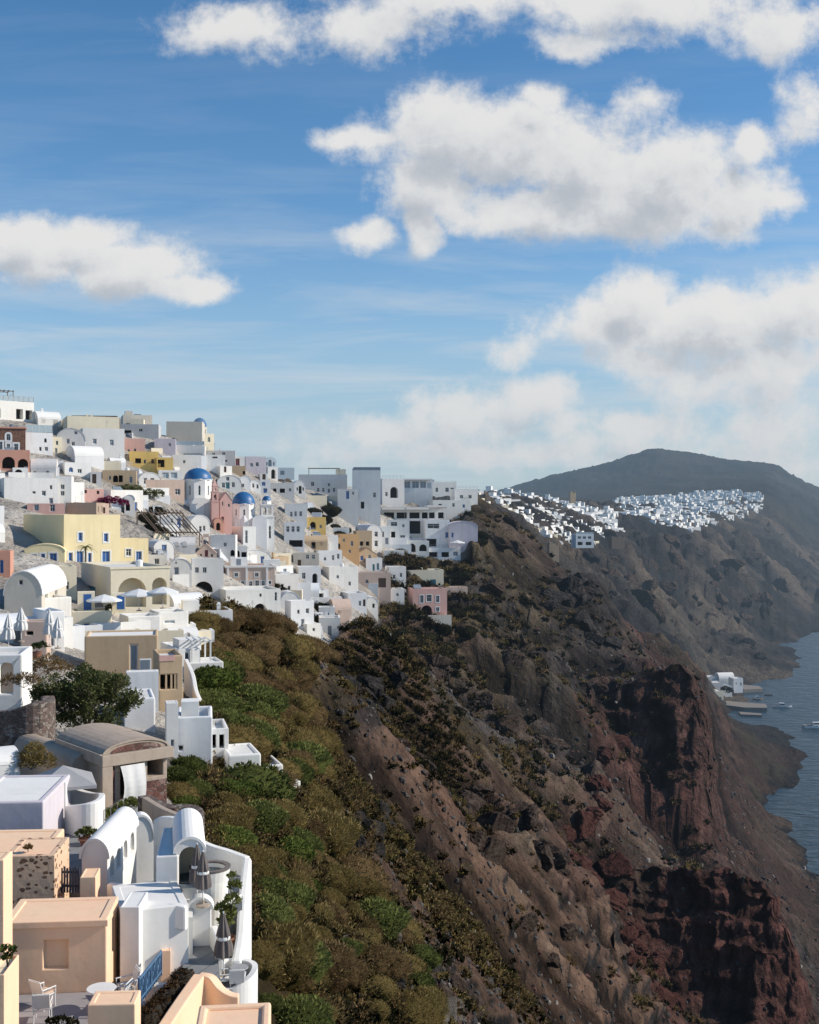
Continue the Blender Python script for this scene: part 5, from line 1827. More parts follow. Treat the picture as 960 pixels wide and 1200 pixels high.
def fillers():
    cov = np.zeros((1200, 960), bool)
    for h in HOUSES:
        x0, x1, y0, y1 = h.box
        cov[max(0, int(y0)):int(y1), max(0, int(x0)):max(0, int(x1))] = True
    prot = np.zeros((1200, 960), bool)
    for h in HOUSES:
        x0, x1, y0, y1 = h.box
        if h.nopen >= 3 or h.cat != 'house':
            prot[max(0, int(y0)):int(y1), max(0, int(x0)):max(0, int(x1))] = True
    for (x0, y0, x1, y1) in ((18, 600, 178, 668), (90, 660, 200, 724), (212, 545, 322, 645)):
        prot[y0:y1, x0:x1] = True

    def clash(x0, x1, y0, y1):
        w_ = max(3, int((x1 - x0) * .2))
        c_ = prot[y0:y1, max(0, x0 - w_):x1]
        return c_.size > 0 and c_.mean() > .10
    rg = random.Random(23)
    made = 0

    def region(px, py):
        Y = hit(px, py)
        vm = float(village_mask(np.array([px]), None, np.array([Y]))[0])
        return Y, vm
    py = 752.0
    while py > 492:
        px = rg.uniform(-26, -14)
        while px < 560:
            Y, vm = region(px, py)
            w = rg.uniform(5.0, 8.5) / Y * F
            h = rg.uniform(2.8, 4.6) / Y * F
            x0, x1, y0, y1 = int(max(0, px)), int(px + w), int(py - h), int(py)
            if vm > .5 and 92 < Y < 372 and x1 < 562 and x1 > 4 and x1 < np.interp(py, [560, 600, 612, 645, 655, 672, 700, 740], [556, 520, 500, 500, 474, 474, 445, 420]):
                c = cov[y0:y1, x0:x1]
                f = c.mean() if c.size else 1
                ravine = (352 < px + w / 2 < 415 and 588 < py < 640) or (300 < px < 395 and 700 < py < 760 and px + w > 372) or (165 < px + w / 2 < 208 and 590 < py < 650)
                if f < .52 and not ravine and not clash(x0, x1, y0, y1):
                    lit = px < 330
                    r = rg.choice((18, 26, 34, 42)) if lit else rg.choice((2, 6, 10, 16))
                    k = rg.choice(('flat', 'flat', 'flat', 'vault', 'vaultx'))
                    cc = rg.choices(('w', 'bw', 'c', 'be', 'pt', 'p', 'lg'), (11, 6, .8, 1.2, 1, .6, 1.2))[0] if lit else rg.choices(('bw', 'w', 'be', 'lg'), (8, 4, 1, 1))[0]
                    n = rg.choice(((2, 1), (2, 1), (3, 1), (1, 1))) if h / F * Y < 4.4 else rg.choice(((2, 2), (1, 2), (2, 1)))
                    hs = House(None, px, px + w, py - h, py, r, k=k, c=cc, n=n, s=px - w * .3 if rg.random() < .4 and r > 15 else None, chim=rg.choice((0, 0, 1, 1)), D=rg.uniform(5, 7.5), ydep=rg.uniform(0, 2.0))
                    hs.n = n
                    hs.k = k
                    hs.auto = True
                    hs.k = k
                    if k == 'flat' and rg.random() < .35:
                        hs.roofbox(.6, 1.5, rg.uniform(1.4, 2.4), 2.2, rg.uniform(1, 2.0), cc)
                    if rg.random() < .25:
                        hs.parapet_wall(rg.uniform(1.5, 2.5), .8, c='w')
                    cov[y0:y1, x0:x1] = True
                    made += 1
                    px += w * .55
            px += rg.uniform(4, 9)
        py -= rg.uniform(4.5, 6.5)
    # second pass: small annexes in the gaps that are left
    py = 756.0
    small = 0
    while py > 492:
        px = rg.uniform(-24, -10)
        while px < 556:
            Y, vm = region(px, py)
            w = rg.uniform(2.8, 5.0) / Y * F
            h = rg.uniform(2.3, 3.4) / Y * F
            x0, x1, y0, y1 = int(max(0, px)), int(px + w), int(py - h), int(py)
            if vm > .5 and 92 < Y < 372 and x1 > 4 and x1 < np.interp(py, LIMX, LIMV):
                c = cov[y0:y1, x0:x1]
                ravine = (356 < px + w / 2 < 412 and 588 < py < 636) or (168 < px + w / 2 < 205 and 592 < py < 640)
                if c.size and c.mean() < .42 and not ravine and not clash(x0, x1, y0, y1):
                    r = rg.choice((18, 26, 34, 42)) if px < 330 else rg.choice((2, 6, 10, 16))
                    k = rg.choice(('flat', 'flat', 'vault', 'vaultx'))
                    cc = rg.choices(('w', 'bw', 'c', 'pt', 'lg', 't'), (11, 6, .6, .8, 1, .5))[0]
                    hs = House(None, px, px + w, py - h, py, r, k=k, c=cc, n=(rg.choice((1, 1, 2)), 1), chim=rg.choice((0, 0, 1)), D=rg.uniform(3.5, 5.5), ydep=rg.uniform(0, 1.0), ext=3)
                    hs.n = (1, 1)
                    hs.k = k
                    cov[y0:y1, x0:x1] = True
                    small += 1
                    px += w * .5
            px += rg.uniform(2.5, 5)
        py -= rg.uniform(3.5, 5.0)
    # terrace walls and stairs between the houses
    wn = 0
    py = 752.0
    while py > 505 and wn < 150:
        px = rg.uniform(-10, 40)
        while px < 520 and wn < 150:
            Y, vm = region(px, py)
            L = rg.uniform(2.5, 7)
            if clash(int(max(0, px)), int(px + L / Y * F), int(py - 1.3 / Y * F), int(py)):
                px += 8
                continue
            if vm > .5 and 92 < Y < 360 and px + L / Y * F < np.interp(py, LIMX, LIMV):
                p = P(px, py, Y)
                r = rad(rg.choice((18, 30, 40)) if px < 330 else rg.choice((2, 8, 14)))
                o = MB()
                if rg.random() < .6:
                    hh = rg.uniform(.8, 1.3)
                    o.box(0, L, 0, .3, -2.5, hh)
                    o.box(L - .31, L + .001, .301, rg.uniform(1.5, 3), -2.5, hh - .01)
                    ob = o.build('terrace_wall', wallmat(rg.choice(('w', 'w', 'bw', 'c'))), loc=p)
                    tag(ob, 'low white terrace wall between the houses on the slope', 'wall', 'terrace walls between the houses', 'thing')
                else:
                    ns = rg.randint(7, 12)
                    for i in range(ns):
                        o.box(0, 1.6, i * .32, ns * .32 + .4, -2.0 if i == 0 else i * .19 - .19, i * .19)
                    o.box(-.26, -.002, -.1, ns * .32 + .4, -2.0, ns * .12 + .5)
                    ob = o.build('stairs', wallmat('bw'), loc=p)
                    tag(ob, 'short white stairway between the houses on the slope', 'stairs', 'white stairways between the houses', 'thing')
                ob.rotation_euler = (0, 0, r)
                wn += 1
            px += rg.uniform(16, 42)
        py -= rg.uniform(6, 10)
    clutter(rg)
    label_auto()
    return made, small, wn



def label_auto():
    named = [h for h in HOUSES if h.label]
    ref = {'the yellow mansion': (105, 635), 'the largest blue dome': (229, 575), 'the pink church': (262, 600), 'the white bell tower': (311, 612),
           'the sandy mansion': (293, 677), 'the tall tower block': (430, 580), 'the beige skyline hall': (215, 508), 'the brown masonry mansion': (5, 514),
           'the pink cliff house': (504, 706), 'the ochre house': (410, 640), 'the tan chapel': (241, 647), 'the taverna awnings': (480, 602),
           'the tan arched house': (140, 560), 'the great cream arches': (165, 695), 'the dark red shutter': (278, 541), 'the cream teal door house': (498, 680),
           'the brown arched doorway house': (370, 638), 'the ochre balcony house': (168, 538), 'the log pergola': (188, 612), 'the wide dark ribbon window': (510, 625)}
    used = set(h.label for h in HOUSES if h.label)
    roofs = {'flat': 'flat roofed', 'vault': 'vaulted', 'vaultx': 'barrel roofed'}
    for h in HOUSES:
        if h.label:
            continue
        cands = sorted(ref.items(), key=lambda kv: (kv[1][0] - h.px) ** 2 + (1.3 * (kv[1][1] - h.py)) ** 2)[:6]
        c, k = CNAME[h.c], roofs[h.k]
        n = h.n[0] * h.n[1]
        win = {1: 'with one opening', 2: 'with two openings', 3: 'with three openings', 4: 'with four openings'}[n]
        done = False
        for size in ('', 'small ', 'broad ') if not done else ():
            for nm, (x, y) in cands:
                dx, dy = h.px - x, h.py - y
                v = 'above' if dy < -6 else 'below' if dy > 6 else ''
                u = 'left of' if dx < -8 else 'right of' if dx > 8 else ''
                d = (f'{v} and {u}' if u and v else v or u or 'at').strip()
                sz = 'broad ' if h.W > 8 else 'small ' if h.W < 6.5 else ''
                for L in (f'{sz}{c} {k} house {d} {nm}', f'{sz}{c} {k} house {win} {d} {nm}'):
                    dist = math.hypot(dx, dy)
                    far = 'close ' if dist < 26 else 'farther ' if dist > 60 else 'a little '
                    for L2 in (L, L.replace(f' {d} ', f' {far}{d} ')):
                        if L2 not in used and not done:
                            h.root['label'] = h.label = L2
                            used.add(L2)
                            done = True
            if done:
                break
        if not done:
            h.root['label'] = h.label = f'{c} {k} house {win} in the dense part of the village'


# ------------------------------------------------------------------ the far town on the rim
_YV = np.linspace(330, 1900, 160)


def far_town():
    wm, gm, tm, bm = wallmat('w'), M['glass'], wallmat('c'), wallmat('w')
    rg = random.Random(5)
    protos = []
    for i in range(14):
        mb = MB()
        w, d, h = rg.uniform(4, 7.5), rg.uniform(5, 8), rg.uniform(2.8, 4.2)
        k = i % 3
        if k == 2:
            arc = [(w / 2 * math.cos(math.pi * j / 8), h * .6 + h * .5 * math.sin(math.pi * j / 8)) for j in range(9)]
            o = [(-w / 2, -4), (w / 2, -4)] + arc
            mb.poly([(x, 0, z) for x, z in o])
            mb.poly([(x, d, z) for x, z in o])
            for j in range(len(o)):
                a, b = o[j], o[(j + 1) % len(o)]
                mb.poly([(a[0], 0, a[1]), (b[0], 0, b[1]), (b[0], d, b[1]), (a[0], d, a[1])])
        else:
            mb.box(-w / 2, w / 2, 0, d, -4, h)
            for (x0, x1, y0, y1) in ((-w / 2, w / 2, 0, .25), (-w / 2, w / 2, d - .25, d), (-w / 2, -w / 2 + .25, .25, d - .25), (w / 2 - .25, w / 2, .25, d - .25)):
                mb.box(x0, x1, y0, y1, h + .002, h + .4)
            if k == 1:
                mb.box(-w / 2 + .4, w * .1, d * .35, d - .4, h + .003, h + 2.6)
        nwin = rg.choice((2, 2, 3))
        for j in range(nwin):
            x = -w / 2 + w * (j + .5) / nwin
            hh = 1.3 if j != nwin // 2 else 2.0
            b = 1.0 if j != nwin // 2 else 0.1
            top = min(b + hh, h * .62 + .4)
            # a niche: recessed pane with its reveal
            x0, x1 = x - .5, x + .5
            mb.mesh([(x0, -.02, b), (x1, -.02, b), (x1, -.02, top), (x0, -.02, top)], [(0, 1, 2, 3)], 1)
            mb.box(x0 - .1, x1 + .1, -.16, -.03, b - .16, b - .04, 0)
        for sgn in (1,):
            mb.mesh([(w / 2 + .02, d * .4, .9), (w / 2 + .02, d * .4 + .9, .9), (w / 2 + .02, d * .4 + .9, 2.1), (w / 2 + .02, d * .4, 2.1)], [(0, 1, 2, 3)], 1)
        me = mb.build('house', [[wm, bm, tm][0 if i < 9 else 1 if i < 12 else 2], gm])
        protos.append(me)
    # where the far town stands: (px range, ground depth range)
    spots = []

    def zone(n, pxf, Yf, grp, lab, big=1.0, lim_hi=None, lim_lo=None):
        k = 0
        tries = 0
        while k < n and tries < n * 60:
            tries += 1
            px, Y = pxf(), Yf()
            py = gy_curve(px, np.array([Y]))[0]
            if any(abs(px - a) < 4.6 and abs(py - b) < 2.2 for a, b, *_ in spots):
                continue
            if lim_lo is not None and not (np.interp(px, *lim_hi) < py < np.interp(px, *lim_lo)):
                continue
            # must be seen: nothing nearer rises above
            ys = _YV[_YV < Y * .97]
            if (gy_curve(px, ys) < py - 6).any():
                continue
            spots.append((px, py, Y, grp, lab, big))
            k += 1
    U = rg.uniform

    Z1 = dict(lim_hi=([560, 640, 680, 740, 760], [570, 580, 586, 594, 600]), lim_lo=([560, 580, 620, 655, 695, 705, 735, 760], [594, 602, 622, 643, 645, 634, 626, 608]))
    Z2 = dict(lim_hi=([720, 790, 880, 910], [588, 578, 570, 572]), lim_lo=([720, 735, 790, 815, 840, 890, 910], [598, 606, 622, 626, 616, 600, 588]))
    zone(330, lambda: U(562, 722), lambda: U(450, 1100), 'white houses of the far clifftop town', 'tiny white cubic house in the nearer cluster of the far clifftop town', **Z1)
    zone(60, lambda: U(655, 750), lambda: U(560, 950), 'stone coloured houses of the far town', 'tiny tan and white house on the stony brow of the far town', **Z1)
    zone(300, lambda: U(726, 895), lambda: U(850, 1900), 'white houses at the foot of the mountain', 'tiny white house on the rim below the dark mountain', **Z2)
    rest = MB()
    order = sorted(spots, key=lambda q: q[2])
    lim = 165
    for i, (px, py, Y, grp, lab, big) in enumerate(order):
        p = protos[rg.randrange(14)]
        if 'tan' in lab and rg.random() < .7:
            p = protos[12 + rg.randrange(2)]
        rz = rad(rg.choice((20, 35, 50, 62, 70)))
        s = U(.85, 1.2) * (1.0 + .25 * (Y > 900))
        loc = P(px, py, Y)
        if i < lim:
            o = p.copy()
            link(o)
            o.location = loc
            o.rotation_euler = (0, 0, rz)
            o.scale = (s, s, s)
            tag(o, lab, 'house', grp)
        else:
            Mx = Matrix.Translation(loc) @ Matrix.Rotation(rz, 4, 'Z') @ Matrix.Scale(s, 4)
            for f in p.data.polygons:
                rest.poly([Mx @ p.data.vertices[v].co for v in f.vertices], f.material_index)
    o = rest.build('distant_houses', [wm, gm])
    tag(o, kind='stuff')
    for p in protos:
        bpy.data.objects.remove(p)
    # castle ruin and stone bastions of the far town
    stn = plaster((0.20, 0.155, 0.12), 1.4, key='far_stone', bump=1.0)

    def bastion(px0, px1, top, base, Y, label, cat='ruin', name='ruin', c=stn, notch=True):
        a, b = P(px0, base, Y), P(px1, base, Y)
        h = (base - top) / F * Y
        w = (b - a).length
        o = MB()
        n = 9
        pts = [(0, -2.5), (w, -2.5)]
        rr = random.Random(int(px0))
        for i in range(n + 1):
            pts.append((w * (1 - i / n) + (rr.uniform(-.4, .4) if 0 < i < n else 0), h * (1 - (rr.uniform(0, .34) if notch else 0))))
        d = w * .8
        o.poly([(x, 0, z) for x, z in pts])
        o.poly([(x * .9 + w * .05, d, z) for x, z in pts])
        for i in range(len(pts)):
            p, q = pts[i], pts[(i + 1) % len(pts)]
            o.poly([(p[0], 0, p[1]), (q[0], 0, q[1]), (q[0] * .9 + w * .05, d, q[1]), (p[0] * .9 + w * .05, d, p[1])])
        ob = o.build(name, c, loc=a)
        ob.rotation_euler = (0, 0, rad(12))
        return tag(ob, label, cat)
    bastion(668.5, 675.5, 575, 586, 860, 'tan castle tower stump above the far town', 'tower', 'tower', wallmat('t'))
    bastion(644, 656, 635, 652, 470, 'pale tan ruined bastion wall at the cliff brow before the far town', c=plaster((0.36, 0.28, 0.20), 1.4, key='pale_far_stone', bump=1.0))
    bastion(717, 733, 627, 638, 660, 'square grey brown ruined bastion on the brow of the far town')
    # the pale green hotel at the lower edge of the far town
    a = House('pale green flat hotel with long balconies at the lower edge of the far town', 675, 696, 626, 641, 10, c='w', Y=560, D=7, ext=.5, w=[('w', 679, 630, 4, 3), ('w', 685, 630, 4, 3), ('w', 691, 630, 4, 3), ('k', 680, 637, 6, 4), ('k', 690, 637, 7, 4)],
              group='white houses of the far clifftop town')
    a.railing(1.0, 'F', 'whitepaint', True)
# ------------------------------------------------------------------ plants
LEAF = {}


def leaf_mats():
    LEAF['olive'] = leaf_mat('dry_scrub', (0.10, 0.074, 0.028), (0.22, 0.165, 0.064), (0.32, 0.25, 0.11))
    LEAF['brown'] = leaf_mat('brown_scrub', (0.08, 0.053, 0.027), (0.18, 0.122, 0.060), (0.26, 0.185, 0.092))
    LEAF['green'] = leaf_mat('green_scrub', (0.052, 0.064, 0.020), (0.135, 0.152, 0.048), (0.22, 0.23, 0.08))
    LEAF['fresh'] = leaf_mat('fresh_leaves', (0.045, 0.062, 0.016), (0.115, 0.145, 0.038), (0.20, 0.22, 0.06))
    LEAF['tree'] = leaf_mat('tree_leaves', (0.026, 0.036, 0.013), (0.078, 0.095, 0.036), (0.18, 0.18, 0.085))
    LEAF['dark'] = leaf_mat('dark_shrub', (0.012, 0.013, 0.008), (0.030, 0.030, 0.016), (0.055, 0.050, 0.026))
    LEAF['mag'] = leaf_mat('bougainvillea', (0.06, 0.03, 0.03), (0.22, 0.03, 0.09), (0.36, 0.06, 0.16))
    LEAF['straw'] = leaf_mat('dry_grass', (0.12, 0.08, 0.035), (0.22, 0.15, 0.065), (0.32, 0.23, 0.11))
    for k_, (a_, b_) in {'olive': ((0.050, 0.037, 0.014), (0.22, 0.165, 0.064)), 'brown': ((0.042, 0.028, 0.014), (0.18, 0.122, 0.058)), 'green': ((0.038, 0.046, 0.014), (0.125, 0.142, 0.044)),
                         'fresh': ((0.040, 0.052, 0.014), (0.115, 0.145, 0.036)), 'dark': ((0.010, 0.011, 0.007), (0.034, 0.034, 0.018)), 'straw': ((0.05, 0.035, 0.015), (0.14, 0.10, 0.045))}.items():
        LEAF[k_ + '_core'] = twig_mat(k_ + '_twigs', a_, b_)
    M['core'] = paint((0.020, 0.015, 0.009), 1.0, name='shaded_twigs')  # near-black twigs filling the inside of the hedge
    M['bark'] = paint((0.11, 0.085, 0.065), 0.95, name='bark', var=0.5, scale=8)
    M['pot'] = paint((0.33, 0.14, 0.08), 0.85, name='terracotta')


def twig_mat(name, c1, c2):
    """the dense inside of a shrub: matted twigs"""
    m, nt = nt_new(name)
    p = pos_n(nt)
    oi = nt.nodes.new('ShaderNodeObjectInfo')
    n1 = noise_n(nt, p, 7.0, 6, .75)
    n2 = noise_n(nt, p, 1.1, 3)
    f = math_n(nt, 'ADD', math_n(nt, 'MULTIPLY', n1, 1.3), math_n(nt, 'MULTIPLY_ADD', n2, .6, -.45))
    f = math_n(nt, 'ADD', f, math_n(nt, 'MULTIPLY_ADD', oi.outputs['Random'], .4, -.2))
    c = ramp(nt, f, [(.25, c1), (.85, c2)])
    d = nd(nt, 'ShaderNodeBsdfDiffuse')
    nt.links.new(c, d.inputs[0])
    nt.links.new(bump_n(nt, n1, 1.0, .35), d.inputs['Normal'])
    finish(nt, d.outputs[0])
    return m


def sphere_pt(rg, up=0.0):
    while True:
        v = Vector((rg.gauss(0, 1), rg.gauss(0, 1), rg.gauss(0, 1)))
        if v.length > .01:
            v.normalize()
            if v.z > up - 1:
                return v


class Leaves:
    """many small leaf faces kept in arrays, linked as one mesh"""
    def __init__(self, seed):
        self.r = np.random.default_rng(seed)
        self.v, self.m = [], []

    def add(self, n, lumps, ln, wd, up=-.15, stem=.5, zsq=.8, mi=0, inner=.72):
        r = self.r
        C_ = np.array([tuple(c) for c, _ in lumps], float)
        R_ = np.array([q for _, q in lumps], float)
        k = r.choice(len(lumps), n, p=R_ ** 2 / (R_ ** 2).sum())
        d = r.normal(size=(n, 3))
        d /= np.linalg.norm(d, axis=1)[:, None] + 1e-9
        lo = d[:, 2] < up
        d[lo, 2] *= -.4
        q = C_[k] + d * np.array([1, 1, zsq]) * (R_[k] * r.uniform(inner, 1.03, n))[:, None]
        dr = d + np.stack([r.uniform(-1, 1, n), r.uniform(-1, 1, n), r.uniform(-.3, 1, n)], 1) * .75
        dr /= np.linalg.norm(dr, axis=1)[:, None] + 1e-9
        sd = np.cross(dr, r.uniform(-1, 1, (n, 3)))
        sd /= np.linalg.norm(sd, axis=1)[:, None] + 1e-6
        L = (ln * r.uniform(.6, 1.4, n))[:, None]
        w = (wd * r.uniform(.6, 1.4, n))[:, None]
        b = q - dr * L * stem
        self.v.append(np.stack([b - sd * w * .35, b + dr * L * .55 - sd * w, b + dr * L, b + dr * L * .55 + sd * w], 1))
        self.m.append(np.full(n, mi))

    def build(self, name, mats, parent=None):
        v = np.concatenate(self.v).reshape(-1, 3)
        m = np.concatenate(self.m)
        n = len(m)
        me = bpy.data.meshes.new(name)
        me.vertices.add(4 * n)
        me.vertices.foreach_set('co', v.ravel())
        me.loops.add(4 * n)
        me.loops.foreach_set('vertex_index', np.arange(4 * n))
        me.polygons.add(n)
        me.polygons.foreach_set('loop_start', np.arange(0, 4 * n, 4))
        me.polygons.foreach_set('loop_total', np.full(n, 4))
        me.update(calc_edges=True)
        mats = mats if isinstance(mats, (list, tuple)) else [mats]
        for q in mats:
            me.materials.append(q)
        if len(mats) > 1:
            me.polygons.foreach_set('material_index', m)
        return link(bpy.data.objects.new(name, me), parent)


def bush_proto(seed, mat, n=4200, ln=.13, wd=.0105, lumpn=6, flat=.75):
    rg = random.Random(seed)
    lumps = [((0, 0, .05), .78)]
    for i in range(lumpn):
        t = rg.uniform(0, 6.28)
        r = rg.uniform(.35, .62)
        lumps.append(((r * math.cos(t), r * math.sin(t), rg.uniform(-.05, .22)), rg.uniform(.34, .5)))
    lv = Leaves(seed)
    lv.add(n, lumps, ln, wd, inner=.9, stem=.35)
    o = lv.build('shrub', LEAF[mat])
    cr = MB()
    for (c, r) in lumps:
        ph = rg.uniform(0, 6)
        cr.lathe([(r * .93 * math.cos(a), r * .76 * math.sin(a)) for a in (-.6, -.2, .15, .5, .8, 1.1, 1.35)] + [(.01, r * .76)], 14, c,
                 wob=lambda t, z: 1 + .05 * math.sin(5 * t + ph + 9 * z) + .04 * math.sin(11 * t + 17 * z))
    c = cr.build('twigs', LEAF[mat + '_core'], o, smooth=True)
    return o


class Ground:
    def __init__(self, G):
        self.G = G

    def at(self, px, Y):
        G = self.G
        i = int(np.clip(np.searchsorted(G['rows'], Y), 1, len(G['rows']) - 1))
        j = int(np.clip(np.searchsorted(G['cols'], px), 1, len(G['cols']) - 1))
        if abs(G['rows'][i - 1] - Y) < abs(G['rows'][i] - Y):
            i -= 1
        if abs(G['cols'][j - 1] - px) < abs(G['cols'][j] - px):
            j -= 1
        return i, j

    def pt(self, px, Y, dz=0):
        i, j = self.at(px, Y)
        G = self.G
        return Vector((G['X'][i, j], G['Y'][i, j], G['Z'][i, j] + dz)), float(G['sy'][i, j]), float(G['vil'][i, j]), float(G['steep'][i, j])


def visible(gr, px, py, Y):
    G = gr.G
    j = int(np.clip(np.searchsorted(G['cols'], px), 1, len(G['cols']) - 1))
    i = int(np.searchsorted(G['rows'], Y * .97))
    return float(G['vis'][min(i, len(G['rows']) - 1), j]) > py - 4


def scrub(G):
    gr = Ground(G)
    rg = random.Random(99)
    pro = {'olive': [bush_proto(i, 'olive') for i in (1, 2, 3)], 'brown': [bush_proto(i, 'brown') for i in (4, 5, 6)],
           'green': [bush_proto(i, 'green', ln=.12, wd=.022) for i in (7, 8)], 'fresh': [bush_proto(9, 'fresh', 3600, .12, .03)],
           'dark': [bush_proto(i, 'dark', 2600, .12, .022) for i in (10, 11)], 'straw': [bush_proto(12, 'straw', 1500, .42, .014)]}
    LAB = {'olive': 'olive brown dry shrub on the steep slope below the white houses', 'brown': 'rounded brown shrub on the steep slope below the white houses',
           'green': 'dull green shrub on the slope beside the village edge', 'fresh': 'bright green leafy shrub just below the village edge',
           'dark': 'dark shrub on the shaded cliff under the hotel', 'straw': 'tuft of straw coloured dry grass on the near slope'}
    GRP = {'olive': 'olive brown shrubs of the near slope', 'brown': 'brown shrubs of the near slope', 'green': 'green shrubs at the village edge',
           'fresh': 'bright green shrubs below the village edge', 'dark': 'dark shrubs of the shaded cliff', 'straw': 'dry grass tufts of the near slope'}
    placed = []

    def put(px, Y, kind, r, sq=None):
        p, sy, vil, st = gr.pt(px, Y)
        o0 = rg.choice(pro[kind])
        o = copy_tree(o0)
        o.location = p + Vector((0, 0, -r * .05))
        sq = sq or rg.uniform(.75, 1.05)
        o.scale = (r * rg.uniform(.9, 1.15), r * rg.uniform(.9, 1.15), r * sq)
        o.rotation_euler = (rg.uniform(-.15, .15), rg.uniform(.0, .25), rg.uniform(0, 6.28))
        o['category'] = 'shrub' if kind != 'straw' else 'grass tuft'
        if kind == 'straw':
            o.name = 'grass_tuft'
        o['label'], o['group'] = LAB[kind], GRP[kind]
        placed.append((p.x, p.y, r))
        return o

    def free(p, r):
        return all((p.x - x) ** 2 + (p.y - y) ** 2 > (.53 * (r + q)) ** 2 for x, y, q in placed)
    # the thick brown and olive cover of the near slope
    tries = 0
    n = 0
    while n < 262 and tries < 40000:
        tries += 1
        Y = math.exp(rg.uniform(math.log(40), math.log(185)))
        px = rg.uniform(190, 560)
        p, sy, vil, st = gr.pt(px, Y)
        edge = np.interp(sy, [735, 760, 800, 850, 900, 950, 1010, 1080, 1120, 1200, 1300], [430, 368, 350, 362, 374, 372, 398, 462, 490, 500, 500])
        if px > edge or sy < 725 or sy > 1260 or vil > .25:
            continue
        if (385 < px < 470 and 768 < sy < 870) or (395 < px < 450 and 920 < sy < 1000):
            continue
        if px < np.interp(sy, [740, 820, 885, 900, 925, 930, 960, 1005, 1015, 1140, 1200], [232, 240, 262, 318, 330, 200, 236, 272, 296, 302, 326]):
            continue
        if not visible(gr, px, sy, Y):
            continue
        if Y > 120:
            r = rg.uniform(2.2, 4.0)
            kind = rg.choices(('brown', 'olive'), (2, 1.6))[0]
        elif Y > 78:
            r = rg.uniform(1.9, 3.7)
            kind = rg.choices(('olive', 'brown', 'green'), (3, 1.5, .8))[0]
            if px < 300 and sy < 900:
                kind = rg.choices(('green', 'fresh', 'olive'), (3, 1.2, 1))[0]
        else:
            r = rg.uniform(1.1, 2.5)
            kind = rg.choices(('olive', 'green', 'brown', 'straw'), (4, 1.6, 1.4, .35))[0]
            if px < 345:
                kind = rg.choices(('green', 'olive', 'fresh', 'straw'), (2, 3, .4, .6))[0]
        if not free(p, r):
            continue
        put(px, Y, kind, r)
        n += 1
    # greenery hard by the houses
    for (px, py, r, kind) in [(205, 915, 1.3, 'green'), (222, 905, 1.5, 'green'), (215, 940, 1.3, 'fresh'), 
                              (228, 880, 1.0, 'green'), (252, 775, 2.0, 'fresh'), (268, 785, 1.7, 'fresh'), (240, 790, 1.8, 'green'), (250, 810, 2.0, 'green'),
                              (270, 815, 1.9, 'green'), (290, 830, 2.0, 'green'), (255, 840, 1.6, 'fresh'), (330, 1150, .9, 'green'), (318, 1120, .8, 'fresh'), (310, 1175, .9, 'green'),
                              (345, 1165, .9, 'straw'), (330, 1185, .8, 'straw'), (355, 1190, .9, 'green'), (360, 1040, 1.0, 'fresh'), (300, 1010, .9, 'green'), (310, 1050, .9, 'olive')]:
        put(px, hit(px, py), kind, r)
    # dark shrubs of the ravine and under the hotel
    for (px, py, r) in [(372, 590, 3.4), (385, 600, 3.6), (378, 612, 3.0), (392, 618, 2.4), (398, 630, 2.6), (405, 622, 2.2), (365, 600, 2.6), (470, 652, 3.2), (478, 660, 3.0), (500, 658, 3.0),
                        (515, 662, 3.0), (530, 665, 3.0), (545, 662, 3.2), (558, 645, 3.4), (563, 640, 3.0), (468, 735, 3.0), (480, 742, 3.2), (500, 738, 3.0),
                        (520, 735, 2.8), (535, 722, 3.0), (550, 715, 3.0), (545, 700, 2.6), (520, 755, 3.0), (545, 745, 3.2), (560, 730, 3.0), (490, 765, 2.8),
                        (322, 682, 2.2), (330, 690, 2.0), (375, 712, 2.6), (383, 722, 2.4), (372, 728, 2.4), (390, 740, 2.2), (180, 600, 2.2), (172, 610, 2.4), (182, 622, 2.2), (195, 632, 2.0)]:
        put(px, hit(px, py), 'dark', r, .9)
    # one mesh for the low scrub nobody could count
    lv = Leaves(4)
    mats = [LEAF['olive'], LEAF['brown'], LEAF['dark'], LEAF['olive_core'], LEAF['brown_core'], LEAF['dark_core']]
    k = 0
    tries = 0
    while k < 8200 and tries < 110000:
        tries += 1
        Y = math.exp(rg.uniform(math.log(52), math.log(420)))
        px = rg.uniform(230, 830) if rg.random() < .6 else rg.uniform(235, 540)
        p, sy, vil, st = gr.pt(px, Y)
        if vil > .2 or sy < 600 or sy > 1230 or st > 2.4:
            continue
        i_, j_ = gr.at(px, Y)
        edge = np.interp(sy, [735, 760, 800, 850, 900, 950, 1010, 1080, 1120, 1200, 1300], [430, 368, 350, 362, 374, 372, 398, 462, 490, 500, 500])
        thick = px < edge + 6
        dens = .35 if thick else min(1, max(.05, float(G['n24'][i_, j_]) * 2.0 + .35)) * (1 if px < 640 else .5)
        if rg.random() > dens or not visible(gr, px, sy, Y):
            continue
        r = rg.uniform(.35, 1.0) ** 1.3 * (1.9 if Y > 200 else 1.3)* (.7 if Y < 80 else 1)
        mi = rg.choices((0, 1, 2), (2.4, 3, 2.2) if Y < 170 else (1.0, 2.2, 3.4))[0]
        lv.add(70 if Y > 180 else 90, [(p, r)], r * .30, r * .045, up=0.0, mi=mi, inner=.8, stem=.3)
        # the matted heart of the tuft: a low dome of overlapping leaves
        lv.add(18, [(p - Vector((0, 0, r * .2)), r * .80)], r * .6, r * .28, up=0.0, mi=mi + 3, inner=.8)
        k += 1
    tag(lv.build('hillside_scrub', mats), kind='stuff')
    for v in pro.values():
        for o in v:
            for c in list(o.children):
                bpy.data.objects.remove(c)
            bpy.data.objects.remove(o)
    outcrops(gr)
    # loose rock
    rb = MB()
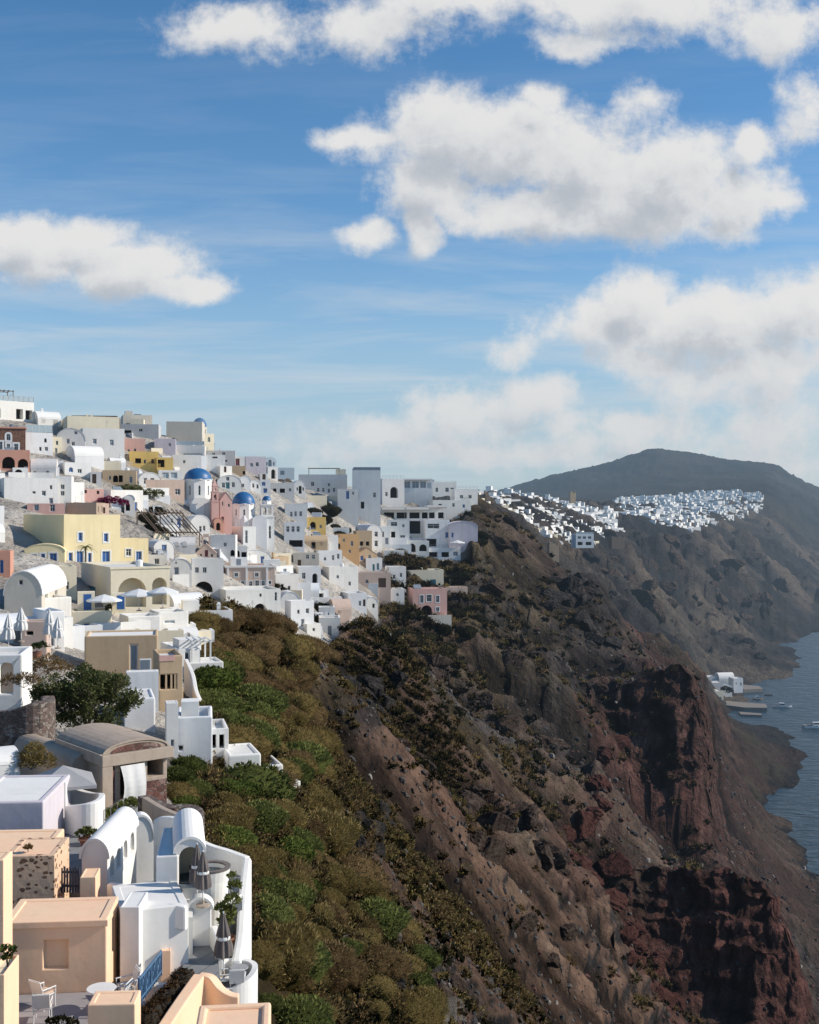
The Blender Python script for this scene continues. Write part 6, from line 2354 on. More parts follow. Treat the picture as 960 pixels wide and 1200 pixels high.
    rmats = [paint((0.10, 0.085, 0.075), .95, name='loose_rock', var=.5), paint((0.045, 0.040, 0.038), .95, name='dark_rock', var=.5), paint((0.10, 0.04, 0.03), .95, name='red_rock', var=.4),
             paint((0.26, 0.23, 0.20), .95, name='pale_rock', var=.4)]
    k = 0
    tries = 0
    ico = bmesh.new()
    bmesh.ops.create_icosphere(ico, subdivisions=1, radius=1)
    iv = [v.co.copy() for v in ico.verts]
    fi = [[v.index for v in f.verts] for f in ico.faces]
    ico.free()
    while k < 6500 and tries < 90000:
        tries += 1
        Y = math.exp(rg.uniform(math.log(60), math.log(430)))
        px = rg.uniform(330, 960)
        p, sy, vil, st = gr.pt(px, Y)
        if vil > .1 or sy < 620 or sy > 1230 or not visible(gr, px, sy, Y):
            continue
        i_, j_ = gr.at(px, Y)
        if float(G['n15'][i_, j_]) < rg.uniform(-.45, .45):
            continue
        r = rg.choice((.12, .15, .2, .25, .3, .4, .6)) * (.55 if Y < 110 else .85 if Y < 220 else 1.3)
        Mx = Matrix.Translation(p) @ Matrix.Rotation(rg.uniform(0, 6), 4, sphere_pt(rg)) @ Matrix.Diagonal((r * rg.uniform(.6, 1.4), r * rg.uniform(.6, 1.2), r * rg.uniform(.4, .9), 1))
        vs = [Mx @ (v * rg.uniform(.75, 1.15)) for v in iv]
        rb.mesh(vs, fi, rg.choices((0, 1, 2, 3), (3, 4, 2 if px > 620 else .3, .35))[0])
        k += 1
    tag(rb.build('loose_rocks', rmats), kind='stuff')


def crag_mesh(seed, sub=5):
    rg = np.random.default_rng(seed)
    bm = bmesh.new()
    bmesh.ops.create_icosphere(bm, subdivisions=sub, radius=1)
    co = np.array([v.co[:] for v in bm.verts])
    o = rg.uniform(0, 50, 3)
    # blocky: push outward along a few random joint planes, then roughen
    d = np.ones(len(co))
    for _ in range(13):
        n = rg.normal(size=3)
        n /= np.linalg.norm(n)
        h = rg.uniform(.45, .82)
        t = co @ n
        d = np.minimum(d, np.where(t > 1e-3, h / np.maximum(t, 1e-3), 9))
    q = co * d[:, None]
    f = lambda s, k, r: fbm(q[:, 0] * s + q[:, 2] * s * .7 + o[0], q[:, 1] * s - q[:, 2] * s * .6 + o[1], 5, k, r)
    q = q * (1 + .22 * (f(2.4, 5, True) - .5) + .10 * f(6.0, 9, False))[:, None]
    for v, c in zip(bm.verts, q):
        v.co = c
    me = bpy.data.meshes.new('rock_outcrop')
    bm.to_mesh(me)
    bm.free()
    return me


def rock_mat(name, c1, c2, c3):
    m, nt = nt_new(name)
    p = pos_n(nt)
    n1 = noise_n(nt, p, .8, 8, .7)
    n2 = noise_n(nt, scaled(nt, p, (.5, .5, 1.8)), 1.0, 6, .7)
    c = ramp(nt, math_n(nt, 'ADD', math_n(nt, 'MULTIPLY', n1, .6), math_n(nt, 'MULTIPLY', n2, .5)), [(.38, c1), (.54, c2), (.72, c3)])
    b = nd(nt, 'ShaderNodeBsdfPrincipled', Roughness=.95)
    b.inputs['Specular IOR Level'].default_value = .1
    nt.links.new(c, b.inputs['Base Color'])
    nt.links.new(bump_n(nt, math_n(nt, 'ADD', n1, n2), 1.0, .8), b.inputs['Normal'])
    finish(nt, b.outputs[0])
    return m


def outcrops(gr):
    dk = rock_mat('black_lava_rock', (0.010, 0.009, 0.009), (0.030, 0.027, 0.026), (0.085, 0.075, 0.068))
    br = rock_mat('brown_lava_rock', (0.022, 0.015, 0.012), (0.060, 0.042, 0.033), (0.125, 0.095, 0.075))
    rd = rock_mat('red_lava_rock', (0.026, 0.011, 0.009), (0.070, 0.028, 0.022), (0.11, 0.05, 0.04))
    pal = rock_mat('pale_lava_rock', (0.05, 0.043, 0.037), (0.12, 0.105, 0.09), (0.24, 0.21, 0.18))
    ms = {'d': (dk, 'black lava crag'), 'b': (br, 'brown lava crag'), 'r': (rd, 'dark red lava crag'), 'p': (pal, 'pale grey boulder')}
    meshes = {k: [crag_mesh(i + 10 * j) for i in range(3)] for j, k in enumerate('dbrp')}
    rg = random.Random(12)
    where = {'d': 'standing out of the dry slope', 'b': 'standing out of the dry slope', 'r': 'on the lower red slope', 'p': 'lying on the dry slope'}
    L = []
    for (cx, cy, n, sx, sy, k, r) in [(425, 800, 9, 26, 24, 'd', 3.2), (445, 840, 6, 16, 22, 'd', 2.8), (375, 795, 5, 22, 12, 'd', 2.6), (425, 955, 9, 18, 26, 'd', 2.1), (400, 990, 4, 12, 20, 'd', 1.6),
                                 (470, 790, 5, 22, 16, 'b', 3.0), (650, 690, 6, 26, 16, 'd', 4.5), (690, 715, 9, 24, 26, 'd', 5.5), (700, 745, 5, 20, 14, 'd', 4.5), (560, 935, 5, 30, 16, 'b', 3.2), (610, 990, 7, 36, 14, 'b', 3.2),
                                 (680, 965, 7, 26, 20, 'r', 4.0), (700, 1020, 6, 30, 16, 'r', 3.6), (640, 1050, 6, 40, 16, 'b', 3.0), (560, 1020, 4, 30, 20, 'b', 2.4), (500, 900, 5, 30, 26, 'b', 2.0), (470, 1140, 5, 26, 26, 'd', 1.5),
                                 (530, 1170, 5, 20, 24, 'b', 1.4), (620, 1130, 6, 50, 26, 'b', 2.4), (740, 1090, 6, 36, 30, 'r', 3.2), (760, 1150, 5, 30, 26, 'r', 2.8), (520, 760, 5, 30, 22, 'b', 3.6), (600, 720, 6, 40, 40, 'b', 4.0),
                                 (600, 640, 5, 30, 20, 'b', 4.0), (560, 840, 5, 40, 30, 'b', 2.6), (640, 850, 5, 40, 40, 'b', 3.2), (700, 900, 4, 30, 30, 'r', 3.4), (520, 1188, 3, 12, 8, 'p', 1.5), (450, 1100, 3, 14, 20, 'p', 1.0),
                                 (520, 980, 4, 50, 50, 'p', 1.0), (470, 870, 4, 30, 20, 'p', 1.0), (590, 880, 3, 40, 20, 'p', 1.0)]:
        for _ in range(n):
            L.append((cx + rg.gauss(0, sx * .7), cy + rg.gauss(0, sy * .7), k, r * rg.uniform(.45, 1.15)))
    far = [(cx, cy, k, r) for (cx, cy, n_, k, r) in [(760, 690, 9, 'b', 11), (800, 715, 10, 'b', 12), (730, 670, 7, 'b', 9), (845, 720, 8, 'b', 10), (780, 650, 8, 'b', 10), (840, 670, 8, 'b', 11), (890, 690, 7, 'b', 12),
                                                     (910, 640, 6, 'b', 14), (720, 645, 5, 'b', 8), (865, 760, 6, 'd', 7)] for _ in range(n_)]
    for (cx, cy, k, r) in far:
        L.append((cx + rg.gauss(0, 22), cy + rg.gauss(0, 13), k, r * rg.uniform(.35, 1.0)))
    for (px, py, k, r) in L:
        Y = hit(px, py, 40)
        if Y > 1700 or Y > 500 and r < 3:
            continue
        p, sy, vil, st = gr.pt(px, Y)
        if vil > .2:
            continue
        o = bpy.data.objects.new('rock_outcrop', rg.choice(meshes[k]))
        if not o.data.materials:
            o.data.materials.append(ms[k][0])
        link(o)
        o.location = p - Vector((0, 0, r * .30))
        o.rotation_euler = (rg.uniform(-.4, .4), rg.uniform(-.2, .5), rg.uniform(0, 6.28))
        o.scale = (r * rg.uniform(.8, 1.3), r * rg.uniform(.8, 1.3), r * rg.uniform(.55, .95))
        tag(o, f'{ms[k][1]} {where[k]}', 'rock', {'d': 'black lava crags of the slope', 'b': 'brown lava crags of the slope', 'r': 'dark red lava crags', 'p': 'pale boulders of the slope'}[k])


def tree(px, py, Y, hw, label):
    rg = random.Random(41)
    base = P(px, py, Y)
    root = empty('tree', base, 0, label, 'tree')
    tr = MB()
    ends = []

    def branch(a, d, L, r, lv):
        b = a + d * L
        tr.bar(a, b, r, 7, r * .68)
        if lv == 0:
            ends.append(b)
            return
        if lv <= 2:
            ends.append(b)
        for i in range(rg.choice((2, 3)) if lv > 1 else 3):
            nd_ = (d + Vector((rg.uniform(-1, 1), rg.uniform(-1, 1), rg.uniform(-.15, .75))) * .85).normalized()
            branch(b, nd_, L * rg.uniform(.62, .85), r * .62, lv - 1)
    for t in range(4):
        d = Vector((math.cos(t * 1.57 + .4) * .85, math.sin(t * 1.57 + .4) * .7, .75)).normalized()
        branch(Vector((0, 0, -.4)), d, hw * .42, .15, 4)
    lv = Leaves(6)
    cen = Vector((0, 0, hw * .50))
    for e in ends:
        e2 = Vector(e) - cen
        q = math.sqrt((e2.x / hw) ** 2 + (e2.y / (hw * .8)) ** 2 + (e2.z / (hw * .72)) ** 2)
        if q > 1:
            e2 /= q
        lv.add(34, [(cen + e2, rg.uniform(.3, .6))], .20, .05, up=-.8, zsq=.85)
    for _ in range(95):
        d = sphere_pt(rg) * rg.uniform(.45, 1.0)
        e2 = cen + Vector((d.x * hw, d.y * hw * .8, d.z * hw * .72))
        tr.bar(cen * .5, e2, .035, 4, .01)
        lv.add(95, [(e2, rg.uniform(.28, .55))], .20, .05, up=-.8, zsq=.85)
    tr.build('trunk', M['bark'], root)
    lv.build('crown', LEAF['tree'], root)
    return root


def palm(px, py, Y, h, label):
    rg = random.Random(8)
    root = empty('palm_tree', P(px, py, Y), 0, label, 'palm')
    t = MB()
    t.bar((0, 0, 0), (.05, 0, h), .12, 8, .09)
    t.build('trunk', M['bark'], root)
    f = MB()
    for i in range(13):
        a = i * 2.4
        el = rg.uniform(.1, 1.1)
        p0 = Vector((.05, 0, h))
        L = rg.uniform(1.0, 1.5)
        pts = []
        for s in range(7):
            q = s / 6
            pts.append(p0 + Vector((math.cos(a) * L * q, math.sin(a) * L * q, math.sin(el) * L * q - 1.15 * L * q * q * .7)))
        for s in range(6):
            d = (pts[s + 1] - pts[s]).normalized()
            sd = d.cross(Vector((0, 0, 1))).normalized()
            for sg in (-1, 1):
                for u in (.1, .4, .7):
                    b = pts[s].lerp(pts[s + 1], u)
                    f.poly([b, b + d * .07, b + sd * sg * .32 * (1 - s / 8) + d * .18 - Vector((0, 0, .08))])
    f.build('fronds', LEAF['fresh'], root)


def plant(name, label, cat, loc, lumps, mat, n, ln, wd, pot=None, group=None):
    rg = random.Random(int(abs(loc[0] * 31 + loc[1] * 17)))
    root = empty(name, loc, 0, label, cat, group)
    mb = Leaves(n)
    mb.add(n, lumps, ln, wd, up=-.5)
    mb.build('foliage', LEAF[mat], root)
    st = MB()
    for (c, r) in lumps:
        st.bar((0, 0, 0), c, .02, 5, .01)
    st.build('stem', M['bark'], root)
    if pot:
        pm = MB()
        r, h = pot
        pm.lathe([(.01, -h), (r * .7, -h), (r, -.06), (r * 1.12, -.06), (r * 1.12, 0), (r * .9, 0), (r * .88, -.06), (.01, -.07)], 16)
        pm.build('pot', M['pot'], root, smooth=False)
    return root
# ------------------------------------------------------------------ things of the foreground terraces
def catmull(pts, k=5):
    out = []
    n = len(pts)
    for i in range(n - 1):
        p0, p1, p2, p3 = pts[max(i - 1, 0)], pts[i], pts[i + 1], pts[min(i + 2, n - 1)]
        for s in range(k):
            t = s / k
            out.append(tuple(0.5 * ((2 * b) + (-a + c) * t + (2 * a - 5 * b + 4 * c - d) * t * t + (-a + 3 * b - 3 * c + d) * t ** 3)
                             for a, b, c, d in zip(p0, p1, p2, p3)))
    out.append(tuple(pts[-1]))
    return out


def wall_path(name, label, cat, pts, th, mat, foot=2.0, bevel=.05, smooth=5, group=None):
    """wall along (px, py of its top, Y, height): thick, with a rounded top edge"""
    w = []
    for (px, py, Y, h) in pts:
        q = P(px, py, Y)
        w.append((q.x, q.y, q.z, h))
    w = catmull(w, smooth) if smooth > 1 else w
    mb = MB()
    n = len(w)
    o = Vector(w[0][:3])
    L, R = [], []
    for i in range(n):
        a, b = Vector(w[max(i - 1, 0)][:2]), Vector(w[min(i + 1, n - 1)][:2])
        d = (b - a).normalized()
        nr = Vector((-d.y, d.x)) * th / 2
        L.append(Vector((w[i][0] + nr.x, w[i][1] + nr.y, w[i][2])) - o)
        R.append(Vector((w[i][0] - nr.x, w[i][1] - nr.y, w[i][2])) - o)
    dn = lambda v, i: Vector((v.x, v.y, v.z - w[i][3] - foot))
    for i in range(n - 1):
        mb.poly([L[i], L[i + 1], R[i + 1], R[i]])
        mb.poly([R[i], R[i + 1], dn(R[i + 1], i + 1), dn(R[i], i)])
        mb.poly([L[i + 1], L[i], dn(L[i], i), dn(L[i + 1], i + 1)])
    for i in (0, n - 1):
        mb.poly([L[i], R[i], dn(R[i], i), dn(L[i], i)])
    ob = mb.build(name, mat, bevel=bevel, loc=o)
    return tag(ob, label, cat, group, 'thing')


def floor_poly(name, pts, z, mat, th=.25, kind='structure'):
    mb = MB()
    q = [Vector((x, y, z)) for x, y in pts]
    mb.poly(q)
    n = len(q)
    for i in range(n):
        a, b = q[i], q[(i + 1) % n]
        mb.poly([a, b, b - Vector((0, 0, th)), a - Vector((0, 0, th))])
    return tag(mb.build(name, mat), kind=kind)


def pz(py, Y):
    return -(py - 600) / F * Y


def px_x(px, Y):
    return (px - 480) / F * Y


def flat(px, py, z):
    """point of the level z seen at photo point (px, py)"""
    Y = -z * F / (py - 600)
    return px_x(px, Y), Y


def slat_mat():
    m, nt = nt_new('grey_decking')
    p = pos_n(nt)
    sp = nt.nodes.new('ShaderNodeSeparateXYZ')
    rot = nt.nodes.new('ShaderNodeMapping')
    rot.inputs['Rotation'].default_value = (0, 0, rad(24))
    nt.links.new(p, rot.inputs[0])
    nt.links.new(rot.outputs[0], sp.inputs[0])
    fr = math_n(nt, 'FRACT', math_n(nt, 'MULTIPLY', sp.outputs[0], 1 / .62))
    ln = ramp(nt, fr, [(0.0, (0, 0, 0)), (0.05, (1, 1, 1)), (0.95, (1, 1, 1)), (1.0, (0, 0, 0))])
    n = noise_n(nt, p, 1.6, 5, .65)
    c = mix_c(nt, n, (0.14, 0.15, 0.155), (0.25, 0.26, 0.265))
    c = mix_c(nt, ln, (0.09, 0.095, 0.10), c)
    b = nd(nt, 'ShaderNodeBsdfPrincipled', Roughness=.85)
    nt.links.new(c, b.inputs['Base Color'])
    nt.links.new(bump_n(nt, math_n(nt, 'ADD', n, ln), .3, .05), b.inputs['Normal'])
    finish(nt, b.outputs[0])
    return m


def studded_mat():
    """peach render with dark volcanic stones left showing"""
    m, nt = nt_new('peach_render_with_stones')
    p = pos_n(nt)
    w = nd(nt, 'ShaderNodeTexNoise', Scale=2.0, Detail=3)
    nt.links.new(p, w.inputs['Vector'])
    ad = nt.nodes.new('ShaderNodeVectorMath')
    ad.operation = 'MULTIPLY_ADD'
    nt.links.new(w.outputs['Color'], ad.inputs[0])
    ad.inputs[1].default_value = (.35, .35, .35)
    nt.links.new(scaled(nt, p, (1, 1, 1.5)), ad.inputs[2])
    v = nd(nt, 'ShaderNodeTexVoronoi', Scale=3.3)
    nt.links.new(ad.outputs[0], v.inputs['Vector'])
    sep = nt.nodes.new('ShaderNodeSeparateColor')
    nt.links.new(v.outputs['Color'], sep.inputs[0])
    rad_ = math_n(nt, 'MULTIPLY_ADD', sep.outputs[0], .36, .12)
    mask = nd(nt, 'ShaderNodeMapRange')
    nt.links.new(math_n(nt, 'SUBTRACT', rad_, v.outputs['Distance']), mask.inputs[0])
    mask.inputs[1].default_value = 0.0
    mask.inputs[2].default_value = 0.05
    n = noise_n(nt, p, 5, 4)
    stone = mix_c(nt, n, (0.10, 0.05, 0.03), (0.27, 0.15, 0.09))
    base = mix_c(nt, n, (0.64, 0.42, 0.27), (0.76, 0.53, 0.36))
    c = mix_c(nt, mask.outputs[0], base, stone)
    b = nd(nt, 'ShaderNodeBsdfPrincipled', Roughness=.92)
    nt.links.new(c, b.inputs['Base Color'])
    nt.links.new(bump_n(nt, math_n(nt, 'ADD', mask.outputs[0], math_n(nt, 'MULTIPLY', n, .5)), .8, .06), b.inputs['Normal'])
    finish(nt, b.outputs[0])
    return m


def parasol_open(loc, R, h, label, group, col='whitepaint'):
    r = empty('parasol', loc, RNG.uniform(0, 1), label, 'parasol', group)
    mb = MB()
    n = 8
    top = Vector((0, 0, h + R * .32))
    rim = [Vector((R * math.cos(2 * math.pi * k / n), R * math.sin(2 * math.pi * k / n), h)) for k in range(n)]
    for k in range(n):
        a, b = rim[k], rim[(k + 1) % n]
        m1, m2 = a.lerp(top, .5) + Vector((0, 0, .04)), b.lerp(top, .5) + Vector((0, 0, .04))
        mb.poly([a, b, m2, m1])
        mb.poly([m1, m2, top])
        mb.poly([a, b, b - Vector((0, 0, .16)), a - Vector((0, 0, .16))])
    mb.build('canopy', M[col], r)
    rb = MB()
    for k in range(n):
        rb.bar((0, 0, h - .35), rim[k] * .55 + top * .45 - Vector((0, 0, .03)), .012, 4)
    rb.build('rib', M['wood'], r)
    pm = MB()
    pm.bar((0, 0, 0), (0, 0, h + R * .32), .03, 6)
    pm.build('pole', M['whitepaint'], r)
    bm_ = MB()
    bm_.lathe([(.01, 0), (.3, 0), (.3, .08), (.06, .12), (.05, .3), (.01, .3)], 12)
    bm_.build('base', M['concrete'], r)
    return r


def parasol_closed(loc, h, label, group, mat, rw=.22):
    r = empty('parasol', loc, RNG.uniform(0, 6), label, 'parasol', group)
    mb = MB()
    wob = lambda t, z: 1 + .22 * math.cos(8 * t) + .06 * math.sin(3 * t + 5 * z)
    mb.lathe([(rw * 1.15, h * .34), (rw * 1.22, h * .38), (rw * 1.12, h * .5), (rw * .82, h * .62), (rw * .9, h * .66), (rw * .62, h * .8), (rw * .3, h * .93), (.03, h)], 40, wob=wob)
    mb.build('canopy', mat, r, smooth=True)
    sm = MB()
    sm.lathe([(rw * .98, h * .60), (rw * 1.02, h * .615), (rw * 1.02, h * .64), (rw * .98, h * .655)], 20)
    sm.build('strap', M['whitepaint'], r)
    pm = MB()
    pm.bar((0, 0, 0), (0, 0, h + .06), .028, 6)
    pm.build('pole', M['whitepaint'], r)
    bm_ = MB()
    bm_.lathe([(.01, 0), (.26, 0), (.26, .07), (.05, .1), (.045, .25), (.01, .25)], 12)
    bm_.build('base', M['concrete'], r)
    return r


def chair(loc, rz, label, group, cush='cushion'):
    r = empty('chair', loc, rz, label, 'chair', group)
    fr = M['whitepaint']
    for (x, y) in ((-.24, -.24), (.24, -.24), (-.24, .24), (.24, .24)):
        mb = MB()
        mb.bar((x, y, 0), (x * .96, y * .96, .43), .02, 6)
        mb.build('leg', fr, r)
    mb = MB()
    mb.box(-.26, .26, -.26, .26, .43, .455)
    mb.build('seat', fr, r, bevel=.01)
    mb = MB()
    mb.box(-.24, .24, -.25, .22, .457, .53)
    mb.build('cushion', M[cush], r, bevel=.025)
    mb = MB()
    for x in (-.25, .25):
        mb.bar((x, .25, .44), (x, .42, .98), .02, 6)
    mb.bar((-.25, .42, .98), (.25, .42, .98), .02, 6)
    Mx = Matrix.Translation((0, .26, .50)) @ Matrix.Rotation(rad(-17), 4, 'X')
    mb.box(-.23, .23, -.012, .012, .0, .46, M=Mx)
    mb.build('backrest', fr, r)
    for x in (-.27, .27):
        mb = MB()
        mb.bar((x, -.22, .43), (x, -.22, .66), .016, 6)
        mb.bar((x, -.24, .66), (x, .33, .68), .02, 6)
        mb.build('armrest', fr, r)
    return r


def table(loc, R, h, label, mat='whitepaint', group=None):
    r = empty('table', loc, 0, label, 'table', group)
    mb = MB()
    mb.lathe([(.01, h - .035), (R, h - .035), (R + .012, h - .018), (R, h), (.01, h)], 36)
    mb.build('tabletop', M[mat], r)
    mb = MB()
    mb.lathe([(.01, 0), (.24, 0), (.24, .03), (.05, .06), (.04, h - .06), (.14, h - .036)], 16)
    mb.build('pedestal', M['metal'], r)
    return r


def near():
    N = dict(group=None)
    M['deck'] = slat_mat()
    M['studs'] = studded_mat()
    M['taupe'] = paint((0.17, 0.145, 0.135), .9, name='taupe_cloth', var=.3)
    M['greycloth'] = paint((0.33, 0.33, 0.34), .9, name='grey_cloth', var=.12)
    M['whitecloth'] = paint((0.72, 0.71, 0.69), .9, name='white_cloth', var=.12)
    M['cushion'] = paint((0.62, 0.46, 0.35), .9, name='beige_cushion', var=.1)
    M['terr'] = paint((0.33, 0.31, 0.32), .85, name='terrace_screed', var=.22, scale=1.2)
    M['water'] = glass_dark((0.015, 0.03, 0.04), 'pool_water')
    M['fencblue'] = paint((0.10, 0.21, 0.36), .55, name='faded_blue_paint', var=.35)
    M['darkblue'] = paint((0.035, 0.055, 0.10), .55, name='dark_blue_paint', var=.3)
    W_ = wallmat('w')
    PE = wallmat('pe')
    k = dict(group='houses of the foreground terraces')
    # --- peach house with its terrace
    ph = House('peach flat roofed house with square niche at the bottom left', 2, 125, 1080, 1172, 5, s=139, c='pe', rc='pe', Y=38, par=.04, ext=1.5, w=[('x', 65.5, 1119, 29, 34)], sw=[('n', 133, 1094, 3, 40)], **k)
    mb = MB()
    mb.box(.0, ph.W + .06, -.07, -.004, ph.H - .20, ph.H + .03)
    mb.build('eave', PE, ph.root, bevel=.03)
    House('peach wall pillar at the left edge of the bottom terrace', -40, 4, 1008, 1200, 3, c='pe', rc='pe', Y=35.5, D=1.0, par=.03, **k)
    House('peach planter wall with cactus at the bottom left corner', -14, 5, 1142, 1230, 3, s=26, c='pe', rc='c', Y=33, D=1.5, par=.12, **k)
    plant('cactus', 'green prickly pear cactus in the peach planter at the left edge', 'cactus', P(9, 1133, 33.8), [((0, 0, .3), .14), ((.15, 0, .5), .12), ((-.1, 0, .55), .1)], 'green', 50, .22, .07)
    zt = pz(1178, 37.2)
    q = [flat(20, 1166, zt), flat(165, 1160, zt), flat(172, 1176, zt), flat(170, 1225, zt), flat(10, 1225, zt)]
    floor_poly('terrace', q, zt, M['terr'], 1.5)
    fl = lambda px, py: Vector((*flat(px, py, zt), zt))
    chair(fl(52, 1180), rad(150), 'white armchair with beige cushion nearer the niche wall', 'armchairs of the peach terrace')
    chair(fl(50, 1196), rad(190), 'white armchair with beige cushion at the bottom edge of the terrace', 'armchairs of the peach terrace')
    chair(fl(147, 1172), rad(-60), 'white armchair with beige cushion beside the blue railing', 'armchairs of the peach terrace')
    chair(fl(137, 1185), rad(-100), 'white armchair tucked behind the white round table', 'armchairs of the peach terrace')
    table(fl(119, 1184), .46, .72, 'white round table on the peach terrace')
    House('ochre fronted low peach block at the bottom edge', 103, 158, 1177, 1235, 3, s=166, c='pe', rc='pe', Y=33.6, D=1.0, par=.03, **k)
    # low terrace edge with flowers
    plant('flower_bed', 'dark flower clump at the bottom edge of the peach terrace', 'flowers', fl(72, 1206), [((-.3, 0, .2), .2), ((0, 0, .25), .22), ((.35, 0, .2), .18)], 'dark', 260, .12, .04)
    plant('dry_plant', 'thin dry plant at the bottom left corner', 'plant', fl(13, 1203), [((0, 0, .3), .16), ((.05, 0, .6), .14)], 'straw', 140, .12, .03)
    # --- blue railing and hedge
    r = empty('railing', P(163, 1178, 36.3), 0, 'faded blue wooden railing beside the brown hedge', 'railing')
    a, b = Vector((0, 0, 0)), P(189, 1143, 40.0) - P(163, 1178, 36.3)
    mb, mp_ = MB(), MB()
    for i in range(17):
        t = i / 16
        p = a.lerp(b, t)
        (mp_ if i % 4 == 0 else mb).bar(p, p + Vector((0, 0, .86)), .045 if i % 4 == 0 else .028, 4)
    mb.build('slat', M['fencblue'], r)
    mp_.build('post', M['fencblue'], r)
    mb = MB()
    for z in (.15, .82):
        d = Vector((0, 0, z))
        mb.bar(a + d, b + d, .04, 4)
    for i in range(4):
        p0, p1 = a.lerp(b, i / 4), a.lerp(b, (i + 1) / 4)
        mb.bar(p0 + Vector((0, 0, .15)), p1 + Vector((0, 0, .82)), .025, 4)
    mb.build('rail', M['fencblue'], r)
    House('short peach gate post with dark pot at the end of the blue railing', 189, 200, 1114, 1146, 12, s=186, c='pe', rc='pe', Y=40.3, D=.45, par=.02, ext=.6, cat='post', name='gate_post', group=None)
    hd = empty('hedge', P(192, 1168, 37.6), 0, 'brown green clipped hedge between blue railing and peach wall', 'hedge')
    lm = []
    for i in range(15):
        t = i / 14
        p = P(172 + 44 * t, 1206 - 50 * t, 35.2 + 4.2 * t) - P(192, 1168, 37.6)
        lm.append((p + Vector((RNG.uniform(-.12, .12), 0, .16 + .1 * math.sin(i))), RNG.uniform(.36, .5)))
    mb = Leaves(3)
    mb.add(6000, lm, .10, .024, up=-.6, zsq=.9)
    mb.build('foliage', leaf_mat('hedge_leaves', (0.045, 0.026, 0.015), (0.105, 0.068, 0.034), (0.13, 0.12, 0.05)), hd)
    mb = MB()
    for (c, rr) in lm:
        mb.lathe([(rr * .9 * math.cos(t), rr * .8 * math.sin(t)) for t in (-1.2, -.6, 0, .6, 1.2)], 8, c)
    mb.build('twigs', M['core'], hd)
    wall_path('garden_wall', 'peach garden wall running down right of the brown hedge', 'wall', [(190, 1205, 34.5, .9), (212, 1172, 36.6, .9), (234, 1141, 38.6, .9)], .42, PE, 2.5)
    wall_path('garden_wall', 'ochre shaded peach wall curving down below the round white terrace', 'wall', [(234, 1141, 38.6, .9), (248, 1144, 38.5, .9), (259, 1157, 38.3, .7), (270, 1164, 38.2, .6), (280, 1166, 38.2, .6)], .34, PE, 2.0)
    House('peach flat roof at the bottom right of the terraces', 224, 316, 1228, 1290, 6, s=324, c='pe', rc='pe', Y=31.5, D=2.9, par=.10, **k)
    # --- peach houses above
    a = House('peach wall studded with dark brown stones at the left edge', 5, 64, 1003, 1058, 4, c='w', rc='pe', Y=42, D=2.4, par=.02, **k)
    for ch in a.root.children:
        if ch.name.startswith('wall'):
            ch.data.materials[0] = M['studs']
    plant('dry_bouquet', 'dry tan plant on top of the stone studded wall', 'plant', P(33, 998, 42.5), [((0, 0, .15), .14)], 'straw', 120, .16, .03)
    House('peach house with broad flat roof behind the stone studded wall', -40, 52, 1000, 1040, 4, c='pe', rc='pe', Y=44.2, D=3.4, par=.05, **k)
    House('white roofed house with lilac shaded front at the left edge', -40, 51, 940, 982, 4, s=55, c='l', rc='w', Y=49.5, D=5.2, par=.06, **k)  # lilac wall colour stands in for shade on a white front
    House('white curved buttress wall left of the bushy brown plant', -30, 24, 884, 912, 30, c='w', k='vaultx', Y=57, D=3, **k)
    House('small peach block beside the dark blue picket gate', 94, 112, 1028, 1052, 6, s=128, c='pe', rc='pe', Y=42.6, D=1.1, par=.02, **k)
    r = empty('picket_gate', P(66, 1046, 43.2), 0, 'dark blue picket gate between stone studded wall and peach block', 'gate')
    x1 = (92 - 66) / F * 43.2
    mb = MB()
    for i in range(9):
        x = x1 * i / 8
        mb.box(x - .035, x + .035, -.02, .02, 0, .92 + .06 * (i % 2))
    mb.build('picket', M['darkblue'], r)
    mb = MB()
    for z in (.2, .72):
        mb.box(0, x1, .021, .05, z, z + .08)
    mb.build('rail', M['darkblue'], r)
    # --- path
    zp = pz(985, 52)
    pth = [flat(48, 1046, zp), flat(100, 1046, zp), flat(128, 1000, zp), flat(150, 960, zp), flat(168, 935, zp), flat(140, 930, zp), flat(118, 958, zp), flat(50, 962, zp), flat(46, 1000, zp)]
    floor_poly('path', pth, zp, M['deck'], 1.5)
    fp = lambda px, py: Vector((*flat(px, py, zp), zp))
    a = House('white gate panel with two shutters beside the curved planter', 54, 77, 917, 974, 5, s=80, c='w', rc='w', Y=flat(60, 974, zp)[1], D=.35, par=.01, ext=.5, w=[('d', 61, 930, 5, 22)], name='gate_wall', cat='wall', group=None)
    wall_path('planter', 'white curved planter wall beside the grey path', 'planter', [(79, 944, 53.4, 1.0), (98, 942, 52.6, 1.0), (115, 937, 53, 1.0), (119, 930, 54.6, 1.0), (108, 929, 56.4, 1.0), (90, 924, 57, 1.0), (79, 918, 57, 1.0)], .3, W_, 1.2, .08)
    plant('potted_shrub', 'leafy green plant in a blue grey pot by the lilac fronted house', 'potted plant', fp(60, 975) + Vector((0, 0, .5)), [((-.1, 0, .25), .28), ((.2, 0, .22), .26), ((0, .1, .4), .25)], 'fresh', 420, .16, .05, (.28, .5))
    plant('potted_shrub', 'low green plant in a wide pot on the grey path', 'potted plant', fp(102, 990) + Vector((0, 0, .3)), [((-.25, 0, .2), .25), ((.25, 0, .2), .25), ((0, 0, .3), .28)], 'green', 420, .15, .04, (.34, .3))
    plant('climbing_shrub', 'green climbing shrub along the path railing', 'shrub', fp(128, 958), [((0, 0, .2), .35), ((.4, .7, .3), .4), ((.7, 1.5, .3), .4), ((-.2, -.6, .2), .3)], 'green', 1500, .15, .045)
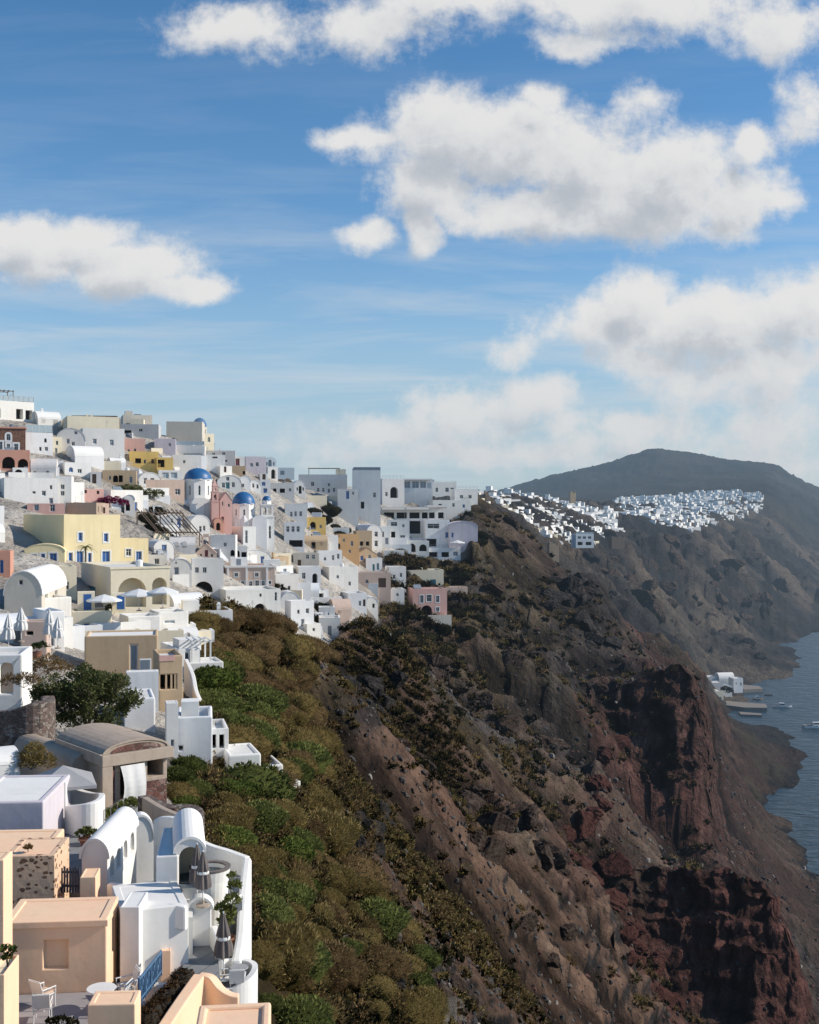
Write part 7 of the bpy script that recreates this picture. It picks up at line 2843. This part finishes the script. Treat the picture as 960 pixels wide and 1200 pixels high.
    r = empty('handrail', fp(122, 975), 0, 'thin grey metal handrail beside the climbing shrub', 'railing')
    mb = MB()
    for i in range(4):
        p = Vector((.12 * i, .75 * i, 0))
        mb.bar(p, p + Vector((0, 0, 1.0)), .02, 5)
    for z in (.55, 1.0):
        mb.bar((0, 0, z), (.36, 2.25, z), .018, 5)
    mb.build('rail', M['metal'], r)
    # --- concrete vault ruin
    Yv = 58
    a = House('unfinished concrete vault shelter with stone infill', 122, 196, 868, 942, 40, c='br', k='vault', Y=Yv, rise=.5, D=5.5, ext=1.5, rc='br',
              w=[('k', 155, 914, 27, 54), ('k', 182, 899, 18, 24)], cat='shelter', name='shelter', group=None)
    for ch in list(a.root.children):
        if ch.name.startswith('wall'):
            ch.data.materials[0] = M['concrete']
        if ch.name.startswith('roof'):
            ch.data.materials[0] = M['concrete']
    W, H, D = a.W, a.H, a.D
    zb = H - .5
    mb = MB()
    mb.box(-.25, W + .2, -.35, -.07, zb - .55, zb + .02)
    mb.box(-.26, -.02, -.06, D, zb - .5, zb + .05)
    mb.box(-.25, .32, -.34, -.08, -1.5, zb - .552)
    mb.build('beam', M['concrete'], a.root, bevel=.03)
    mb = MB()
    arc = [(W / 2 + (W / 2 - .35) * math.cos(math.pi * i / 12), zb + .03 + (.36) * math.sin(math.pi * i / 12)) for i in range(13)]
    mb.poly([(x, -.03, z) for x, z in arc])
    mb.box(W * .62, W - .05, -.05, -.004, -1.2, H * .33)
    mb.box(.36, W * .16, -.05, -.004, -1.2, zb - .56)
    mb.build('stone_infill', stone_mat('red_rubble', [(0.16, 0.065, 0.05), (0.22, 0.10, 0.08), (0.11, 0.05, 0.04), (0.28, 0.19, 0.16)], 3.0), a.root)
    # curtain gathered in the doorway
    u0, u1 = W * .22, W * .60
    mb = MB()
    n = 26
    for i in range(n):
        t0, t1 = i / n, (i + 1) / n
        def cp(t, v):
            sag = .25 * math.sin(math.pi * v) * (1 - t)
            return (u0 + (u1 - u0) * t + sag * (.5 - t), -.25 + .012 * math.sin(t * 13 + 2 * v) - .20 * math.sin(math.pi * v), -.05 + (zb - .58) * v)
        for j in range(8):
            mb.poly([cp(t0, j / 8), cp(t1, j / 8), cp(t1, (j + 1) / 8), cp(t0, (j + 1) / 8)])
    o = mb.build('curtain', M['whitecloth'], None, smooth=True)
    o.location = a.root.location
    o.rotation_euler = a.root.rotation_euler
    tag(o, 'white cloth curtain hanging in the concrete shelter doorway', 'curtain')
    a = House('low concrete vault with brick piers left of the shelter', 84, 116, 884, 940, 42, c='br', k='vault', Y=59, rise=.8, D=7, ext=1, w=[('k', 92, 921, 10, 30), ('k', 105, 918, 12, 32)], cat='shelter', name='shelter', group=None)
    for ch in list(a.root.children):
        if ch.name.startswith(('wall', 'roof')):
            ch.data.materials[0] = M['concrete']
    # grey square awning
    r = empty('sunshade', P(74, 950, 55.5), rad(20), 'grey pyramid sunshade in front of the low concrete vault', 'sunshade')
    mb = MB()
    hh, s = (950 - 915) / F * 55.5, 1.45
    cs = [(-s, -s), (s, -s), (s, s), (-s, s)]
    for i in range(4):
        a_, b_ = cs[i], cs[(i + 1) % 4]
        mb.poly([(*a_, hh), (*b_, hh), (0, 0, hh + .75)])
        mb.poly([(*a_, hh), (*b_, hh), (*b_, hh - .15), (*a_, hh - .15)])
    mb.build('canopy', M['greycloth'], r)
    mb = MB()
    mb.bar((0, 0, -1), (0, 0, hh + .7), .035, 6)
    mb.build('pole', M['metal'], r)
    # rubble walls
    wall_path('stone_wall', 'rough rubble wall with rounded end at the left edge', 'wall', [(-40, 836, 66, 2.5), (10, 832, 65, 2.5), (44, 822, 65, 2.6), (56, 822, 66.5, 2.6), (56, 815, 69, 2.6)], .8, M['rubble'], 2, .1)
    wall_path('stone_wall', 'low rubble wall right of the concrete shelter steps', 'wall', [(168, 932, 56.5, 1.2), (196, 944, 54.5, 1.2), (216, 944, 54.5, 1.4), (230, 948, 54, 1.6), (232, 966, 52, 1.6)], .6, M['rubble'], 2.2, .08)
    wall_path('step_wall', 'sloping concrete step wall below the white curtain', 'wall', [(170, 934, 55.5, .6), (190, 946, 53.6, .8), (212, 955, 52.6, .8)], .3, M['concrete'], 1.2, .03)
    # --- the white suite with plunge pool
    sc = wallmat('w')
    House('white vaulted house with slender arched side windows', 96, 126, 985, 1036, 0, s=160, c='w', k='vault', rise=.7, Y=45.2, w=[], sw=[('w', 131.5, 1012, 5, 32, 1), ('w', 139, 1003, 5, 32, 1), ('w', 147, 993, 5, 30, 1), ('w', 155, 984, 5, 30, 1)], ext=2, **k)
    House('round topped white gable wall standing above the white suite', 151, 180, 957, 998, 18, c='w', k='vault', rise=1.05, Y=51.5, D=.5, **k)
    House('white plain wing left of the plunge pool arch', 183, 209, 1003, 1060, 8, s=180, c='w', rc='w', Y=43.2, D=4, par=.05, ext=1, w=[('d', 187, 1040, 3, 30)], **k)
    pv = House('white vaulted plunge pool alcove with tall arch', 206, 239, 983, 1062, 12, c='w', k='vault', Y=43.4, D=4.2, rise=.52, w=[('W', 223, 1012, 27, 50, 1)], ext=1, **k)
    mb = MB()
    zc = (1062 - 1036) / F * 43.4
    mb.box(.08, pv.W + .05, -.10, -.003, zc - .12, zc + .02)
    mb.build('pool_rim', M['greypaint'], pv.root)
    mb = MB()
    mb.box(.1, pv.W - .1, .005, 1.1, zc + .05, zc + .09)
    mb.build('pool_water', M['water'], pv.root)
    # curved outer pool
    r = empty('plunge_pool', P(246, 1046, 44.2), 0, 'curved white plunge pool tub with dark rim beside the arch', 'pool')
    mb, rm = MB(), MB()
    mb.lathe([(.62, -1.2), (.72, .55), (.78, .95), (.62, .95), (.60, .7)], 28)
    mb.build('tub', sc, r, smooth=False, bevel=.0)
    rm.lathe([(.79, .951), (.80, 1.02), (.60, 1.02), (.60, .951)], 28)
    rm.build('rim', M['taupe'], r)
    wm = MB()
    wm.lathe([(.60, .80), (.005, .80)], 28)
    wm.build('water', M['water'], r)
    # wavy back wall and side wall
    wall_path('terrace_wall', 'wavy topped white wall behind the plunge pool terrace', 'wall',
              [(180, 962, 51, 1.2), (190, 957, 51, 1.3), (206, 958, 50.5, 1.3), (216, 966, 50, 1.3), (224, 976, 49.6, 1.3), (243, 988, 49, 1.4), (268, 996, 48.4, 1.5), (290, 1004, 47.6, 1.6)], .28, sc, 1.5, .08)
    wall_path('terrace_wall', 'white wall along the scrub right of the plunge pool', 'wall',
              [(290, 1004, 47.4, 1.6), (287, 1030, 46.2, 1.2), (284, 1062, 44.6, 1.1), (282, 1095, 43.2, 1.0), (277, 1126, 41.6, .9)], .36, sc, 2.5, .1)
    wall_path('terrace_wall', 'white low wall between the upper deck and the tall plant', 'wall', [(248, 1063, 43.8, .9), (262, 1058, 44.2, .9), (281, 1047, 45.0, .9)], .25, sc, 1.5, .06)
    z1 = pz(1042, 46)
    floor_poly('upper_deck', [flat(238, 1024, z1), flat(286, 1018, z1), flat(284, 1058, z1), flat(246, 1062, z1)], z1, M['deck'], 1.5)
    z2 = pz(1120, 41.5)
    floor_poly('lower_deck', [flat(216, 1090, z2), flat(252, 1088, z2), flat(258, 1146, z2), flat(214, 1150, z2)], z2, M['deck'], 1.5)
    z3 = pz(1060, 42.8)
    floor_poly('pool_terrace', [flat(180, 1048, z3), flat(226, 1048, z3), flat(226, 1075, z3), flat(176, 1075, z3)], z3, M['roofdeck'], 1.5)
    House('round topped white wall slab between two decks', 222, 247, 1054, 1102, 6, c='w', k='vault', rise=.35, Y=42.4, D=.35, **k)
    wall_path('terrace_wall', 'white stepped wall beside the lower deck', 'wall', [(250, 1084, 42.6, 1.0), (256, 1098, 41.8, 1.0), (258, 1112, 41.2, .8)], .3, sc, 1.5, .08)
    House('broad sunlit white block beside the lower deck', 141, 221, 1064, 1156, 20, c='w', rc='w', Y=40.0, D=3.0, par=.03, **k)
    House('small white cube with shaded front behind the peach house', 141, 163, 1063, 1095, 2, s=166, c='w', rc='w', Y=39.6, D=1.6, par=.02, **k)
    wall_path('terrace_wall', 'white curved stair wall left of the plain wing', 'wall', [(128, 1034, 43.6, 1.0), (150, 1038, 42.9, .9), (170, 1052, 42.0, .9), (186, 1066, 41.4, .6)], .3, sc, 1.5, .1)
    wall_path('terrace_wall', 'curving white parapet stepping down over the broad sunlit block', 'wall', [(150, 1050, 41.6, .7), (166, 1056, 41.2, .6), (184, 1061, 40.9, .5), (202, 1059, 40.8, .5), (219, 1062, 40.7, .5)], .26, sc, .3, .09)
    wall_path('terrace_wall', 'low white curved step at the foot of the broad sunlit block', 'wall', [(160, 1140, 39.7, .5), (176, 1150, 39.3, .5), (200, 1152, 39.4, .5), (218, 1146, 39.8, .5)], .3, sc, 1.0, .09)
    # round terrace at the end
    Yr = 41.2
    r = empty('round_terrace', P(274, 1158, Yr), 0, 'round white walled terrace at the end of the lower deck', 'terrace')
    mb = MB()
    R = .86
    n = 30
    prev = None
    for i in range(n + 1):
        t = rad(-150 + 285 * i / n)
        h = .30 + .46 * max(0, min(1, (i / n - .22) / .3)) ** .8
        c, s = math.cos(t), math.sin(t)
        cur = [Vector((c * (R - .2), s * (R - .2), -.1)), Vector((c * (R - .2), s * (R - .2), h)), Vector((c * R, s * R, h)), Vector((c * R * .97, s * R * .97, -2.5))]
        if prev:
            for q in range(3):
                mb.poly([prev[q], cur[q], cur[q + 1], prev[q + 1]])
        else:
            mb.poly(cur)
        prev = cur
    mb.poly(prev)
    mb.build('parapet', sc, r)
    fm = MB()
    fm.lathe([(.01, 0), (R - .15, 0), (R - .15, -2)], 30)
    fm.build('floor', M['terr'], r)
    b0 = P(274, 1158, Yr)
    table(b0 + Vector((.18, .1, 0)), .32, .72, 'small grey table on the round white terrace', 'greycloth')
    chair(b0 + Vector((-.25, -.22, 0)), rad(100), 'white chair left of the table on the round terrace', 'chairs of the round terrace', 'whitepaint')
    chair(b0 + Vector((.2, -.42, 0)), rad(185), 'white chair in front of the table on the round terrace', 'chairs of the round terrace', 'whitepaint')
    # parasols
    parasol_closed(P(231, 1057, 43.0), 2.15, 'tall folded taupe parasol left of its twin by the plunge pool', 'folded taupe parasols', M['taupe'])
    parasol_closed(P(238, 1062, 42.3), 2.0, 'folded taupe parasol nearer the round topped slab', 'folded taupe parasols', M['taupe'])
    parasol_closed(P(262, 1146, 41.0), 2.3, 'folded taupe parasol beside the round white terrace', 'folded taupe parasols', M['taupe'], .24)
    # deck chair
    r = empty('deck_chair', P(197, 1057, 42.9), rad(20), 'dark folding deck chair on the pool terrace', 'deck chair')
    mb = MB()
    for y in (-.25, .25):
        mb.bar((-.55, y, .5), (.35, y, .03), .025, 5)
        mb.bar((-.35, y, .03), (.5, y, .45), .025, 5)
    mb.build('frame', M['darkin'], r)
    mb = MB()
    mb.poly([(-.5, -.24, .48), (.2, -.24, .14), (.2, .24, .14), (-.5, .24, .48)])
    mb.poly([(.2, -.24, .14), (.5, -.24, .46), (.5, .24, .46), (.2, .24, .14)])
    mb.build('sling', M['greypaint'], r)
    plant('potted_tree', 'tall leafy plant between white walls beside the taupe parasol', 'plant', P(268, 1098, 43.2), [((0, 0, .9), .3), ((.15, 0, 1.4), .3), ((-.2, 0, 1.1), .28), ((.2, .1, 1.9), .25), ((-.1, 0, .6), .3), ((.1, 0, 2.3), .16)], 'green', 620, .2, .05, (.25, .4))
    # --- lane by the lower white houses
    wall_path('ramp_wall', 'grey topped ramp wall descending right of the white terrace house', 'wall', [(305, 902, 90, 1.0), (325, 908, 88.5, 1.0), (348, 916, 87, 1.0)], .8, M['roofdeck'], 3, .06)
    wall_path('lane_wall', 'white curving lane wall beside the green shrubs', 'wall', [(218, 772, 104, 1.2), (226, 790, 100, 1.2), (231, 812, 96, 1.2), (246, 840, 93, 1.2)], .35, sc, 2.5, .06)
    wall_path('lane_wall', 'thin grey garden wall above the dark pillared porch', 'wall', [(250, 864, 95, 1.0), (270, 880, 93, 1.0), (300, 893, 92, 1.0)], .3, M['roofdeck'], 2.5, .05)
    # open terrace with white pergola by the scrub
    a = House('white open porch with thin posts above the green shrubs', 222, 262, 776, 790, 20, s=216, c='bw', Y=112, D=4, par=.2, **k)
    a.pergola(.3, a.W - 1.2, .4, 3.4, a.H, 1.9, 'whitepaint', 4)
    # dark dry bush in front of the rubble wall and others
    plant('dry_bush', 'bushy yellow brown plant in front of the rubble wall', 'shrub', P(37, 902, 58.5), [((0, 0, .5), .75), ((-.6, 0, .4), .6), ((.6, 0, .4), .65), ((.1, .2, .95), .55)], 'olive', 2600, .2, .022)
    plant('dry_bush', 'dry brown plant above the blind arch building', 'shrub', P(28, 806, 70), [((0, 0, .5), .6), ((-.8, 0, .4), .6), ((.6, 0, .4), .5)], 'brown', 1100, .22, .022)
    plant('dry_bush', 'grey brown dry thicket left of the big tree', 'shrub', P(40, 800, 80), [((0, 0, 1.0), 1.0), ((-.8, 0, .8), .9), ((1.0, 0, 1.2), 1.0), ((1.8, 0, .8), 1.0)], 'brown', 2400, .25, .03)
    plant('potted_shrub', 'orange flowering potted plant on the terrace above the big tree', 'potted plant', P(43, 764, 88), [((0, 0, .4), .4), ((.4, 0, .5), .4)], 'green', 400, .2, .05, (.4, .5))
    tree(102, 850, 72, 3.2, 'broad dark green tree in front of the tan flat roofed house')
    palm(100, 664, 150, 2.6, 'small palm before the blue doors of the yellow mansion')
    plant('bougainvillea', 'magenta flowering bougainvillea behind the yellow mansion', 'shrub', P(128, 594, hit(128, 594) - 3), [((0, 0, 1), 1.2), ((-1.2, 0, .9), 1.0), ((1.3, 0, 1), 1.1), ((2.6, 0, .7), .9)], 'mag', 1500, .3, .1)
    plant('green_shrub', 'dark green shrub below the white round topped gable', 'shrub', P(150, 580, hit(150, 577)), [((0, 0, 1), 1.3), ((-1.6, 0, .9), 1.2), ((1.6, 0, 1), 1.2)], 'tree', 1200, .35, .1)
    plant('green_shrub', 'dark green shrub beside the pink terrace left of the dome', 'shrub', P(176, 585, hit(176, 583)), [((0, 0, 1), 1.4), ((-1.8, 0, .9), 1.3), ((1.6, 0, 1), 1.2)], 'tree', 1200, .35, .1)
    plant('potted_tree', 'olive green plant under the open white parasol', 'plant', P(131, 722, 126), [((0, 0, .8), .7), ((.6, 0, .7), .6)], 'green', 500, .25, .07)
    plant('green_shrub', 'dark spiky palm shrub by the arched windows', 'shrub', P(303, 741, hit(303, 741) - 2), [((0, 0, .8), 1.0), ((1.0, 0, .7), .9)], 'dark', 700, .5, .05)
    plant('rust_bush', 'rusty orange bush on the slanted tan wall', 'shrub', P(436, 664, hit(436, 664) - 2), [((0, 0, 1), 1.3), ((1.4, 0, .7), 1.1)], 'brown', 900, .3, .06)
    # --- parasols of the middle terraces
    for (px, py, R, lab) in ((122, 722, 1.9, 'open white parasol above the blue shutters'), (163, 716, 1.9, 'open white parasol before the larger great arch'), (191, 713, 1.7, 'open white parasol before the smaller great arch')):
        Y = 124 if px < 140 else 121
        parasol_open(P(px, py, Y), R, 1.75, lab, 'open white parasols')
    parasol_open(P(536, 645, hit(536, 650) - 3), 2.2, 2.2, 'open white parasol on the hotel terrace', 'open white parasols')
    for (px, py, h, Y, lab) in ((10, 764, 2.9, 88, 'folded white parasol at the left edge above the blind arch'), (25, 752, 2.7, 92, 'folded white parasol left of the pinkish vent house'), (58, 758, 2.9, 90, 'tall folded white parasol right of the pinkish vent house'), (68, 760, 2.4, 88, 'folded beige parasol beside the tall folded parasol')):
        parasol_closed(P(px, py, Y), h, lab, 'folded white parasols', M['whitecloth'], .36)
    # log pergola
    Y0 = hit(192, 636)
    r = empty('log_pergola', P(168, 606, Y0), rad(18), 'slanting pergola of weathered logs left of the largest dome', 'pergola')
    mb = MB()
    rr = random.Random(2)
    for i in range(11):
        x = i * .75
        mb.bar((x - .8, 3.5, 1.3 - .1 * i * .0 + rr.uniform(-.2, .2)), (x + 2.4, -1.5, -3.0 + rr.uniform(-.3, .3)), .10, 6)
    mb.build('log', M['wood'], r)
    mb = MB()
    for q in ((-.8, 3.0, .8), (1.6, -.8, -2.6)):
        mb.bar((q[0], q[1], q[2]), (q[0] + 8, q[1], q[2] - .1), .12, 6)
        for i in (0, 4, 8):
            mb.bar((q[0] + i, q[1], q[2]), (q[0] + i, q[1], q[2] - 2.5), .1, 6)
    mb.build('beam', M['wood'], r)


# ------------------------------------------------------------------ the little harbour and its boats
def harbour():
    st = plaster((0.22, 0.19, 0.165), 1.2, key='quay_stone', bump=.8)
    g = 'houses of the small harbour'
    for (f0, f1, t, b, Y, kk, c, lab) in ((843, 861, 789, 803, 690, 'vaultx', 'w', 'white barrel roofed boathouse at the far end of the harbour'), (860, 871, 795, 804, 682, 'flat', 'w', 'white flat harbour house beside the far boathouse'),
                                          (828, 841, 793, 802, 690, 'flat', 'lg', 'grey white harbour house at the foot of the red shoulder'), (828, 848, 800, 813, 668, 'flat', 'lg', 'long grey harbour house behind the quay tree'),
                                          (834, 848, 810, 821, 652, 'flat', 'c', 'cream harbour house nearest the main quay'), (846, 858, 800, 809, 672, 'gable', 'w', 'white gabled boathouse in the middle of the harbour')):
        h = House(lab, f0, f1, t, b, 10, s=f1 + 3, k=kk, c=c, Y=Y, D=7, n=(2, 1), group=g)
        h.n = (2, 1)
    def quay(pts, z, label, name='quay'):
        mb = MB()
        q = [Vector((*flat(px, py, z), z)) for px, py in pts]
        mb.poly(q)
        for i in range(len(q)):
            a, b = q[i], q[(i + 1) % len(q)]
            mb.poly([a, b, Vector((b.x, b.y, SEA - 3)), Vector((a.x, a.y, SEA - 3))])
        tag(mb.build(name, st), label, 'quay')
    quay([(848, 821), (872, 823), (898, 825), (899, 829.5), (872, 829), (850, 826)], SEA + 2.0, 'long stone main quay reaching into the bay')
    quay([(868, 802), (890, 804), (894, 807), (872, 808)], SEA + 2.0, 'short stone quay before the white boathouse')
    quay([(866, 834), (892, 836), (893, 838), (868, 837)], SEA + 1.0, 'low dark jetty nearest the red slope')
    plant('quay_tree', 'round dark tree on the harbour quay', 'tree', P(850, 815, 662), [((0, 0, 3), 3.0), ((2.5, 0, 2.6), 2.4)], 'dark', 500, .9, .3)

    def boat(px, py, L, B, Hh, label, cabin=True, hull=(0.75, 0.75, 0.74), rz=0, mast=0, stripe=(0.05, 0.07, 0.11)):
        Y = -SEA * F / (py - 600)
        r = empty('boat', (px_x(px, Y), Y, SEA), rz, label, 'boat', 'boats in the bay')
        secs = []
        for i in range(9):
            t = i / 8
            x = (t - .5) * L
            w = B / 2 * (1 - max(0, (t - .45) / .55) ** 2.2) * (0.86 + .14 * min(1, t * 4))
            sh = Hh * (1 + .35 * max(0, t - .5) * 2)
            secs.append([(x, -w, sh), (x, -w * .9, .15), (x, 0, -.35), (x, w * .9, .15), (x, w, sh)])
        mb = MB()
        for a, b in zip(secs, secs[1:]):
            for q in range(4):
                mb.poly([a[q], b[q], b[q + 1], a[q + 1]], 1 if q in (1, 2) else 0)
        mb.poly(secs[0])
        mb.build('hull', [paint(hull, .35, name='hull_paint', var=.1), paint(stripe, .4, name='antifouling', var=.2)], r)
        mb = MB()
        for a, b in zip(secs, secs[1:]):
            mb.poly([(a[0][0], a[0][1] * .97, a[0][2] - .12), (b[0][0], b[0][1] * .97, b[0][2] - .12), (b[4][0], b[4][1] * .97, b[4][2] - .12), (a[4][0], a[4][1] * .97, a[4][2] - .12)])
        mb.build('deck', M['wood'], r)
        if cabin:
            mb = MB()
            a, b = -.18 * L, .16 * L
            w = B * .32
            z0, z1 = Hh - .1, Hh + 1.5
            mb.mesh([(a, -w, z0), (b, -w, z0), (b, w, z0), (a, w, z0), (a + .1, -w * .9, z1), (b - .7, -w * .9, z1), (b - .7, w * .9, z1), (a + .1, w * .9, z1)],
                    ((4, 5, 6, 7), (0, 1, 5, 4), (1, 2, 6, 5), (2, 3, 7, 6), (3, 0, 4, 7)))
            c = mb.build('cabin', M['whitepaint'], r)
            mb = MB()
            mb.mesh([(a + .3, -w * .98, z0 + .6), (b - .5, -w * .98, z0 + .6), (b - .8, -w * .94, z1 - .25), (a + .3, -w * .94, z1 - .25)], [(0, 1, 2, 3)])
            mb.mesh([(b - .12, -w * .8, z0 + .4), (b - .12, w * .8, z0 + .4), (b - .6, w * .75, z1 - .2), (b - .6, -w * .75, z1 - .2)], [(0, 1, 2, 3)])
            mb.build('window', M['glass'], c)
        if mast:
            mb = MB()
            mb.bar((.05 * L, 0, Hh), (.05 * L, 0, mast), .09, 6, .05)
            mb.bar((.05 * L, 0, Hh + 1.6), (-.35 * L, 0, Hh + 1.7), .07, 6)
            mb.build('mast', M['metal'], r)
        return r
    boat(917, 829, 10.5, 3.0, 1.0, 'white motor boat leaving the main quay', rz=rad(-8), hull=(0.7, 0.72, 0.72))
    boat(901, 815, 5, 1.8, .6, 'small dark rowing boat beyond the main quay', cabin=False, hull=(0.05, 0.06, 0.08))
    boat(957, 853, 14, 4.2, 1.5, 'larger white yacht at the right edge of the bay', rz=rad(6), mast=4.5)
    boat(888, 820, 6, 2.0, .7, 'small brown boat moored inside the main quay', cabin=True, hull=(0.3, 0.2, 0.14))
build_light()
TER, G = build_terrain()
build_sea()
village()
landmarks()
leaf_mats()
near()
harbour()
NF = fillers()
far_town()
scrub(G)
print('HOUSES', len(HOUSES), 'fillers', NF)
